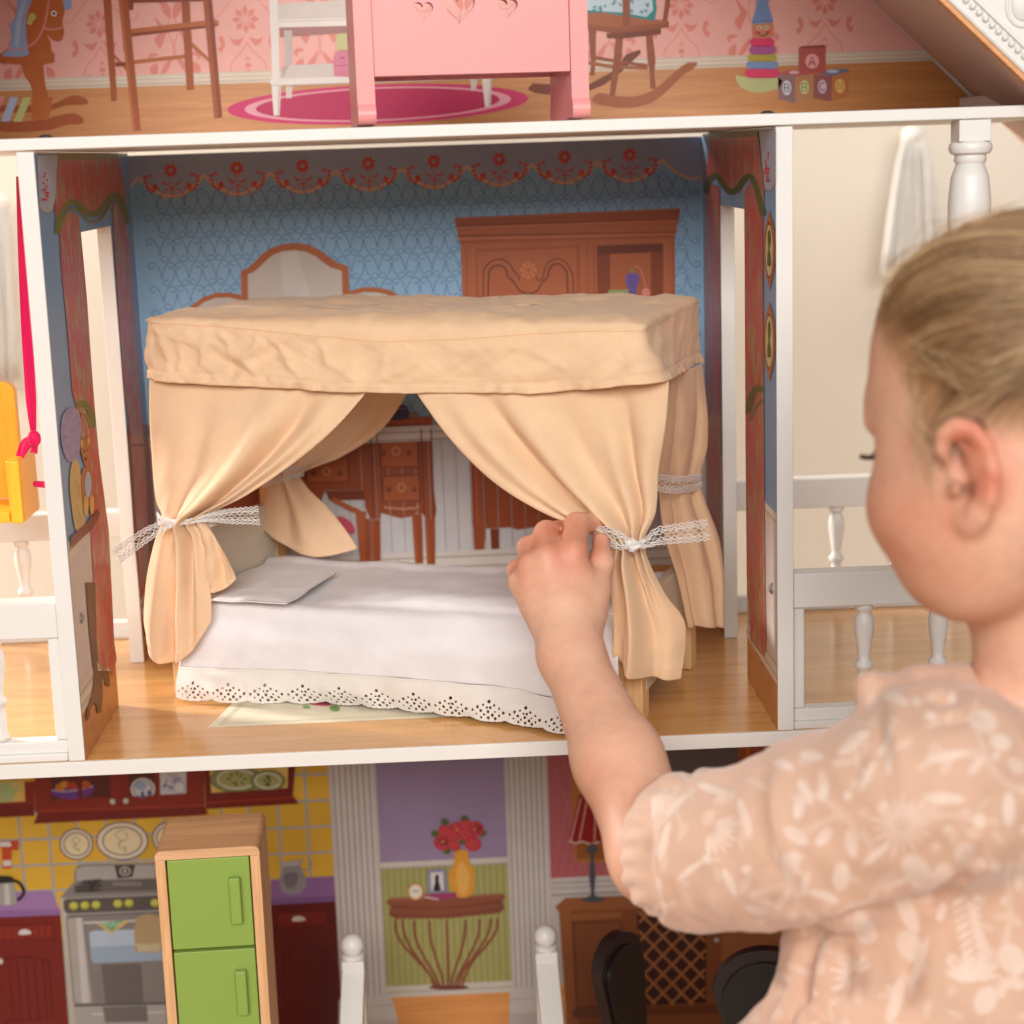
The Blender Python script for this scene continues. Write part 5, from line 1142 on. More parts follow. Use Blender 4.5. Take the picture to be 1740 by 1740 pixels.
def build_curtain(label, V):
    o = link('curtain', grid_mesh('curtain', V), PEACH, bed, local=True, smooth=True)
    s = o.modifiers.new('solid', 'SOLIDIFY'); s.thickness = 0.0005; s.offset = 0
    o['label'] = label; 
    nv, nu, _ = V.shape; j = int(nv*.955)
    b = MB()
    for i in range(2, nu-4, 4):
        p, q = V[j, i], V[j, i+3]; d = np.cross(V[j, i+1]-V[j, i], V[j+1, i]-V[j, i]); d /= np.linalg.norm(d)+1e-9
        if d[1] > 0: d = -d
        b.tube([p+d*.0005, q+d*.0005], 0.00017, 4)
    tag(b.build('stitching', THREAD, o, local=True), kind='stuff')
    return o
def BB(lst): return [None if p is None else B(p[0], p[1], yl=p[2]) for p in lst]
c1 = curtain(
    BB([(257, 640, .002), (257, 715, .000), (260, 790, -.001), (267, 850, -.004), (277, 884, -.007), (265, 918, -.006), (253, 980, -.007), (247, 1045, -.009), (252, 1088, -.010)]),
    BB([(442, 650, .001), (414, 725, -.003), (378, 792, -.006), (332, 854, -.010), (306, 885, -.013), (304, 918, -.012), (302, 980, -.013), (300, 1060, -.014), (300, 1126, -.015)]),
    BB([(632, 655, .001), (576, 722, -.002), (512, 778, -.005), (425, 838, -.009), (337, 884, -.012), (345, 912, -.010), (350, 965, -.011), (357, 1012, -.012), (361, 1054, -.012)]),
    [(.10, .12, .18, .10, .001, .002, .006), (.26, .34, .30, .06, -.002, -.004, .002), (.46, .47, .42, .05, 0, .003, -.011), (.60, .61, .60, .075, .010, .012, .006), (.75, .74, .72, .05, -.008, -.006, -.003), (.87, .86, .86, .06, .007, .005, .003), (.985, .98, .95, .03, .002, .001, .000)], 0.52, seed=1, wr=1.4)
cu1 = build_curtain('left front curtain gathered by a lace bow', c1)
c1f = curtain(
    BB([(326, 884, -.010), (334, 912, -.009), (340, 955, -.008), (346, 1004, -.006)]), BB([(338, 884, -.013), (356, 912, -.012), (368, 952, -.010), (374, 1004, -.008)]), BB([(346, 883, -.010), (366, 912, -.008), (385, 948, -.005), (400, 984, -.002)]),
    [(.3, .3, .3, .14, .001, .001, .003), (.62, .62, .6, .1, -.002, -.002, -.004)], 0.05, nu=50, nv=60, seed=7)
fl_ = link('curtain_flap', grid_mesh('curtain_flap', c1f), PEACH, cu1, local=True, smooth=True); so_ = fl_.modifiers.new('solid', 'SOLIDIFY'); so_.thickness = 0.0005; so_.offset = 0
c2 = curtain(
    BB([(700, 655, .001), (770, 748, -.002), (842, 820, -.004), (935, 876, -.010), (1036, 914, -.013), (1033, 960, -.012), (1040, 1015, -.013), (1043, 1070, -.013), (1041, 1116, -.012)]),
    BB([(925, 650, .001), (962, 730, .000), (1000, 800, -.003), (1042, 868, -.008), (1068, 916, -.015), (1074, 960, -.013), (1086, 1015, -.012), (1094, 1080, -.010), (1090, 1148, -.010)]),
    BB([(1137, 640, .003), (1133, 720, .004), (1120, 800, .004), (1116, 868, .000), (1096, 917, -.008), (1106, 960, -.004), (1134, 1010, .002), (1166, 1062, .008), (1158, 1152, .006)]),
    [(.02, .03, .05, .04, .002, .002, .000), (.13, .15, .10, .07, .008, .007, -.006), (.25, .26, .22, .045, -.009, -.007, .000), (.36, .37, .38, .08, .007, .008, .013), (.52, .52, .66, .07, -.003, -.004, -.006), (.70, .68, .70, .06, .001, .005, .000), (.80, .78, .76, .04, -.005, -.005, .000), (.92, .90, .88, .08, .004, .003, .004)], 0.52, seed=2, wr=1.4)
cu2 = build_curtain('right front curtain pinched in the hand', c2)
nR = (0.75, -0.66, 0)
c3 = curtain(
    BB([(1128, 632, .030), (1126, 700, .045), (1118, 770, .060), (1118, 822, .075), (1120, 850, .078), (1130, 920, .085), (1150, 985, .090), (1168, 1066, .095)]),
    BB([(1165, 628, .080), (1168, 700, .085), (1160, 770, .092), (1154, 822, .100), (1160, 850, .100), (1178, 920, .102), (1192, 985, .105), (1200, 1064, .108)]),
    BB([(1193, 618, .135), (1199, 700, .136), (1199, 760, .135), (1189, 818, .130), (1198, 850, .130), (1222, 920, .128), (1229, 990, .128), (1228, 1066, .130)]),
    [(.30, .34, .26, .05, -.005, -.006, -.006), (.50, .52, .50, .12, .004, .005, .005), (.80, .76, .80, .045, -.006, -.006, -.004), (.93, .92, .92, .06, .003, .003, .003)], 0.44, seed=3, nrm=nR)
cu3 = build_curtain('right rear curtain at the foot end', c3)
c4 = curtain(
    BB([(300, 655, .138), (330, 730, .138), (390, 785, .138), (447, 812, .136), (452, 832, .134), (447, 862, .130), (445, 894, .128)]),
    BB([(520, 652, .134), (500, 728, .132), (484, 782, .130), (480, 808, .128), (486, 834, .128), (500, 880, .124), (516, 940, .122)]),
    BB([(704, 650, .138), (650, 728, .138), (580, 776, .138), (514, 803, .136), (520, 826, .134), (562, 868, .132), (608, 932, .130)]),
    [(.45, .45, .36, .08, -.003, -.005, -.004), (.7, .68, .62, .12, .006, .005, .006), (.88, .86, .84, .05, -.003, -.003, .000)], 0.52, seed=4)
cu4 = build_curtain('left rear curtain seen through the front opening', c4)
# ---- lace ties
def lace(parent, pts, wids, up=(0, 0, 1), name='lace_tie', per=0.0085):
    P3 = spline(pts, 90); wd = np.interp(np.linspace(0, 1, 90), np.linspace(0, 1, len(wids)), wids)
    t = np.gradient(P3, axis=0); t /= np.linalg.norm(t, axis=1)[:, None]; up = np.array(up, float)
    wv = up[None]-t*(t@up)[:, None]; wv /= np.linalg.norm(wv, axis=1)[:, None]; nn = np.cross(t, wv)
    s = np.cumsum(np.r_[0, np.linalg.norm(np.diff(P3, axis=0), axis=1)])
    S2 = np.linspace(0, s[-1], int(s[-1]/0.00055)+8)
    I = lambda A: np.stack([np.interp(S2, s, A[:, k]) for k in range(3)], 1)
    P4, W4, N4 = I(P3), I(wv), I(nn); w4 = np.interp(S2, s, wd); ph = 2*math.pi*S2/per
    b = MB()
    def strand(w, r=0.00026, k=0.0): b.tube(P4+W4*(w*w4*.5)[:, None]+N4*(k+0.0003*np.sin(ph*1.7+w*3))[:, None], r, 5)
    for sg in (1, -1):
        strand(sg*(.92+.08*np.sin(ph*2)), .00034); strand(sg*(.78+.12*np.sin(ph*2+math.pi)), .00026, .0002); strand(sg*(.62+.10*np.sin(ph*2)), .00024)
        strand(sg*(.52+.06*np.sin(ph*2+math.pi)), .00026); strand(sg*(.42*np.abs(np.sin(ph*.5))**.7+.04), .0003); strand(sg*(.42*np.abs(np.cos(ph*.5))**3+.10), .00022, .0003)
    return tag(b.build(name, LACE, parent, local=True, smooth=True), kind='stuff')
def knot(parent, c, r):
    V = []; n = 20
    for i in range(n+1):
        th = math.pi*i/n
        for j in range(28):
            ph = 2*math.pi*j/28; rr_ = r*(1+.20*math.sin(3*ph+5*th)+.14*math.sin(9*th+2*ph)+.10*math.sin(7*ph-3*th))
            V.append((c[0]+1.25*rr_*math.sin(th)*math.cos(ph), c[1]+.8*rr_*math.sin(th)*math.sin(ph), c[2]+.85*rr_*math.cos(th)))
    V = np.array(V).reshape(n+1, 28, 3); return link('lace_knot', grid_mesh('knot', V, True), LACE, parent, local=True, smooth=True)
lace(cu1, BB([(268, 880, -.003), (274, 884, -.010), (300, 888, -.0185), (332, 884, -.0165), (352, 880, -.015), (395, 877, -.017), (440, 876, -.020)]), [.008, .006, .003, .0035, .005, .0105, .0125])
lace(cu1, BB([(300, 889, -.019), (280, 893, -.020), (255, 905, -.022), (225, 925, -.024), (196, 946, -.024)]), [.003, .006, .009, .010, .0115])
knot(cu1, B(302, 888, yl=-.0195), .0028)
lace(cu2, BB([(1010, 905, -.016), (1030, 910, -.021), (1055, 920, -.024), (1078, 928, -.024)]), [.006, .012, .011, .004])
lace(cu2, BB([(1078, 927, -.024), (1100, 922, -.022), (1120, 911, -.020), (1150, 907, -.019), (1204, 900, -.018)]), [.004, .006, .0115, .012, .0135])
knot(cu2, B(1074, 927, yl=-.0245), .0038)
lace(cu3, BB([(1116, 820, .058), (1130, 822, .064), (1155, 824, .082), (1180, 820, .112), (1192, 816, .128)]), [.011, .012, .0115, .011, .008])
lace(cu4, BB([(444, 818, .126), (462, 812, .122), (485, 806, .120), (508, 800, .126), (516, 800, .132)]), [.009, .010, .0095, .009, .008])

# ---- bedspread with eyelet lace trim, pillow
ZT = 0.0655
spread = empty('bedspread', BO, 'white satin bedspread with lace trim hanging over the front of the toy bed', 'bedspread', -BA)
xs = np.linspace(0.0105, 0.3165, 200)
lt_px = [(303, 1134), (400, 1136), (500, 1139), (600, 1145), (700, 1153), (800, 1163), (880, 1172), (940, 1184), (1040, 1196)]
lb_px = [(300, 1190), (400, 1196), (550, 1196), (690, 1208), (800, 1222), (880, 1233), (945, 1246), (1050, 1256)]
LTp = np.array([B(a, b_, yl=-.0075-.006*i/8) for i, (a, b_) in enumerate(lt_px)])
LBp = np.array([B(a, b_, z=.0014) for a, b_ in lb_px])
rows = []
ry = list(np.linspace(WB-.012, 0.004, 46))
for y in ry:
    z = ZT+0.0014*vnoise(xs*28, y*34+2)+0.0006*vnoise(xs*70, y*80)
    # turned-down fold near the front and along the back
    z = z+0.0042*np.exp(-((y-(.016-.004*(xs-.2)/.1))/.0045)**2)*np.clip((xs-.13)/.05, 0, 1)+0.0030*np.exp(-((y-.126)/.006)**2)
    rows.append(np.stack([xs, np.full_like(xs, y), z], 1))
for t in np.linspace(0.12, 1, 34):
    yb_ = np.interp(xs, LTp[:, 0], LTp[:, 1]); zb_2 = np.interp(xs, LTp[:, 0], LTp[:, 2])
    a = t**0.8
    y = 0.004+(yb_-.004)*(1-(1-min(1, t*1.6))**2)+0.0025*vnoise(xs*22+t, t*1.2+5)*t+0.0012*vnoise(xs*60-t*2, t*2)*t
    r = 0.006*(1-math.sqrt(max(0, 1-min(1, t/.18)**2))) if t < .18 else 0.006
    z = ZT-r-(ZT-.006-zb_2)*np.clip((t-.12)/.88, 0, 1)
    rows.append(np.stack([xs+(np.interp(xs, [0, .32], [-.006, .004]))*t, y, z], 1))
Vs = np.array(rows); sp_o = link('cover_cloth', grid_mesh('cover_cloth', Vs), SHEET, spread, local=True, smooth=True)
m = sp_o.modifiers.new('solid', 'SOLIDIFY'); m.thickness = 0.0006; m.offset = 0
# lace strip
NX, NZ = 860, 74
last = Vs[-1]; sx_ = np.linspace(0, 1, NX)
top = np.stack([np.interp(sx_, np.linspace(0, 1, len(last)), last[:, k]) for k in range(3)], 1)
bx_ = np.interp(sx_, [0, 1], [LBp[0, 0], .318]); bot = np.stack([bx_, np.interp(bx_, LBp[:, 0], LBp[:, 1]), np.full(NX, .0016)], 1)
seglen = 0.0268; U = top[:, 0]-top[0, 0]
grid = np.zeros((NZ, NX, 3)); keep = np.ones((NZ-1, NX-1), bool)
hgt = np.linalg.norm(bot-top, axis=1)
scal = 1-0.10*np.abs(np.sin(np.pi*(U/seglen)))**.6*0-0.11*(1-np.abs(np.sin(np.pi*(U/seglen+.0)))**.5)+0.012*vnoise(U*900, 3)
for j in range(NZ):
    t = j/(NZ-1.0)*scal
    p = top+(bot-top)*t[:, None]
    p[:, 1] += -.0022*np.sin(np.pi*t)*1.0+(0.0010*vnoise(U*60, t*2)-.0009*np.sin(2*np.pi*U/seglen)*t)
    p[:, 1] -= 0.0004*(t < .06)
    grid[j] = p
uc = (U[:-1]+U[1:])/2
for j in range(NZ-1):
    tt = (j+.5)/(NZ-1.0)*scal[:-1]; zz = tt*hgt[:-1]
    fr = (uc/seglen) % 1.0
    hole = np.zeros(NX-1, bool)
    for row, (tz, xs_) in enumerate(((.43, (.5,)), (.53, (.36, .64)), (.60, (.22, .46, .55, .78)), (.70, (.09, .31, .68, .91)), (.715, (.50,)), (.80, (.40, .62, .20, .80)), (.89, (.33, .52, .70)))):
        for q in xs_:
            dx = (fr-q)*seglen; dz = zz-tz*hgt[:-1]; r_ = 0.00088+0.0002*math.sin(q*40+row*3)
            hole |= (dx*dx+dz*dz*.9) < r_*r_
    keep[j] = ~hole
fs = [(j*NX+i, (j+1)*NX+i, (j+1)*NX+i+1, j*NX+i+1) for j in range(NZ-1) for i in range(NX-1) if keep[j, i]]
me = bpy.data.meshes.new('lace_trim'); me.from_pydata(grid.reshape(-1, 3).tolist(), [], fs); me.update()
lt = link('lace_trim', me, TRIMC, spread, local=True, smooth=True)
m = lt.modifiers.new('solid', 'SOLIDIFY'); m.thickness = 0.0005; m.offset = 0
# pillow
pc = [B(a, b_, z=ZT+.004) for a, b_ in ((358, 1020), (486, 1031), (570, 977), (452, 965))]
pil = empty('pillow', BO+BEX*.06+BEY*.05+np.array([0, 0, ZT]), 'small flat white satin pillow at the head of the toy bed', 'pillow')
n = 40; Vp = []
for sgn in (1, -1):
    for j in range(n+1):
        for i in range(n+1):
            u, v = i/n, j/n; p = (1-u)*(1-v)*pc[0]+u*(1-v)*pc[1]+u*v*pc[2]+(1-u)*v*pc[3]
            e = (max(0, 1-(2*u-1)**6)*max(0, 1-(2*v-1)**6))**.55
            q = BO+BEX*p[0]+BEY*p[1]+np.array([0, 0, ZT+.0046+sgn*(-.0002+.0030*e)+.0008*float(vnoise(u*4, v*4))+ .0015*(u-.4)])
            Vp.append(q)
fsp = []
for k in (0, 1):
    o = k*(n+1)**2
    for j in range(n):
        for i in range(n):
            f = (o+j*(n+1)+i, o+j*(n+1)+i+1, o+(j+1)*(n+1)+i+1, o+(j+1)*(n+1)+i); fsp.append(f if k == 0 else tuple(reversed(f)))
N1 = (n+1)**2
edge = [(0, i) for i in range(n)]
loop = [i for i in range(n)]+[j*(n+1)+n for j in range(n)]+[n*(n+1)+n-i for i in range(n)]+[(n-j)*(n+1) for j in range(n)]
for a_, b_ in zip(loop, loop[1:]+loop[:1]): fsp.append((b_, a_, N1+a_, N1+b_))
me = bpy.data.meshes.new('pillow'); me.from_pydata([tuple(q) for q in Vp], [], fsp); me.update()
recalc(link('pillow_cover', me, SHEET, pil, smooth=True))
b = MB(); L4 = [np.array(Vp[i])*.5+np.array(Vp[N1+i])*.5 for i in loop]; b.tube(L4+[L4[0]], 0.0005, 6); b.build('piping', SHEET, pil, smooth=True)
# ---------------------------------------------------------------- pink cradle standing on the attic floor
PINK = mat('pink_paint', (233, 152, 149), 0.36, 0.45, noise=0.015, nscale=25, bump=0.08, bscale=200)
yc = 0.012
cl, crt = P(590, 205, y=yc), P(1000, 190, y=yc)
cw = 0.1375; cdep = 0.078
c_org = P(609, 208, y=yc); c_org[2] = ZA1+0.0006
cradle = empty('doll_cradle', c_org, 'pink toy cradle with three heart cut-outs standing in the attic room', 'cradle', math.radians(6.0))
def endboard(x):
    # rocker end board in the local y-z plane: wide board on a curved rocker with rolled tips
    pts = [(0.000, 0.030), (0.000, 0.0125), (-0.0022, 0.0105), (-0.0035, 0.0075), (-0.0032, 0.0042), (-0.0008, 0.0016), (0.003, 0.0007)]
    n = 14
    arc = [(0.006+(cdep-.012)*t, 0.0004-0.0+0.0025*(2*t-1)**2*0.6) for t in np.linspace(0, 1, n)]
    mir = [(cdep-p[0], p[1]) for p in reversed(pts)]
    hump = [(cdep-0.004-(cdep-.008)*t, 0.016+0.013*abs(2*t-1)**1.5) for t in np.linspace(0, 1, 14)]
    poly = pts+arc+mir+[(cdep, 0.13), (0.0, 0.13)]
    b = MB(); b.prism(poly, lambda p: (x, p[0], p[1]), (0.0105, 0, 0)); return recalc(b.build('end_board', PINK, cradle, local=True, bevel=0.0011))
endboard(0.0); endboard(cw-0.0105)
def heart(cxh, czh, s):
    return [(cxh+s*0.62*(16*math.sin(t)**3)/16, czh+s*0.62*(13*math.cos(t)-5*math.cos(2*t)-2*math.cos(3*t)-math.cos(4*t))/16) for t in np.linspace(0, 2*math.pi, 40, endpoint=False)]
zp0 = P(800, 124, y=yc)[2]-c_org[2]
def hx(px): return (px-609)/2.845/1000-0.0005
hz = lambda py: P(790, py, y=yc)[2]-c_org[2]
for y, nm in ((0.002, 'front_panel'),):
    b = MB(); outer = [(0.0108, zp0), (cw-0.0108, zp0), (cw-0.0108, 0.118), (0.0108, 0.118)]
    b.prism(outer, lambda p: (p[0], y, p[1]), (0, 0.009, 0), holes=[heart(hx(727), hz(13), 0.0095), heart(hx(786), hz(8), 0.0158), heart(hx(869), hz(11), 0.0095)])
    recalc(b.build(nm, PINK, cradle, local=True, bevel=0.0005))
b = MB(); b.box((0.0108, cdep-.0085, zp0), (cw-.0108, cdep-.002, zp0+.028)); b.build('rear_panel', PINK, cradle, local=True, bevel=0.0005)
b = MB(); b.box((0.0109, 0.0113, zp0+0.002), (cw-0.0109, cdep-0.0088, zp0+0.006)); b.build('bottom_board', PINK, cradle, local=True)

# ---------------------------------------------------------------- toy refrigerator
GRN = mat('green_paint', (138, 164, 76), 0.42, 0.4, noise=0.02, nscale=20, bump=0.06, bscale=200)
PFR = wood('pine_frame', (206, 152, 104), (232, 186, 138), 0.5, axis=2, scale=1.2)
yf = 0.06
q0, q1 = P(262, 1450, y=yf), P(433, 1437, y=yf)
fw = (q1[0]-q0[0])/math.cos(0.05); ftop = (q0[2]+q1[2])/2; fd = 0.062
frz = math.radians(-0.0)
fridge = empty('toy_refrigerator', (q0[0], yf, ZL+0.0006), 'green two-door toy refrigerator in a natural pine case beside the printed stove', 'refrigerator', math.radians(2.0))
fh = ftop-ZL-0.0006
t = 0.0066; fw = 0.0690
b = MB()
def rr_poly(x0, z0, x1, z1, r):
    out = []
    for cx_, cz_, a0 in ((x1-r, z1-r, 0), (x0+r, z1-r, 90), (x0+r, z0+r, 180), (x1-r, z0+r, 270)):
        for k in range(6): a = math.radians(a0+18*k); out.append((cx_+r*math.cos(a), cz_+r*math.sin(a)))
    return out
PFT = wood('pine_top', (196, 146, 104), (226, 180, 136), 0.5, axis=0, scale=1.2)
rp4 = rr_poly(0, 0, fw, fh, 0.0045)
tp = [q for q in rp4[:12]]+[(0, fh-t), (fw, fh-t)]
b.prism(tp, lambda p: (p[0], 0, p[1]), (0, fd, 0)); recalc(b.build('top_board', PFT, fridge, local=True, bevel=0.0006))
for x0_ in (0, fw-t):
    b = MB(); b.box((x0_, 0, 0), (x0_+t, fd, fh-t-.0001)); b.build('side_board', PFR, fridge, local=True, bevel=0.0006)
b = MB(); b.box((t+.0001, 0, 0), (fw-t-.0001, fd, t)); b.build('bottom_board', PFT, fridge, local=True)
b = MB(); b.box((t+.0001, fd-.006, t+.0001), (fw-t-.0001, fd-.0005, fh-t-.0001)); b.build('rear_board', PFR, fridge, local=True)
zsplit = P(360, 1611, y=yf+.004)[2]-ZL-0.0006
hb_ = (P(400, 1492, y=yf)[2]-ZL, P(400, 1571, y=yf)[2]-ZL, P(410, 1650, y=yf)[2]-ZL, P(410, 1726, y=yf)[2]-ZL)
for (z0, z1, h0, h1) in ((zsplit+.0008, fh-t-.0008, hb_[1], hb_[0]), (t+.001, zsplit-.0012, hb_[3], hb_[2])):
    b = MB(); b.box((t+.0008, .0012, z0), (fw-t-.0008, .0075, z1)); d = b.build('door', GRN, fridge, local=True, bevel=0.0009)
    hx0 = fw-t-.0148; b = MB(); b.box((hx0, -.0042, h0), (hx0+.0075, .00115, h1)); b.build('handle', GRN, d, bevel=0.0012, local=True)

# ---------------------------------------------------------------- dark toy chairs by the dining table
CHB = mat('black_brown_paint', (40, 26, 26), 0.32, 0.5, noise=0.05, nscale=30)
CHS = mat('black_seat_paint', (22, 18, 18), 0.35, 0.5)
def chair(loc, rz, label, wid, ht, backw):
    ch = empty('toy_chair', loc, label, 'chair', rz, 'dark toy chairs')
    seat = 0.075
    b = MB(); n = 26; prof = []
    for k in range(n+1):
        a = math.pi*k/n; prof.append((backw/2*math.cos(a)*1.0, ht-backw*.42+backw*.42*math.sin(a)))
    prof = prof + [(-backw*.40, ht-.055), (-backw*.36, seat+.005), (backw*.36, seat+.005), (backw*.40, ht-.055)]
    b.prism(prof, lambda p: (p[0], wid/2-.004+0.012*(p[1]-seat)/(ht-seat), p[1]), (0, 0.009, 0)); recalc(b.build('backrest', CHB, ch, local=True, bevel=0.0012))
    pr2 = [(p[0]*.84, (p[1]-seat)*.93+seat) for p in prof]
    b = MB(); b.prism(pr2, lambda p: (p[0], wid/2-.0068+0.012*(p[1]-seat)/(ht-seat), p[1]), (0, 0.0025, 0)); recalc(b.build('back_cushion', CHS, ch, local=True, bevel=0.001))
    b = MB(); b.box((-backw*.5, -wid/2, seat-.008), (backw*.5, wid/2, seat)); b.build('seat', CHB, ch, local=True, bevel=0.002)
    for sx in (-1, 1):
        for sy in (-1, 1):
            b = MB(); b.tube([(sx*backw*.42, sy*wid*.42, seat-.0082), (sx*backw*.43, sy*wid*.43, .03), (sx*backw*.46, sy*wid*.47, 0)], [.004, .0036, .0026], 10); b.build('leg', CHB, ch, local=True, smooth=True)
    return ch
qa = P(1078, 1590, y=0.10); chair((qa[0]+.020, 0.105, ZL+0.0006), math.radians(52), 'black toy chair with a rounded back standing left of the other dark chair', 0.055, qa[2]-ZL-.012, 0.056)
qb = P(1290, 1612, y=0.085); chair((qb[0]+.002, 0.06, ZL+0.0006), math.radians(-8), 'dark brown toy chair with a broad round back half hidden by the dress', 0.055, qb[2]-ZL-.007, 0.076)

# ---------------------------------------------------------------- yellow swing with a pink ribbon
YEL = wood('yellow_stain', (236, 160, 22), (248, 182, 34), 0.45, axis=2)
YELS = wood('yellow_stain_side', (226, 166, 50), (240, 190, 80), 0.45, axis=2)
RIB = fabric('pink_ribbon', (226, 14, 92), 0.15, rough=0.45)
ys = 0.13
s0 = P(0, 860, y=ys)
swing = empty('toy_swing', s0, 'yellow wooden toy swing seat hung on a bright pink ribbon', 'swing')
def SPt(px, py, dy=0): return P(px, py, y=ys+dy)
tl, br_ = SPt(-60, 652, .02), SPt(40, 846, .02)
b = MB(); x0, x1, z0, z1 = tl[0]-.03, br_[0], br_[2], tl[2]
b.prism([(x0, z0), (x1, z0), (x1, z1-.006), (x1-.002, z1-.002), (x1-.006, z1), (x0, z1)], lambda p: (p[0], ys+.02, p[1]), (0, .008, 0)); recalc(b.build('backrest', YEL, swing, bevel=0.001))
a0, a1 = SPt(27, 770), SPt(52, 875)
b = MB(); b.box((a0[0], ys-.03, a1[2]), (a0[0]+.0085, ys+.019, a0[2])); recalc(b.build('armrest', YEL, swing, bevel=0.0018))
b = MB(); b.box((x0, ys-.028, a1[2]+.0005), (a0[0]-.0004, ys+.019, a1[2]+.0085)); b.build('seat', YEL, swing, bevel=0.001)
def ribbon(px_pts, wd, name, dy=0.0, th=0.0006):
    pts = spline([P(a_, b_, y=ys+dy) for a_, b_ in px_pts], 50); w = np.interp(np.linspace(0, 1, 50), np.linspace(0, 1, len(wd)), wd)
    V = np.zeros((50, 7, 3))
    for i in range(50):
        t_ = pts[min(i+1, 49)]-pts[max(i-1, 0)]; t_ /= np.linalg.norm(t_); nx = np.array([t_[2], 0, -t_[0]])
        for k in range(7): u_ = (k-3)/3.0; V[i, k] = pts[i]+nx*u_*w[i]/2+np.array([0, -.0016*math.cos(u_*2.2+i*.06), 0])
    o = link(name, grid_mesh(name, V), RIB, swing, smooth=True); m_ = o.modifiers.new('solid', 'SOLIDIFY'); m_.thickness = th; return o
ribbon([(36, 300), (40, 420), (46, 560), (53, 680), (58, 742)], [.006, .0075, .0082, .0075, .003], 'ribbon', -.012)
ribbon([(58, 744), (44, 755), (34, 775), (28, 800)], [.003, .0075, .006, .003], 'ribbon_tail', -.013)
ribbon([(57, 742), (59, 756), (58, 770)], [.004, .005, .005], 'ribbon_tail', -.013)
b = MB(); b.ball(SPt(58, 745, -.015), .0042, 14, sc=(1.1, .8, 1.3)); b.build('ribbon_knot', RIB, swing, smooth=True)
b = MB(); qk = SPt(58, 822, -.008); b.tube([qk, qk+np.array([.012, -.002, -.001])], .0022, 10); b.build('ribbon_end', RIB, swing, smooth=True)

# ---------------------------------------------------------------- yarn tassels on the wall behind
YARN = fabric('white_yarn', (250, 246, 240), 0.35, rough=0.95)
def tassel(px, pt, pb, label, wpx, seed):
    yt = 1.13; top = P(px, pt, y=yt); bot = P(px, pb, y=yt); hw = abs(P(px+wpx, pb, y=yt)[0]-bot[0]); rnd = random.Random(seed)
    ts_ = empty('yarn_tassel', top, label, 'tassel', 0, 'white yarn tassels')
    b = MB(); b.ball(top-np.array([0, 0, .010]), .012, 14, sc=(1.2, .9, .9)); b.build('tassel_head', YARN, ts_, smooth=True)
    b = MB()
    for k in range(110):
        u_ = rnd.uniform(-1, 1); dpt = rnd.uniform(-.010, .004); ln = 1-rnd.random()*.10
        p0 = top+np.array([u_*.010, dpt*.4, -.010]); p1 = top+np.array([u_*hw*.50+(bot[0]-top[0])*.3, dpt, -.045]); p2 = np.array([top[0]+u_*hw*(1+.05*rnd.random())+(bot[0]-top[0]), yt+dpt, top[2]+(bot[2]-top[2])*ln])
        pts = spline([p0, p1, p2], 9); pts[:, 0] += .0012*np.sin(np.linspace(0, 9, 9)+k); b.tube(pts, .0013, 6)
    tag(b.build('tassel_strands', YARN, ts_, smooth=True), kind='stuff')
tassel(1552, 214, 470, 'white yarn tassel hanging on the wall behind the right balcony', 56, 1)
tassel(-2, 330, 665, 'white yarn tassel hanging on the wall behind the left balcony', 40, 2)
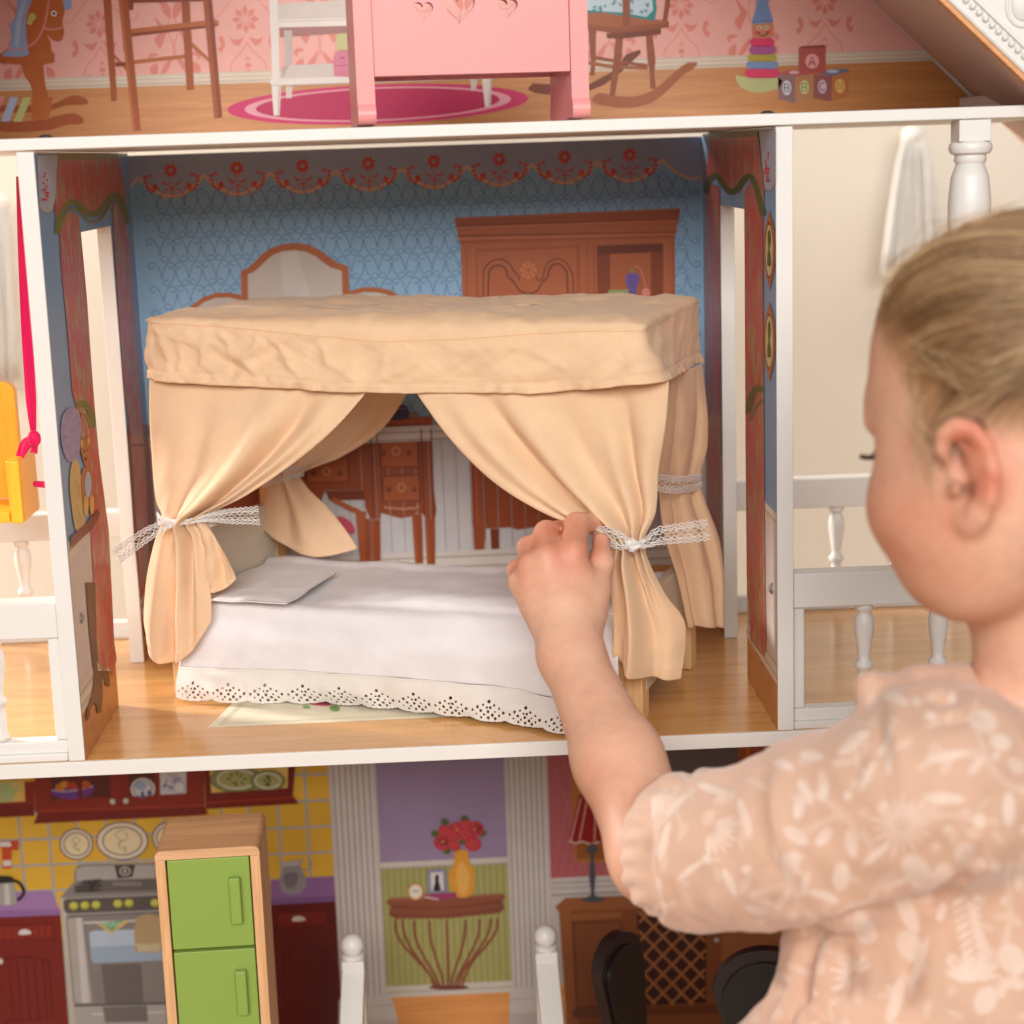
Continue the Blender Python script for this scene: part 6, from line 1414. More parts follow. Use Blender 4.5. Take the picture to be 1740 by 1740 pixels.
# ---------------------------------------------------------------- the girl (one implicit surface; axes of the picture, metres)
def J(px, py, dist): return np.array([(px-870)/FPX*dist, -(py-870)/FPX*dist, dist])
def RP(r, dist): return r*dist/FPX
def toW(p): return CC+p[..., 0:1]*CR+p[..., 1:2]*CU+p[..., 2:3]*CF
class Field:
    def __init__(s, lo, hi, h):
        s.lo = np.array(lo, float); s.h = h; s.n = np.ceil((np.array(hi)-s.lo)/h).astype(int)+1
        s.F = np.full(s.n, 0.05, np.float32)
    def region(s, lo, hi):
        a = np.clip(np.floor((np.array(lo)-s.lo)/s.h).astype(int), 0, s.n-1); b = np.clip(np.ceil((np.array(hi)-s.lo)/s.h).astype(int)+1, 1, s.n)
        ax = [s.lo[i]+s.h*np.arange(a[i], b[i]) for i in range(3)]
        return tuple(slice(a[i], b[i]) for i in range(3)), ax[0][:, None, None], ax[1][None, :, None], ax[2][None, None, :]
    def put(s, sl, d, k, sub=False):
        A = s.F[sl]
        if A.size == 0: return
        d = d.astype(np.float32)
        if sub:
            d = -d; h = np.clip(0.5-0.5*(d-A)/k, 0, 1) if False else np.clip(0.5+0.5*(d-A)/k, 0, 1); s.F[sl] = A*(1-h)+d*h+k*h*(1-h)
        else:
            h = np.clip(0.5+0.5*(A-d)/k, 0, 1); s.F[sl] = A*(1-h)+d*h-k*h*(1-h)
    def ell(s, c, r, k=0.012, rot=None, sub=False):
        r = np.array(r, float); pad = k+4*s.h+0.008; m = r.max()+pad if rot is not None else r+pad
        sl, X, Y, Z = s.region(c-m, c+m); x, y, z = X-c[0], Y-c[1], Z-c[2]
        if rot is not None: x, y, z = (rot[i][0]*x+rot[i][1]*y+rot[i][2]*z for i in range(3))
        k0 = np.sqrt((x/r[0])**2+(y/r[1])**2+(z/r[2])**2); k1 = np.sqrt((x/r[0]**2)**2+(y/r[1]**2)**2+(z/r[2]**2)**2)+1e-9
        s.put(sl, k0*(k0-1)/k1, k, sub)
    def cap(s, a, b, ra, rb, k=0.012, sub=False):
        pad = max(ra, rb)+k+4*s.h+0.008; sl, X, Y, Z = s.region(np.minimum(a, b)-pad, np.maximum(a, b)+pad); d = b-a; L2 = d@d+1e-12
        t = np.clip(((X-a[0])*d[0]+(Y-a[1])*d[1]+(Z-a[2])*d[2])/L2, 0, 1)
        dist = np.sqrt((X-a[0]-t*d[0])**2+(Y-a[1]-t*d[1])**2+(Z-a[2]-t*d[2])**2)-(ra+(rb-ra)*t)
        s.put(sl, dist, k, sub)
    def chain(s, pts, rad, k=0.006, sub=False):
        for i in range(len(pts)-1): s.cap(pts[i], pts[i+1], rad[i], rad[i+1], k, sub)
    def sample(s, p):
        q = (p-s.lo)/s.h; i = np.clip(np.floor(q).astype(int), 0, s.n-2); f = np.clip(q-i, 0, 1); r = 0
        for a in (0, 1):
            for b in (0, 1):
                for c in (0, 1):
                    w = (f[:, 0] if a else 1-f[:, 0])*(f[:, 1] if b else 1-f[:, 1])*(f[:, 2] if c else 1-f[:, 2]); r = r+w*s.F[i[:, 0]+a, i[:, 1]+b, i[:, 2]+c]
        return r
    def grad(s, p):
        e = s.h; g = np.stack([s.sample(p+np.eye(3)[i]*e)-s.sample(p-np.eye(3)[i]*e) for i in range(3)], 1); return g/(np.linalg.norm(g, axis=1)[:, None]+1e-9)
    def smooth(s, it=1):
        for _ in range(it):
            F = s.F
            for ax in range(3):
                G = F.copy(); a = [slice(None)]*3; l = [slice(None)]*3; r = [slice(None)]*3
                a[ax] = slice(1, -1); l[ax] = slice(0, -2); r[ax] = slice(2, None); G[tuple(a)] = 0.5*F[tuple(a)]+0.25*(F[tuple(l)]+F[tuple(r)]); F = G
            s.F = F
    def mesh(s):
        F = s.F; inside = F < 0; n = np.array(F.shape)
        cs = [(a, b, c) for a in (0, 1) for b in (0, 1) for c in (0, 1)]
        cnt = np.zeros(n-1, np.int8)
        for a, b, c in cs: cnt += inside[a:n[0]-1+a, b:n[1]-1+b, c:n[2]-1+c]
        act = (cnt > 0) & (cnt < 8); idx = np.argwhere(act); vid = np.full(act.shape, -1, np.int64); vid[act] = np.arange(len(idx))
        acc = np.zeros((len(idx), 3)); w = np.zeros(len(idx))
        for ca in cs:
            for ax in range(3):
                if ca[ax]: continue
                cb = list(ca); cb[ax] = 1
                fa = F[idx[:, 0]+ca[0], idx[:, 1]+ca[1], idx[:, 2]+ca[2]]; fb = F[idx[:, 0]+cb[0], idx[:, 1]+cb[1], idx[:, 2]+cb[2]]
                m = (fa < 0) != (fb < 0); t = np.where(m, fa/(fa-fb+1e-20), 0); p = np.array(ca, float)[None].repeat(len(idx), 0); p[:, ax] = t
                acc += p*m[:, None]; w += m
        V = s.lo+s.h*(idx+acc/np.maximum(w, 1)[:, None]); faces = []
        for ax in range(3):
            o1, o2 = (ax+1) % 3, (ax+2) % 3
            sl0 = [slice(1, -1)]*3; sl0[ax] = slice(0, -1); sl1 = list(sl0); sl1[ax] = slice(1, None)
            A, Bm = inside[tuple(sl0)], inside[tuple(sl1)]; e = np.argwhere(A != Bm); 
            if not len(e): continue
            flip = A[e[:, 0], e[:, 1], e[:, 2]]; off = np.ones(3, int); off[ax] = 0; e = e+off
            q = []
            for d1, d2 in ((0, 0), (1, 0), (1, 1), (0, 1)):
                c = e.copy(); c[:, o1] -= d1; c[:, o2] -= d2; q.append(vid[c[:, 0], c[:, 1], c[:, 2]])
            q = np.stack(q, 1); q[~flip] = q[~flip][:, ::-1]; faces.append(q)
        Fc = np.concatenate(faces); Fc = Fc[(Fc >= 0).all(1)]
        return V, Fc
def np_mesh(name, V, Fc):
    me = bpy.data.meshes.new(name); nf = len(Fc); k = Fc.shape[1]
    me.vertices.add(len(V)); me.vertices.foreach_set('co', np.asarray(V, np.float32).ravel())
    me.loops.add(nf*k); me.loops.foreach_set('vertex_index', Fc.astype(np.int32).ravel())
    me.polygons.add(nf); me.polygons.foreach_set('loop_start', np.arange(0, nf*k, k, dtype=np.int32)); me.polygons.foreach_set('loop_total', np.full(nf, k, np.int32))
    me.polygons.foreach_set('use_smooth', np.ones(nf, bool)); me.update(calc_edges=True); me.validate(); return me
def relax(V, Fc, it=3, lam=0.5):
    E = np.concatenate([Fc[:, [0, 1]], Fc[:, [1, 2]], Fc[:, [2, 3]], Fc[:, [3, 0]]]); n = len(V)
    for _ in range(it):
        S_ = np.zeros_like(V); c = np.bincount(E[:, 0], minlength=n)+np.bincount(E[:, 1], minlength=n)
        for d in range(3): S_[:, d] = np.bincount(E[:, 0], V[E[:, 1], d], n)+np.bincount(E[:, 1], V[E[:, 0], d], n)
        V = V+lam*(S_/np.maximum(c, 1)[:, None]-V)
    return V
def vnormals(V, Fc):
    a = np.cross(V[Fc[:, 2]]-V[Fc[:, 0]], V[Fc[:, 3]]-V[Fc[:, 1]]); N_ = np.zeros_like(V)
    for k in range(4):
        for d in range(3): N_[:, d] += np.bincount(Fc[:, k], a[:, d], len(V))
    return N_/(np.linalg.norm(N_, axis=1)[:, None]+1e-12)
girl = empty('person', tuple(CC+0.12*CR+0.80*CF+np.array([.12, 0, GROUND-CC[2]-.0+.16])) , 'young child with tied-back fair hair in a peach floral dress reaching into the bedroom', 'person')
girl.location = (girl.location[0], girl.location[1], GROUND)
bpy.context.view_layer.update()

# joints
SH, EL, WR = J(1560, 1300, .815), J(1122, 1452, .935), J(970, 1112, 1.035)
fld = Field((-0.012, -0.415, 0.66), (0.345, 0.175, 1.13), 0.0017)
DH = 0.80
# skull, face
fld.ell(J(1662, 575, .80), (RP(165, .80), RP(168, .80), 0.056), .012)
HC = J(1764, 655, .81)
fld.ell(HC, (RP(283, .81), RP(292, .81), 0.074), .01)
fld.ell(J(1654, 835, .80), (RP(166, .80), RP(190, .80), 0.050), .018)
fld.ell(J(1566, 868, .805), (RP(84, .8), RP(74, .8), 0.030), .012)                 # cheek
fld.ell(J(1648, 958, .81), (RP(112, .81), RP(98, .81), 0.036), .014)               # jaw
fld.ell(J(1600, 985, .845), (RP(60, .84), RP(50, .84), 0.024), .010)               # chin
fld.ell(J(1514, 690, .835), (RP(40, .83), RP(50, .83), 0.03), .010)                # brow
fld.cap(J(1496, 718, .822), J(1500, 718, .85), RP(27, .82), RP(24, .85), .005)
fld.ell(J(1456, 772, .835), (RP(36, .83), RP(30, .83), 0.026), .008, sub=True)     # eye hollow
fld.ell(J(1506, 775, .845), (RP(24, .84), RP(22, .84), 0.012), .004)               # eyeball under the lid
fld.cap(J(1510, 800, .865), J(1492, 872, .885), RP(16, .86), RP(24, .88), .012)    # nose
fld.ell(J(1530, 925, .872), (RP(24, .87), RP(16, .87), 0.010), .008); fld.ell(J(1540, 945, .870), (RP(22, .87), RP(15, .87), 0.009), .006)   # lips
# ear
er = .752
fld.ell(J(1657, 806, .759), (RP(50, er), RP(88, er), 0.0105), .006)
hel = [J(a_, b_, c_) for a_, b_, c_ in ((1614, 792, .752), (1600, 762, .7475), (1604, 736, .7445), (1624, 722, .742), (1652, 730, .740), (1674, 758, .739), (1685, 800, .739), (1682, 846, .741), (1669, 876, .747), (1654, 888, .754))]
fld.chain(hel, [RP(r_, er) for r_ in (9, 12, 13, 14, 14, 15, 15, 15, 14, 13)], .0035)
fld.ell(J(1651, 884, .7550), (RP(23, er), RP(27, er), 0.0068), .006)                # lobe
fld.chain([J(1630, 752, .7455), J(1652, 782, .7445), J(1662, 826, .7445), J(1652, 862, .747)], [RP(7, er), RP(11, er), RP(12, er), RP(11, er)], .004)   # inner fold
fld.chain([J(1616, 762, .7415), J(1640, 800, .7410), J(1646, 826, .7410)], [RP(11, er), RP(12, er), RP(11, er)], .004, sub=True)
fld.chain([J(1640, 744, .7365), J(1664, 774, .7355), J(1672, 820, .7355), J(1666, 856, .738)], [RP(8, er), RP(9, er), RP(9, er), RP(7, er)], .003, sub=True)
fld.ell(J(1642, 834, .741), (RP(15, er), RP(22, er), 0.013), .004, sub=True)
fld.ell(J(1624, 832, .748), (RP(11, er), RP(17, er), 0.006), .004)                 # tragus
# neck, trunk
fld.cap(J(1750, 930, .825), J(1790, 1230, .84), RP(112, .83), RP(120, .84), .014)
fld.ell(J(1740, 1420, .87), (0.088, 0.085, 0.050), .02); fld.ell(J(1740, 1760, .88), (0.080, 0.090, 0.048), .03)
fld.cap(J(1750, 1270, .845), SH, .030, .029, .02)
# arm
fld.cap(SH, EL, .029, .0265, .012)
fld.cap(EL, (EL*.55+WR*.45), .0252, .0236, .012); fld.cap((EL*.55+WR*.45), WR, .0236, .0178, .012)
fld.cap(WR, J(960, 1046, 1.048), .0178, .0184, .012)
# far arm, hanging beside the body
SH2, EL2, WR2 = J(1800, 1290, .925), J(1840, 1660, .945), J(1800, 1930, .985)
fld.cap(J(1750, 1270, .855), SH2, .030, .028, .02); fld.cap(SH2, EL2, .028, .0245, .012); fld.cap(EL2, WR2, .0235, .0170, .010); fld.ell(J(1790, 1985, .99), (.015, .020, .012), .008)
for k_ in range(4): fld.chain([J(1764+15*k_, 2010, .992), J(1758+16*k_, 2040+8*(k_ in (1, 2)), .990), J(1752+17*k_, 2062+10*(k_ in (1, 2)), .984)], [.0066, .0060, .0050], .002)
fld.chain([J(1760, 1975, .978), J(1742, 2005, .972), J(1738, 2028, .972)], [.0075, .0066, .0055], .003)
# hand: back of the hand, knuckles, curled fingers, thumb
fld.ell(J(962, 1024, 1.054), (RP(72, 1.05), RP(78, 1.05), .0155), .012)
fld.ell(J(938, 992, 1.058), (RP(58, 1.05), RP(48, 1.05), .0150), .010)
def fing(pts, rad, k=.0030): fld.chain([J(*p) for p in pts], [RP(r_, 1.06) for r_ in rad], k)
fing([(968, 1020, 1.050), (974, 938, 1.052)], (26, 24), .006); fing([(945, 1020, 1.050), (930, 948, 1.050)], (26, 24), .006); fing([(920, 1020, 1.054), (902, 962, 1.054)], (25, 22), .006); fing([(908, 1030, 1.060), (884, 988, 1.062)], (24, 20), .006)
fing([(974, 938, 1.052), (980, 892, 1.078), (1006, 888, 1.092), (1026, 905, 1.094)], (24, 22, 18, 15))
fing([(930, 948, 1.050), (928, 905, 1.078), (950, 902, 1.098), (978, 918, 1.102)], (24, 21, 18, 15))
fing([(902, 962, 1.054), (897, 930, 1.080), (915, 926, 1.098), (945, 940, 1.104)], (22, 19, 17, 14))
fing([(884, 988, 1.062), (878, 968, 1.084), (892, 960, 1.098), (920, 965, 1.104)], (20, 17, 15, 13))
fing([(990, 1062, 1.045), (1012, 1000, 1.058), (1022, 955, 1.066), (1022, 918, 1.078)], (30, 24, 20, 15), .005)
fld.smooth(1)
Vb, Fb = fld.mesh(); Vb = relax(Vb, Fb, 2)
Nb = vnormals(Vb, Fb); 
if (Nb*(Vb-Vb.mean(0))).sum() < 0: Fb = Fb[:, ::-1]; Nb = -Nb
# keep the largest connected piece only
par_ = np.arange(len(Vb))
for _ in range(400):
    e0 = np.minimum.reduce([par_[Fb[:, i]] for i in range(4)]); old = par_.copy()
    for i in range(4): np.minimum.at(par_, Fb[:, i], e0)
    par_ = par_[par_]
    if (old == par_).all(): break
ids, cn = np.unique(par_, return_counts=True); big = ids[cn.argmax()]; mk = par_ == big
Fb = Fb[mk[Fb].all(1)]; rm = np.cumsum(mk)-1; Vb, Nb, Fb = Vb[mk], Nb[mk], rm[Fb]
pxb = 870+FPX*Vb[:, 0]/Vb[:, 2]; pyb = 870-FPX*Vb[:, 1]/Vb[:, 2]
def gauss(px, py, cx_, cy_, s): return np.exp(-(((px-cx_)/s)**2+((py-cy_)/s)**2))
SKIN = np.array(lin((222, 176, 149))); RED = np.array(lin((202, 118, 92))); SCALP = np.array(lin((166, 124, 88)))
red = 0.36*gauss(pxb, pyb, 1545, 890, 100)+0.75*np.clip(gauss(pxb, pyb, 1660, 740, 55)+gauss(pxb, pyb, 1680, 830, 40), 0, 1)*(Vb[:, 2] < .751)
for kx, ky, s in ((975, 880, 34), (928, 900, 30), (897, 925, 26), (876, 965, 24), (1020, 925, 28), (960, 940, 60)): red += 0.40*gauss(pxb, pyb, kx, ky, s)
red += 0.22*gauss(pxb, pyb, 1040, 1330, 70)+0.15*vnoise(Vb[:, 0]*70, Vb[:, 1]*70, Vb[:, 2]*70)+.14
red = np.clip(red, 0, .9)[:, None]
cb = SKIN*(1-red)+RED*red
hole = (gauss(pxb, pyb, 1642, 832, 15)*(Vb[:, 2] < .77)+.55*gauss(pxb, pyb, 1630, 772, 24)*(Vb[:, 2] < .76))[:, None]; cb = cb*(1-.62*np.clip(hole, 0, 1))  # painted shade: skin darkened in the ear opening and upper hollow
# hair region of the head
HAIRLINE = [(1300, 300), (1488, 556), (1506, 590), (1535, 640), (1560, 690), (1572, 745), (1590, 770), (1594, 735), (1616, 708), (1650, 706), (1690, 735), (1760, 730), (1900, 800), (2100, 800), (2100, 200), (1300, 200)]
def inpoly(px, py, poly):
    r_ = np.zeros(len(px), bool); n = len(poly)
    for i in range(n):
        x1, y1 = poly[i]; x2, y2 = poly[(i+1) % n]; c = ((y1 > py) != (y2 > py)) & (px < (x2-x1)*(py-y1)/(y2-y1+1e-9)+x1); r_ ^= c
    return r_
hm = inpoly(pxb, pyb, HAIRLINE) & (Vb[:, 1] > -.02)
hs = hm.astype(float)
E_ = np.concatenate([Fb[:, [0, 1]], Fb[:, [1, 2]], Fb[:, [2, 3]], Fb[:, [3, 0]]]); cE = np.bincount(E_[:, 0], minlength=len(Vb))+np.bincount(E_[:, 1], minlength=len(Vb))
for _ in range(34): hs = .5*hs+.5*(np.bincount(E_[:, 0], hs[E_[:, 1]], len(Vb))+np.bincount(E_[:, 1], hs[E_[:, 0]], len(Vb)))/np.maximum(cE, 1)
notear = 1-np.clip((.775-Vb[:, 2])/.006, 0, 1)*(np.hypot((pxb-1645)/62, (pyb-812)/104) < 1)
tint = (np.clip(hs*1.25-.1+.18*vnoise(pxb/9, pyb/24), 0, 1)*notear)[:, None]; cb = cb*(1-tint)+SCALP*tint
me = np_mesh('body', toW(Vb), Fb); a_ = me.color_attributes.new('Col', 'FLOAT_COLOR', 'POINT'); a_.data.foreach_set('color', np.column_stack([cb, np.ones(len(cb))]).astype(np.float32).ravel())
SKINM = mat('skin', (230, 180, 155), 0.48, 0.35, noise=0.06, nscale=170, bump=0.22, bscale=900, sss=0.10, attr='Col')
body = link('body', me, SKINM, girl, smooth=True)

# nails
NAIL = mat('nail', (236, 180, 164), 0.3, 0.5)
# eyelashes and brow
LASH = mat('eyelash', (60, 42, 32), 0.6, 0.2)
b = MB()
for k in range(14):
    p0 = J(1492-k*.3, 769+k*.8, .832+k*.0013); p1 = J(1476-k*.5, 775+k*.4, .832+k*.0013); p2 = J(1463-k*.3, 771+k*.5, .831+k*.0014)
    b.tube(toW(spline([p0, p1, p2], 7)), [.0006, .0006, .0005, .0004, .0003, .0002, .0001], 5)
tag(b.build('eyelashes', LASH, girl), kind='stuff')

# hair strands
rg = np.random.RandomState(11)
hv = np.where(hm)[0]; hv = hv[(pxb[hv] < 1900)]
hv = hv[rg.rand(len(hv)) < np.clip(hs[hv]*1.6-.55, .05, 1)]
roots = hv[rg.randint(0, len(hv), 9500)]
BUN = J(1905, 520, .79)
def flow(p, seedp):
    px_ = 870+FPX*p[:, 0]/p[:, 2]; py_ = 870-FPX*p[:, 1]/p[:, 2]
    d = BUN[None]-p; d /= np.linalg.norm(d, axis=1)[:, None]
    # lower hair sweeps along the head, upper hair rises to the crown
    w = np.clip((620-py_)/220, -1, 1); d = d+np.stack([np.zeros(len(p)), -.35*w+.06*np.sin(px_/60+seedp), -.15*np.ones(len(p))], 1)
    return d
P_ = Vb[roots].copy(); seedp = rg.rand(len(roots))*1.2; hgt_ = .0003+.0022*rg.rand(len(roots))**1.6
steps = 20; path = [P_+Nb[roots]*.0002]; ln_ = .0035+.0035*rg.rand(len(roots))
cur = P_.copy()
for k in range(steps):
    g_ = fld.grad(cur); d = flow(cur, seedp); d = d-g_*(g_*d).sum(1)[:, None]; d /= np.linalg.norm(d, axis=1)[:, None]+1e-9
    cur = cur+d*ln_[:, None]*1.0
    s_ = fld.sample(cur); hh = hgt_*min(1, (k+1)/4.0); cur2 = cur-fld.grad(cur)*(np.clip(s_, -.01, .01)-hh)[:, None]; cur = np.where(np.isfinite(cur2), cur2, cur); path.append(cur.copy())
path = np.array(path)                                    # steps+1, N, 3
pal = [np.array(lin(c)) for c in ((138, 100, 68), (174, 134, 94), (206, 172, 126), (112, 78, 54), (230, 202, 158), (154, 116, 80))]
def strands(name, path, rad, cols, parent):
    K, N_, _ = path.shape; seg = 3; t = np.gradient(path, axis=0); t /= np.linalg.norm(t, axis=2)[..., None]+1e-9
    a = np.cross(t, np.array([.3, .5, .81])); a /= np.linalg.norm(a, axis=2)[..., None]+1e-9; b_ = np.cross(t, a)
    taper = np.minimum(1, np.minimum((np.arange(K)+.6)/3.0, (K-np.arange(K)-.3)/4.0))[:, None, None]*(rad[None, :, None] if np.ndim(rad) else rad)
    ring = [path+taper*(math.cos(w)*a+math.sin(w)*b_) for w in (0, 2.094, 4.189)]
    V_ = np.stack(ring, 2).transpose(1, 0, 2, 3).reshape(-1, 3)      # N, K, seg
    base = (np.arange(N_)*K*seg)[:, None, None]; kk = (np.arange(K-1)*seg)[None, :, None]; ii = np.arange(seg)[None, None, :]; i2 = (ii+1) % seg
    Fq = np.stack([base+kk+ii, base+kk+i2, base+kk+seg+i2, base+kk+seg+ii], -1).reshape(-1, 4)
    me = np_mesh(name, toW(V_), Fq); c = np.repeat(cols, K*seg, 0); at = me.color_attributes.new('Col', 'FLOAT_COLOR', 'POINT'); at.data.foreach_set('color', np.column_stack([c, np.ones(len(c))]).astype(np.float32).ravel())
    return link(name, me, HAIRM, parent, smooth=True)
HAIRM = mat('hair', (170, 130, 90), 0.42, 0.5, attr='Col')
clump = .5+.5*vnoise(Vb[roots][:, 0]*60, Vb[roots][:, 1]*90, Vb[roots][:, 2]*60)
ci = np.clip((clump*.75-.06+rg.rand(len(roots))*.38)*6, 0, 5).astype(int); order = [3, 0, 5, 1, 2, 4]
cols = np.array([pal[order[i]] for i in ci])
tag(strands('hair', path, .00013+.00012*rg.rand(len(roots)), cols, girl), kind='stuff')
# loose wisps at the forehead, temple and over the ear
wl_ = []
for k in range(90):
    if k < 30: p = [(1496+rg.randn()*14, 548+rg.randn()*14, .80), (1536+rg.randn()*18, 462+rg.randn()*16, .795), (1612+rg.randn()*20, 392+rg.randn()*14, .79), (1720+rg.randn()*20, 350+rg.randn()*12, .79)]
    elif k < 50: p = [(1556+rg.randn()*26, 640+rg.randn()*22, .770), (1562+rg.randn()*18, 700+rg.randn()*20, .762), (1578+rg.randn()*15, 760+rg.randn()*20, .757), (1586+rg.randn()*12, 820+rg.randn()*30, .757)]
    elif k < 78: p = [(1568+rg.randn()*18, 600+rg.randn()*22, .765), (1610+rg.randn()*14, 625+rg.randn()*16, .750), (1670+rg.randn()*18, 640+rg.randn()*22, .738), (1760+rg.randn()*20, 610+rg.randn()*30, .73)]
    else: p = [(1600+rg.randn()*12, 712+rg.randn()*8, .752), (1640+rg.randn()*14, 694+rg.randn()*8, .742), (1690+rg.randn()*14, 660+rg.randn()*14, .736), (1770+rg.randn()*16, 590+rg.randn()*20, .73)]
    wl_.append(spline([J(*q) for q in p], 17))
wl_ = np.array(wl_).transpose(1, 0, 2)
cols = np.array([pal[order[i]] for i in rg.randint(2, 6, 90)])
tag(strands('loose_hair', wl_, .00017, cols, girl), kind='stuff')
# ---- the dress
fd_ = Field((0.025, -0.42, 0.66), (0.345, -0.055, 1.02), 0.0017)
fd_.cap(J(1215, 1448, .905), J(1420, 1410, .84), RP(136, .9), RP(158, .84), .012)
fd_.cap(J(1420, 1410, .84), J(1590, 1330, .80), RP(158, .84), RP(168, .80), .014)
fd_.ell(J(1175, 1446, .915), (RP(122, .915), RP(132, .915), .036), .010)
fd_.ell(J(1640, 1330, .83), (RP(190, .83), RP(160, .83), .060), .016)
fd_.ell(J(1740, 1420, .875), (0.104, 0.088, 0.068), .016)
fd_.ell(J(1735, 1640, .885), (0.102, 0.085, 0.066), .020)
fd_.cap(J(1500, 1255, .815), J(1478, 1168, .822), RP(34, .81), RP(20, .82), .010)
fd_.cap(J(1478, 1168, .822), J(1560, 1165, .832), RP(20, .82), RP(24, .82), .010)
fd_.cap(J(1560, 1170, .832), J(1760, 1160, .84), RP(30, .82), RP(50, .82), .014)
fd_.ell(J(1375, 1600, .90), (RP(44, .9), RP(70, .9), .03), .012)
fd_.cap(J(1420, 1690, .885), J(1340, 1860, .88), RP(86, .885), RP(150, .88), .02)
fd_.cap(J(1650, 1720, .885), J(1640, 1900, .87), RP(260, .885), RP(330, .87), .02)
fd_.cap(J(1800, 1300, .925), J(1836, 1560, .94), RP(140, .925), RP(128, .94), .012)
# openings: cuff and neck
fd_.cap(EL, WR, .0268, .0250, .003, sub=True); fd_.cap(EL2, WR2, .0245, .0235, .003, sub=True)
fd_.cap(J(1750, 1020, .83), J(1770, 1170, .835), RP(112, .83), RP(112, .84), .004, sub=True)
fd_.smooth(1)
Vd, Fd = fd_.mesh(); Vd = relax(Vd, Fd, 2); Nd = vnormals(Vd, Fd)
if (Nd*(Vd-Vd.mean(0))).sum() < 0: Fd = Fd[:, ::-1]; Nd = -Nd
par_ = np.arange(len(Vd))
for _ in range(400):
    e0 = np.minimum.reduce([par_[Fd[:, i]] for i in range(4)]); old = par_.copy()
    for i in range(4): np.minimum.at(par_, Fd[:, i], e0)
    par_ = par_[par_]
    if (old == par_).all(): break
ids, cn = np.unique(par_, return_counts=True); mk = par_ == ids[cn.argmax()]; Fd = Fd[mk[Fd].all(1)]; rm = np.cumsum(mk)-1; Vd, Nd, Fd = Vd[mk], Nd[mk], rm[Fd]
def subdivide(V, Fc):
    n = len(V); E = np.concatenate([Fc[:, [0, 1]], Fc[:, [1, 2]], Fc[:, [2, 3]], Fc[:, [3, 0]]]); Es = np.sort(E, 1); key = Es[:, 0]*n+Es[:, 1]
    u, inv = np.unique(key, return_inverse=True); mid = (V[u//n]+V[u % n])/2; m = len(Fc); e = [inv[i*m:(i+1)*m]+n for i in range(4)]; c = n+len(u)+np.arange(m)
    V2 = np.concatenate([V, mid, V[Fc].mean(1)])
    F2 = np.concatenate([np.stack([Fc[:, 0], e[0], c, e[3]], 1), np.stack([e[0], Fc[:, 1], e[1], c], 1), np.stack([c, e[1], Fc[:, 2], e[2]], 1), np.stack([e[3], c, e[2], Fc[:, 3]], 1)]); return V2, F2
Vd, Fd = subdivide(Vd, Fd); Vd = relax(Vd, Fd, 2); Nd = vnormals(Vd, Fd)
px_ = 870+FPX*Vd[:, 0]/Vd[:, 2]; py_ = 870-FPX*Vd[:, 1]/Vd[:, 2]
def pdist(px, py, pts):
    best = np.full(len(px), 1e9); side = np.zeros(len(px)); tpos = np.zeros(len(px)); n = len(pts)-1
    for i in range(n):
        a = np.array(pts[i], float); b_ = np.array(pts[i+1], float); d = b_-a; t = np.clip(((px-a[0])*d[0]+(py-a[1])*d[1])/(d@d), 0, 1)
        dd = np.hypot(px-a[0]-t*d[0], py-a[1]-t*d[1]); m = dd < best; best[m] = dd[m]; side[m] = np.sign((px-a[0])*d[1]-(py-a[1])*d[0])[m]; tpos[m] = ((i+t)/n)[m]
    return best, side, tpos
disp = np.zeros(len(Vd))
front = np.clip(-Nd[:, 2]*2+.3, 0, 1)
for pts, wd, amp, rd in (([(1300, 1275), (1288, 1330), (1292, 1400), (1310, 1470), (1345, 1530)], 16, -.0055, .004), ([(1180, 1315), (1230, 1330), (1290, 1300)], 14, -.003, .003), ([(1330, 1590), (1420, 1572), (1500, 1555), (1580, 1535), (1640, 1490), (1660, 1450)], 13, -.006, .002),
                         ([(1480, 1170), (1490, 1240), (1505, 1320)], 16, -.003, .003), ([(1560, 1175), (1600, 1190), (1640, 1180)], 12, -.003, .002), ([(1395, 1575), (1372, 1640), (1372, 1700), (1400, 1740)], 14, -.005, .004),
                         ([(1600, 1230), (1640, 1220), (1665, 1200)], 12, -.002, .001), ([(1110, 1420), (1096, 1470), (1110, 1540)], 10, -.0015, .001), ([(1440, 1600), (1430, 1680), (1400, 1745)], 18, -.0025, .002), ([(1560, 1570), (1545, 1660), (1520, 1745)], 20, -.0022, .0018), ([(1350, 1290), (1380, 1330), (1420, 1345)], 18, -.0015, .0012)):
    d, sd, tp = pdist(px_, py_, pts); e = np.sin(np.pi*np.clip(tp*.86+.07, 0, 1))
    disp += front*e*(amp*np.exp(-(d/wd)**2)+rd*np.exp(-((d-wd*2.0)/(wd*1.2))**2)*(sd > 0))
# gathers at the waist and cuff
wz = np.clip((py_-1600)/60, 0, 1)*np.clip((1500-px_)/120, 0, 1); disp += front*wz*.0022*np.sin(px_/8.5+.02*py_+1.5*vnoise(px_/40, py_/60))
dc, _, _ = pdist(px_, py_, [(1140, 1316), (1094, 1382), (1062, 1440), (1060, 1490), (1085, 1545)]); disp += .0010*np.exp(-(dc/16)**2)*np.sin(py_/5.5)-.0018*np.exp(-((dc-34)/9)**2)
disp += .0016*vnoise(Vd[:, 0]*45, Vd[:, 1]*45, Vd[:, 2]*45)+.0010*vnoise(Vd[:, 0]*110, Vd[:, 1]*90, Vd[:, 2]*110)
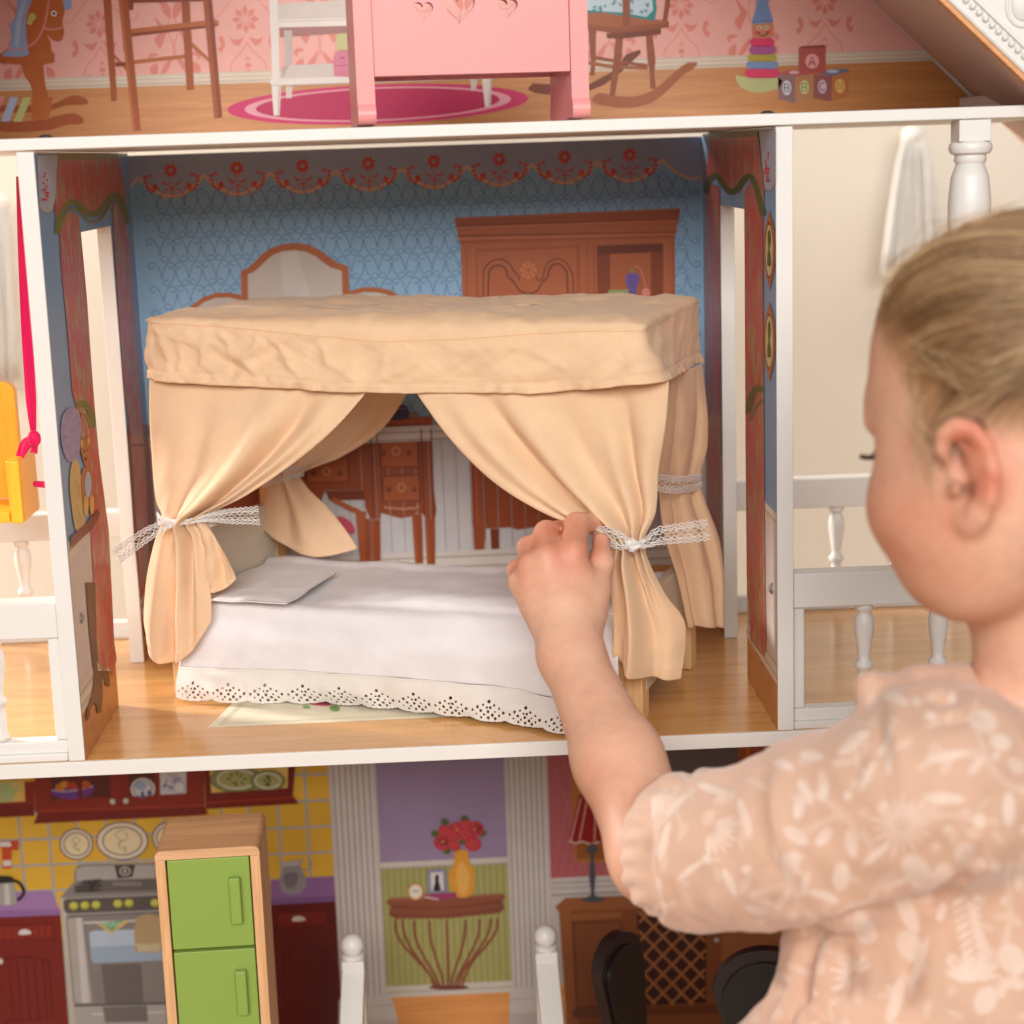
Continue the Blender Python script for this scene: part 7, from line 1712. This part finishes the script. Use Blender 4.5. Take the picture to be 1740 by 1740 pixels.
# white floral print of the cloth
ink = np.zeros(len(Vd))
def blob(cx_, cy_, rx, ry, ang, s=1.0):
    ca, sa = math.cos(ang), math.sin(ang); x = (px_-cx_)*ca+(py_-cy_)*sa; y = -(px_-cx_)*sa+(py_-cy_)*ca
    np.maximum(ink, s*np.clip(1.12-np.sqrt((x/(rx*.86))**2+(y/(ry*.86))**2), 0, .25)/.25, out=ink)
def burst(cx_, cy_, r0, r1, n, wd, a0=0.0, a1=2*math.pi, s=.9):
    for k in range(n):
        t = a0+(a1-a0)*k/(n if a1-a0 > 6 else n-1); rm_ = (r0+r1)/2*(1 if k % 2 else .86); L_ = (r1-r0)/2*(1 if k % 2 else .8); blob(cx_+rm_*math.cos(t), cy_+rm_*math.sin(t), L_*1.1, wd*.8, t, s)
def stem(pts, wd=5, s=.5):
    d, _, _ = pdist(px_, py_, spline(pts, 14)); np.maximum(ink, s*np.clip(1.4-d/wd, 0, .4)/.4, out=ink)
burst(1532, 1400, 8, 58, 17, 5.5); burst(1450, 1660, 10, 44, 9, 6, 2.2, 5.6); burst(1385, 1605, 8, 36, 9, 4.5, -1.2, 1.4); burst(1200, 1405, 14, 60, 8, 6, -.4, 1.5); burst(1650, 1670, 12, 60, 9, 7, 3.6, 6.0); burst(1320, 1465, 12, 52, 7, 6, -.5, 1.2); burst(1720, 1690, 10, 40, 8, 6, 3, 5.6); burst(1110, 1350, 8, 46, 6, 5, .2, 1.5)
for q in ((1398, 1336, 11, 30, 0), (1368, 1345, 10, 28, -.5), (1358, 1372, 12, 24, .2), (1355, 1420, 26, 12, .7), (1400, 1422, 12, 22, .7), (1446, 1434, 12, 28, -.25), (1430, 1490, 17, 30, .1), (1505, 1258, 12, 34, .6), (1450, 1262, 12, 36, .8), (1510, 1290, 8, 32, .0), (1475, 1320, 8, 34, .4), (1605, 1357, 42, 12, .05), (1670, 1225, 30, 22, .6), (1715, 1375, 12, 34, .1),
          (1665, 1395, 13, 16, 0), (1640, 1450, 22, 22, .4), (1560, 1480, 40, 26, .9), (1600, 1490, 22, 30, .3), (1690, 1470, 12, 10, 0), (1735, 1480, 12, 40, .2), (1640, 1657, 32, 14, .1), (1675, 1700, 22, 30, .5), (1560, 1640, 10, 60, .35), (1545, 1610, 34, 24, 1.0), (1545, 1560, 16, 34, -.4), (1470, 1585, 26, 20, .6), (1520, 1700, 12, 48, .25), (1600, 1550, 8, 18, .4), (1720, 1630, 26, 34, -.6),
          (1300, 1385, 8, 34, -.2), (1312, 1445, 10, 26, -.1), (1355, 1462, 8, 20, .0), (1150, 1365, 9, 30, .7), (1262, 1390, 8, 40, -.25), (1240, 1500, 9, 30, -.5), (1170, 1480, 7, 34, .9), (1285, 1545, 24, 8, .3), (1130, 1430, 8, 40, .3), (1210, 1340, 30, 9, .3), (1330, 1300, 22, 9, .3), (1380, 1285, 24, 10, .2), (1610, 1285, 44, 9, -.2), (1660, 1300, 9, 24, .7), (1700, 1260, 24, 16, .3), (1730, 1300, 20, 12, .8), (1620, 1180, 9, 12, 0), (1690, 1160, 30, 12, .2), (1580, 1215, 12, 10, 0), (1525, 1190, 24, 10, .3), (1490, 1450, 8, 34, .9), (1520, 1500, 30, 8, -.4), (1400, 1520, 30, 8, .4), (1370, 1500, 8, 24, .2), (1450, 1540, 34, 7, -.3), (1330, 1530, 8, 22, .6)): blob(*q)
for q in ((1443, 1352), (1484, 1454), (1668, 1467), (1557, 1190), (1612, 1410), (1693, 1284), (1618, 1627), (1706, 1530), (1268, 1478), (1200, 1460), (1565, 1525), (1660, 1524), (1500, 1370), (1590, 1440), (1740, 1410)): blob(q[0], q[1], 9, 9, 0)
stem([(1360, 1420), (1400, 1395), (1440, 1388), (1455, 1425)]); stem([(1440, 1388), (1410, 1365), (1385, 1350)]); stem([(1560, 1395), (1600, 1384), (1650, 1392)]); stem([(1660, 1240), (1690, 1310), (1740, 1345)]); stem([(1660, 1660), (1700, 1620), (1715, 1560), (1712, 1480)]); stem([(1565, 1305), (1600, 1285), (1660, 1282)]); stem([(1475, 1540), (1495, 1500), (1525, 1480)]); stem([(1650, 1540), (1660, 1580), (1680, 1620)], 7, .8); stem([(1280, 1520), (1330, 1510), (1380, 1515)]); stem([(1150, 1340), (1120, 1390), (1112, 1450)])
rp_ = np.random.RandomState(4)
for k in range(16):
    t = k/15.0; blob(1640+20*t+(12 if k % 2 else -12), 1530+110*t, 16, 5, (.6 if k % 2 else -.6))
for k in range(150):
    blob(1080+rp_.rand()*680, 1180+rp_.rand()*600, 4+rp_.rand()*6, 10+rp_.rand()*14, rp_.rand()*3.1, .5)
ink = ink*(.80+.2*vnoise(px_/30, py_/30)); ink = np.clip(ink, 0, 1)[:, None]*.80
BASE = np.array(lin((212, 173, 149))); INKC = np.array(lin((234, 214, 200)))
cd = BASE*(1-ink)+INKC*ink
me = np_mesh('dress', toW(Vd+Nd*disp[:, None]), Fd); a_ = me.color_attributes.new('Col', 'FLOAT_COLOR', 'POINT'); a_.data.foreach_set('color', np.column_stack([cd, np.ones(len(cd))]).astype(np.float32).ravel())
DRESSM = fabric('peach_floral_cotton', (226, 176, 148), 0.08, rough=0.85, bump=0.2, sheen=0.35, attr='Col')
dress = link('dress', me, DRESSM, girl, smooth=True)

# ---- legs in tights and shoes, below the picture
TIGHT = fabric('white_tights', (232, 224, 216), 0.0, rough=0.8, bump=0.2)
SHOE = mat('tan_leather', (176, 128, 92), 0.45, 0.4, noise=0.04, nscale=60)
tc_ = toW(J(1735, 1640, .885)[None])[0]; lat = np.array([.6, .8, 0]); fwd = np.array([-.8, .6, 0])
for sg in (-1, 1):
    base = np.array([tc_[0], tc_[1], 0])+lat*.045*sg
    b = MB(); b.tube(spline([base+np.array([0, 0, -.08]), base+np.array([0, 0, -.20]), base+fwd*.006+np.array([0, 0, -.26]), base+np.array([0, 0, -.34]), base+np.array([0, 0, GROUND+.030])], 16), np.linspace(.043, .024, 16), 18); b.build('tights', TIGHT, girl, smooth=True)
    b = MB(); pts = spline([base-fwd*.030, base-fwd*.01, base+fwd*.03, base+fwd*.07, base+fwd*.098], 12); pts[:, 2] = GROUND+np.interp(np.arange(12), [0, 3, 7, 11], [.028, .030, .023, .017]); b.tube(pts, np.interp(np.arange(12), [0, 1, 4, 8, 10, 11], [.010, .024, .027, .024, .018, .010]), 16)
    b.v = [(v[0], v[1], max(v[2], GROUND+.002)) for v in b.v]; b.build('shoe', SHOE, girl, smooth=True)
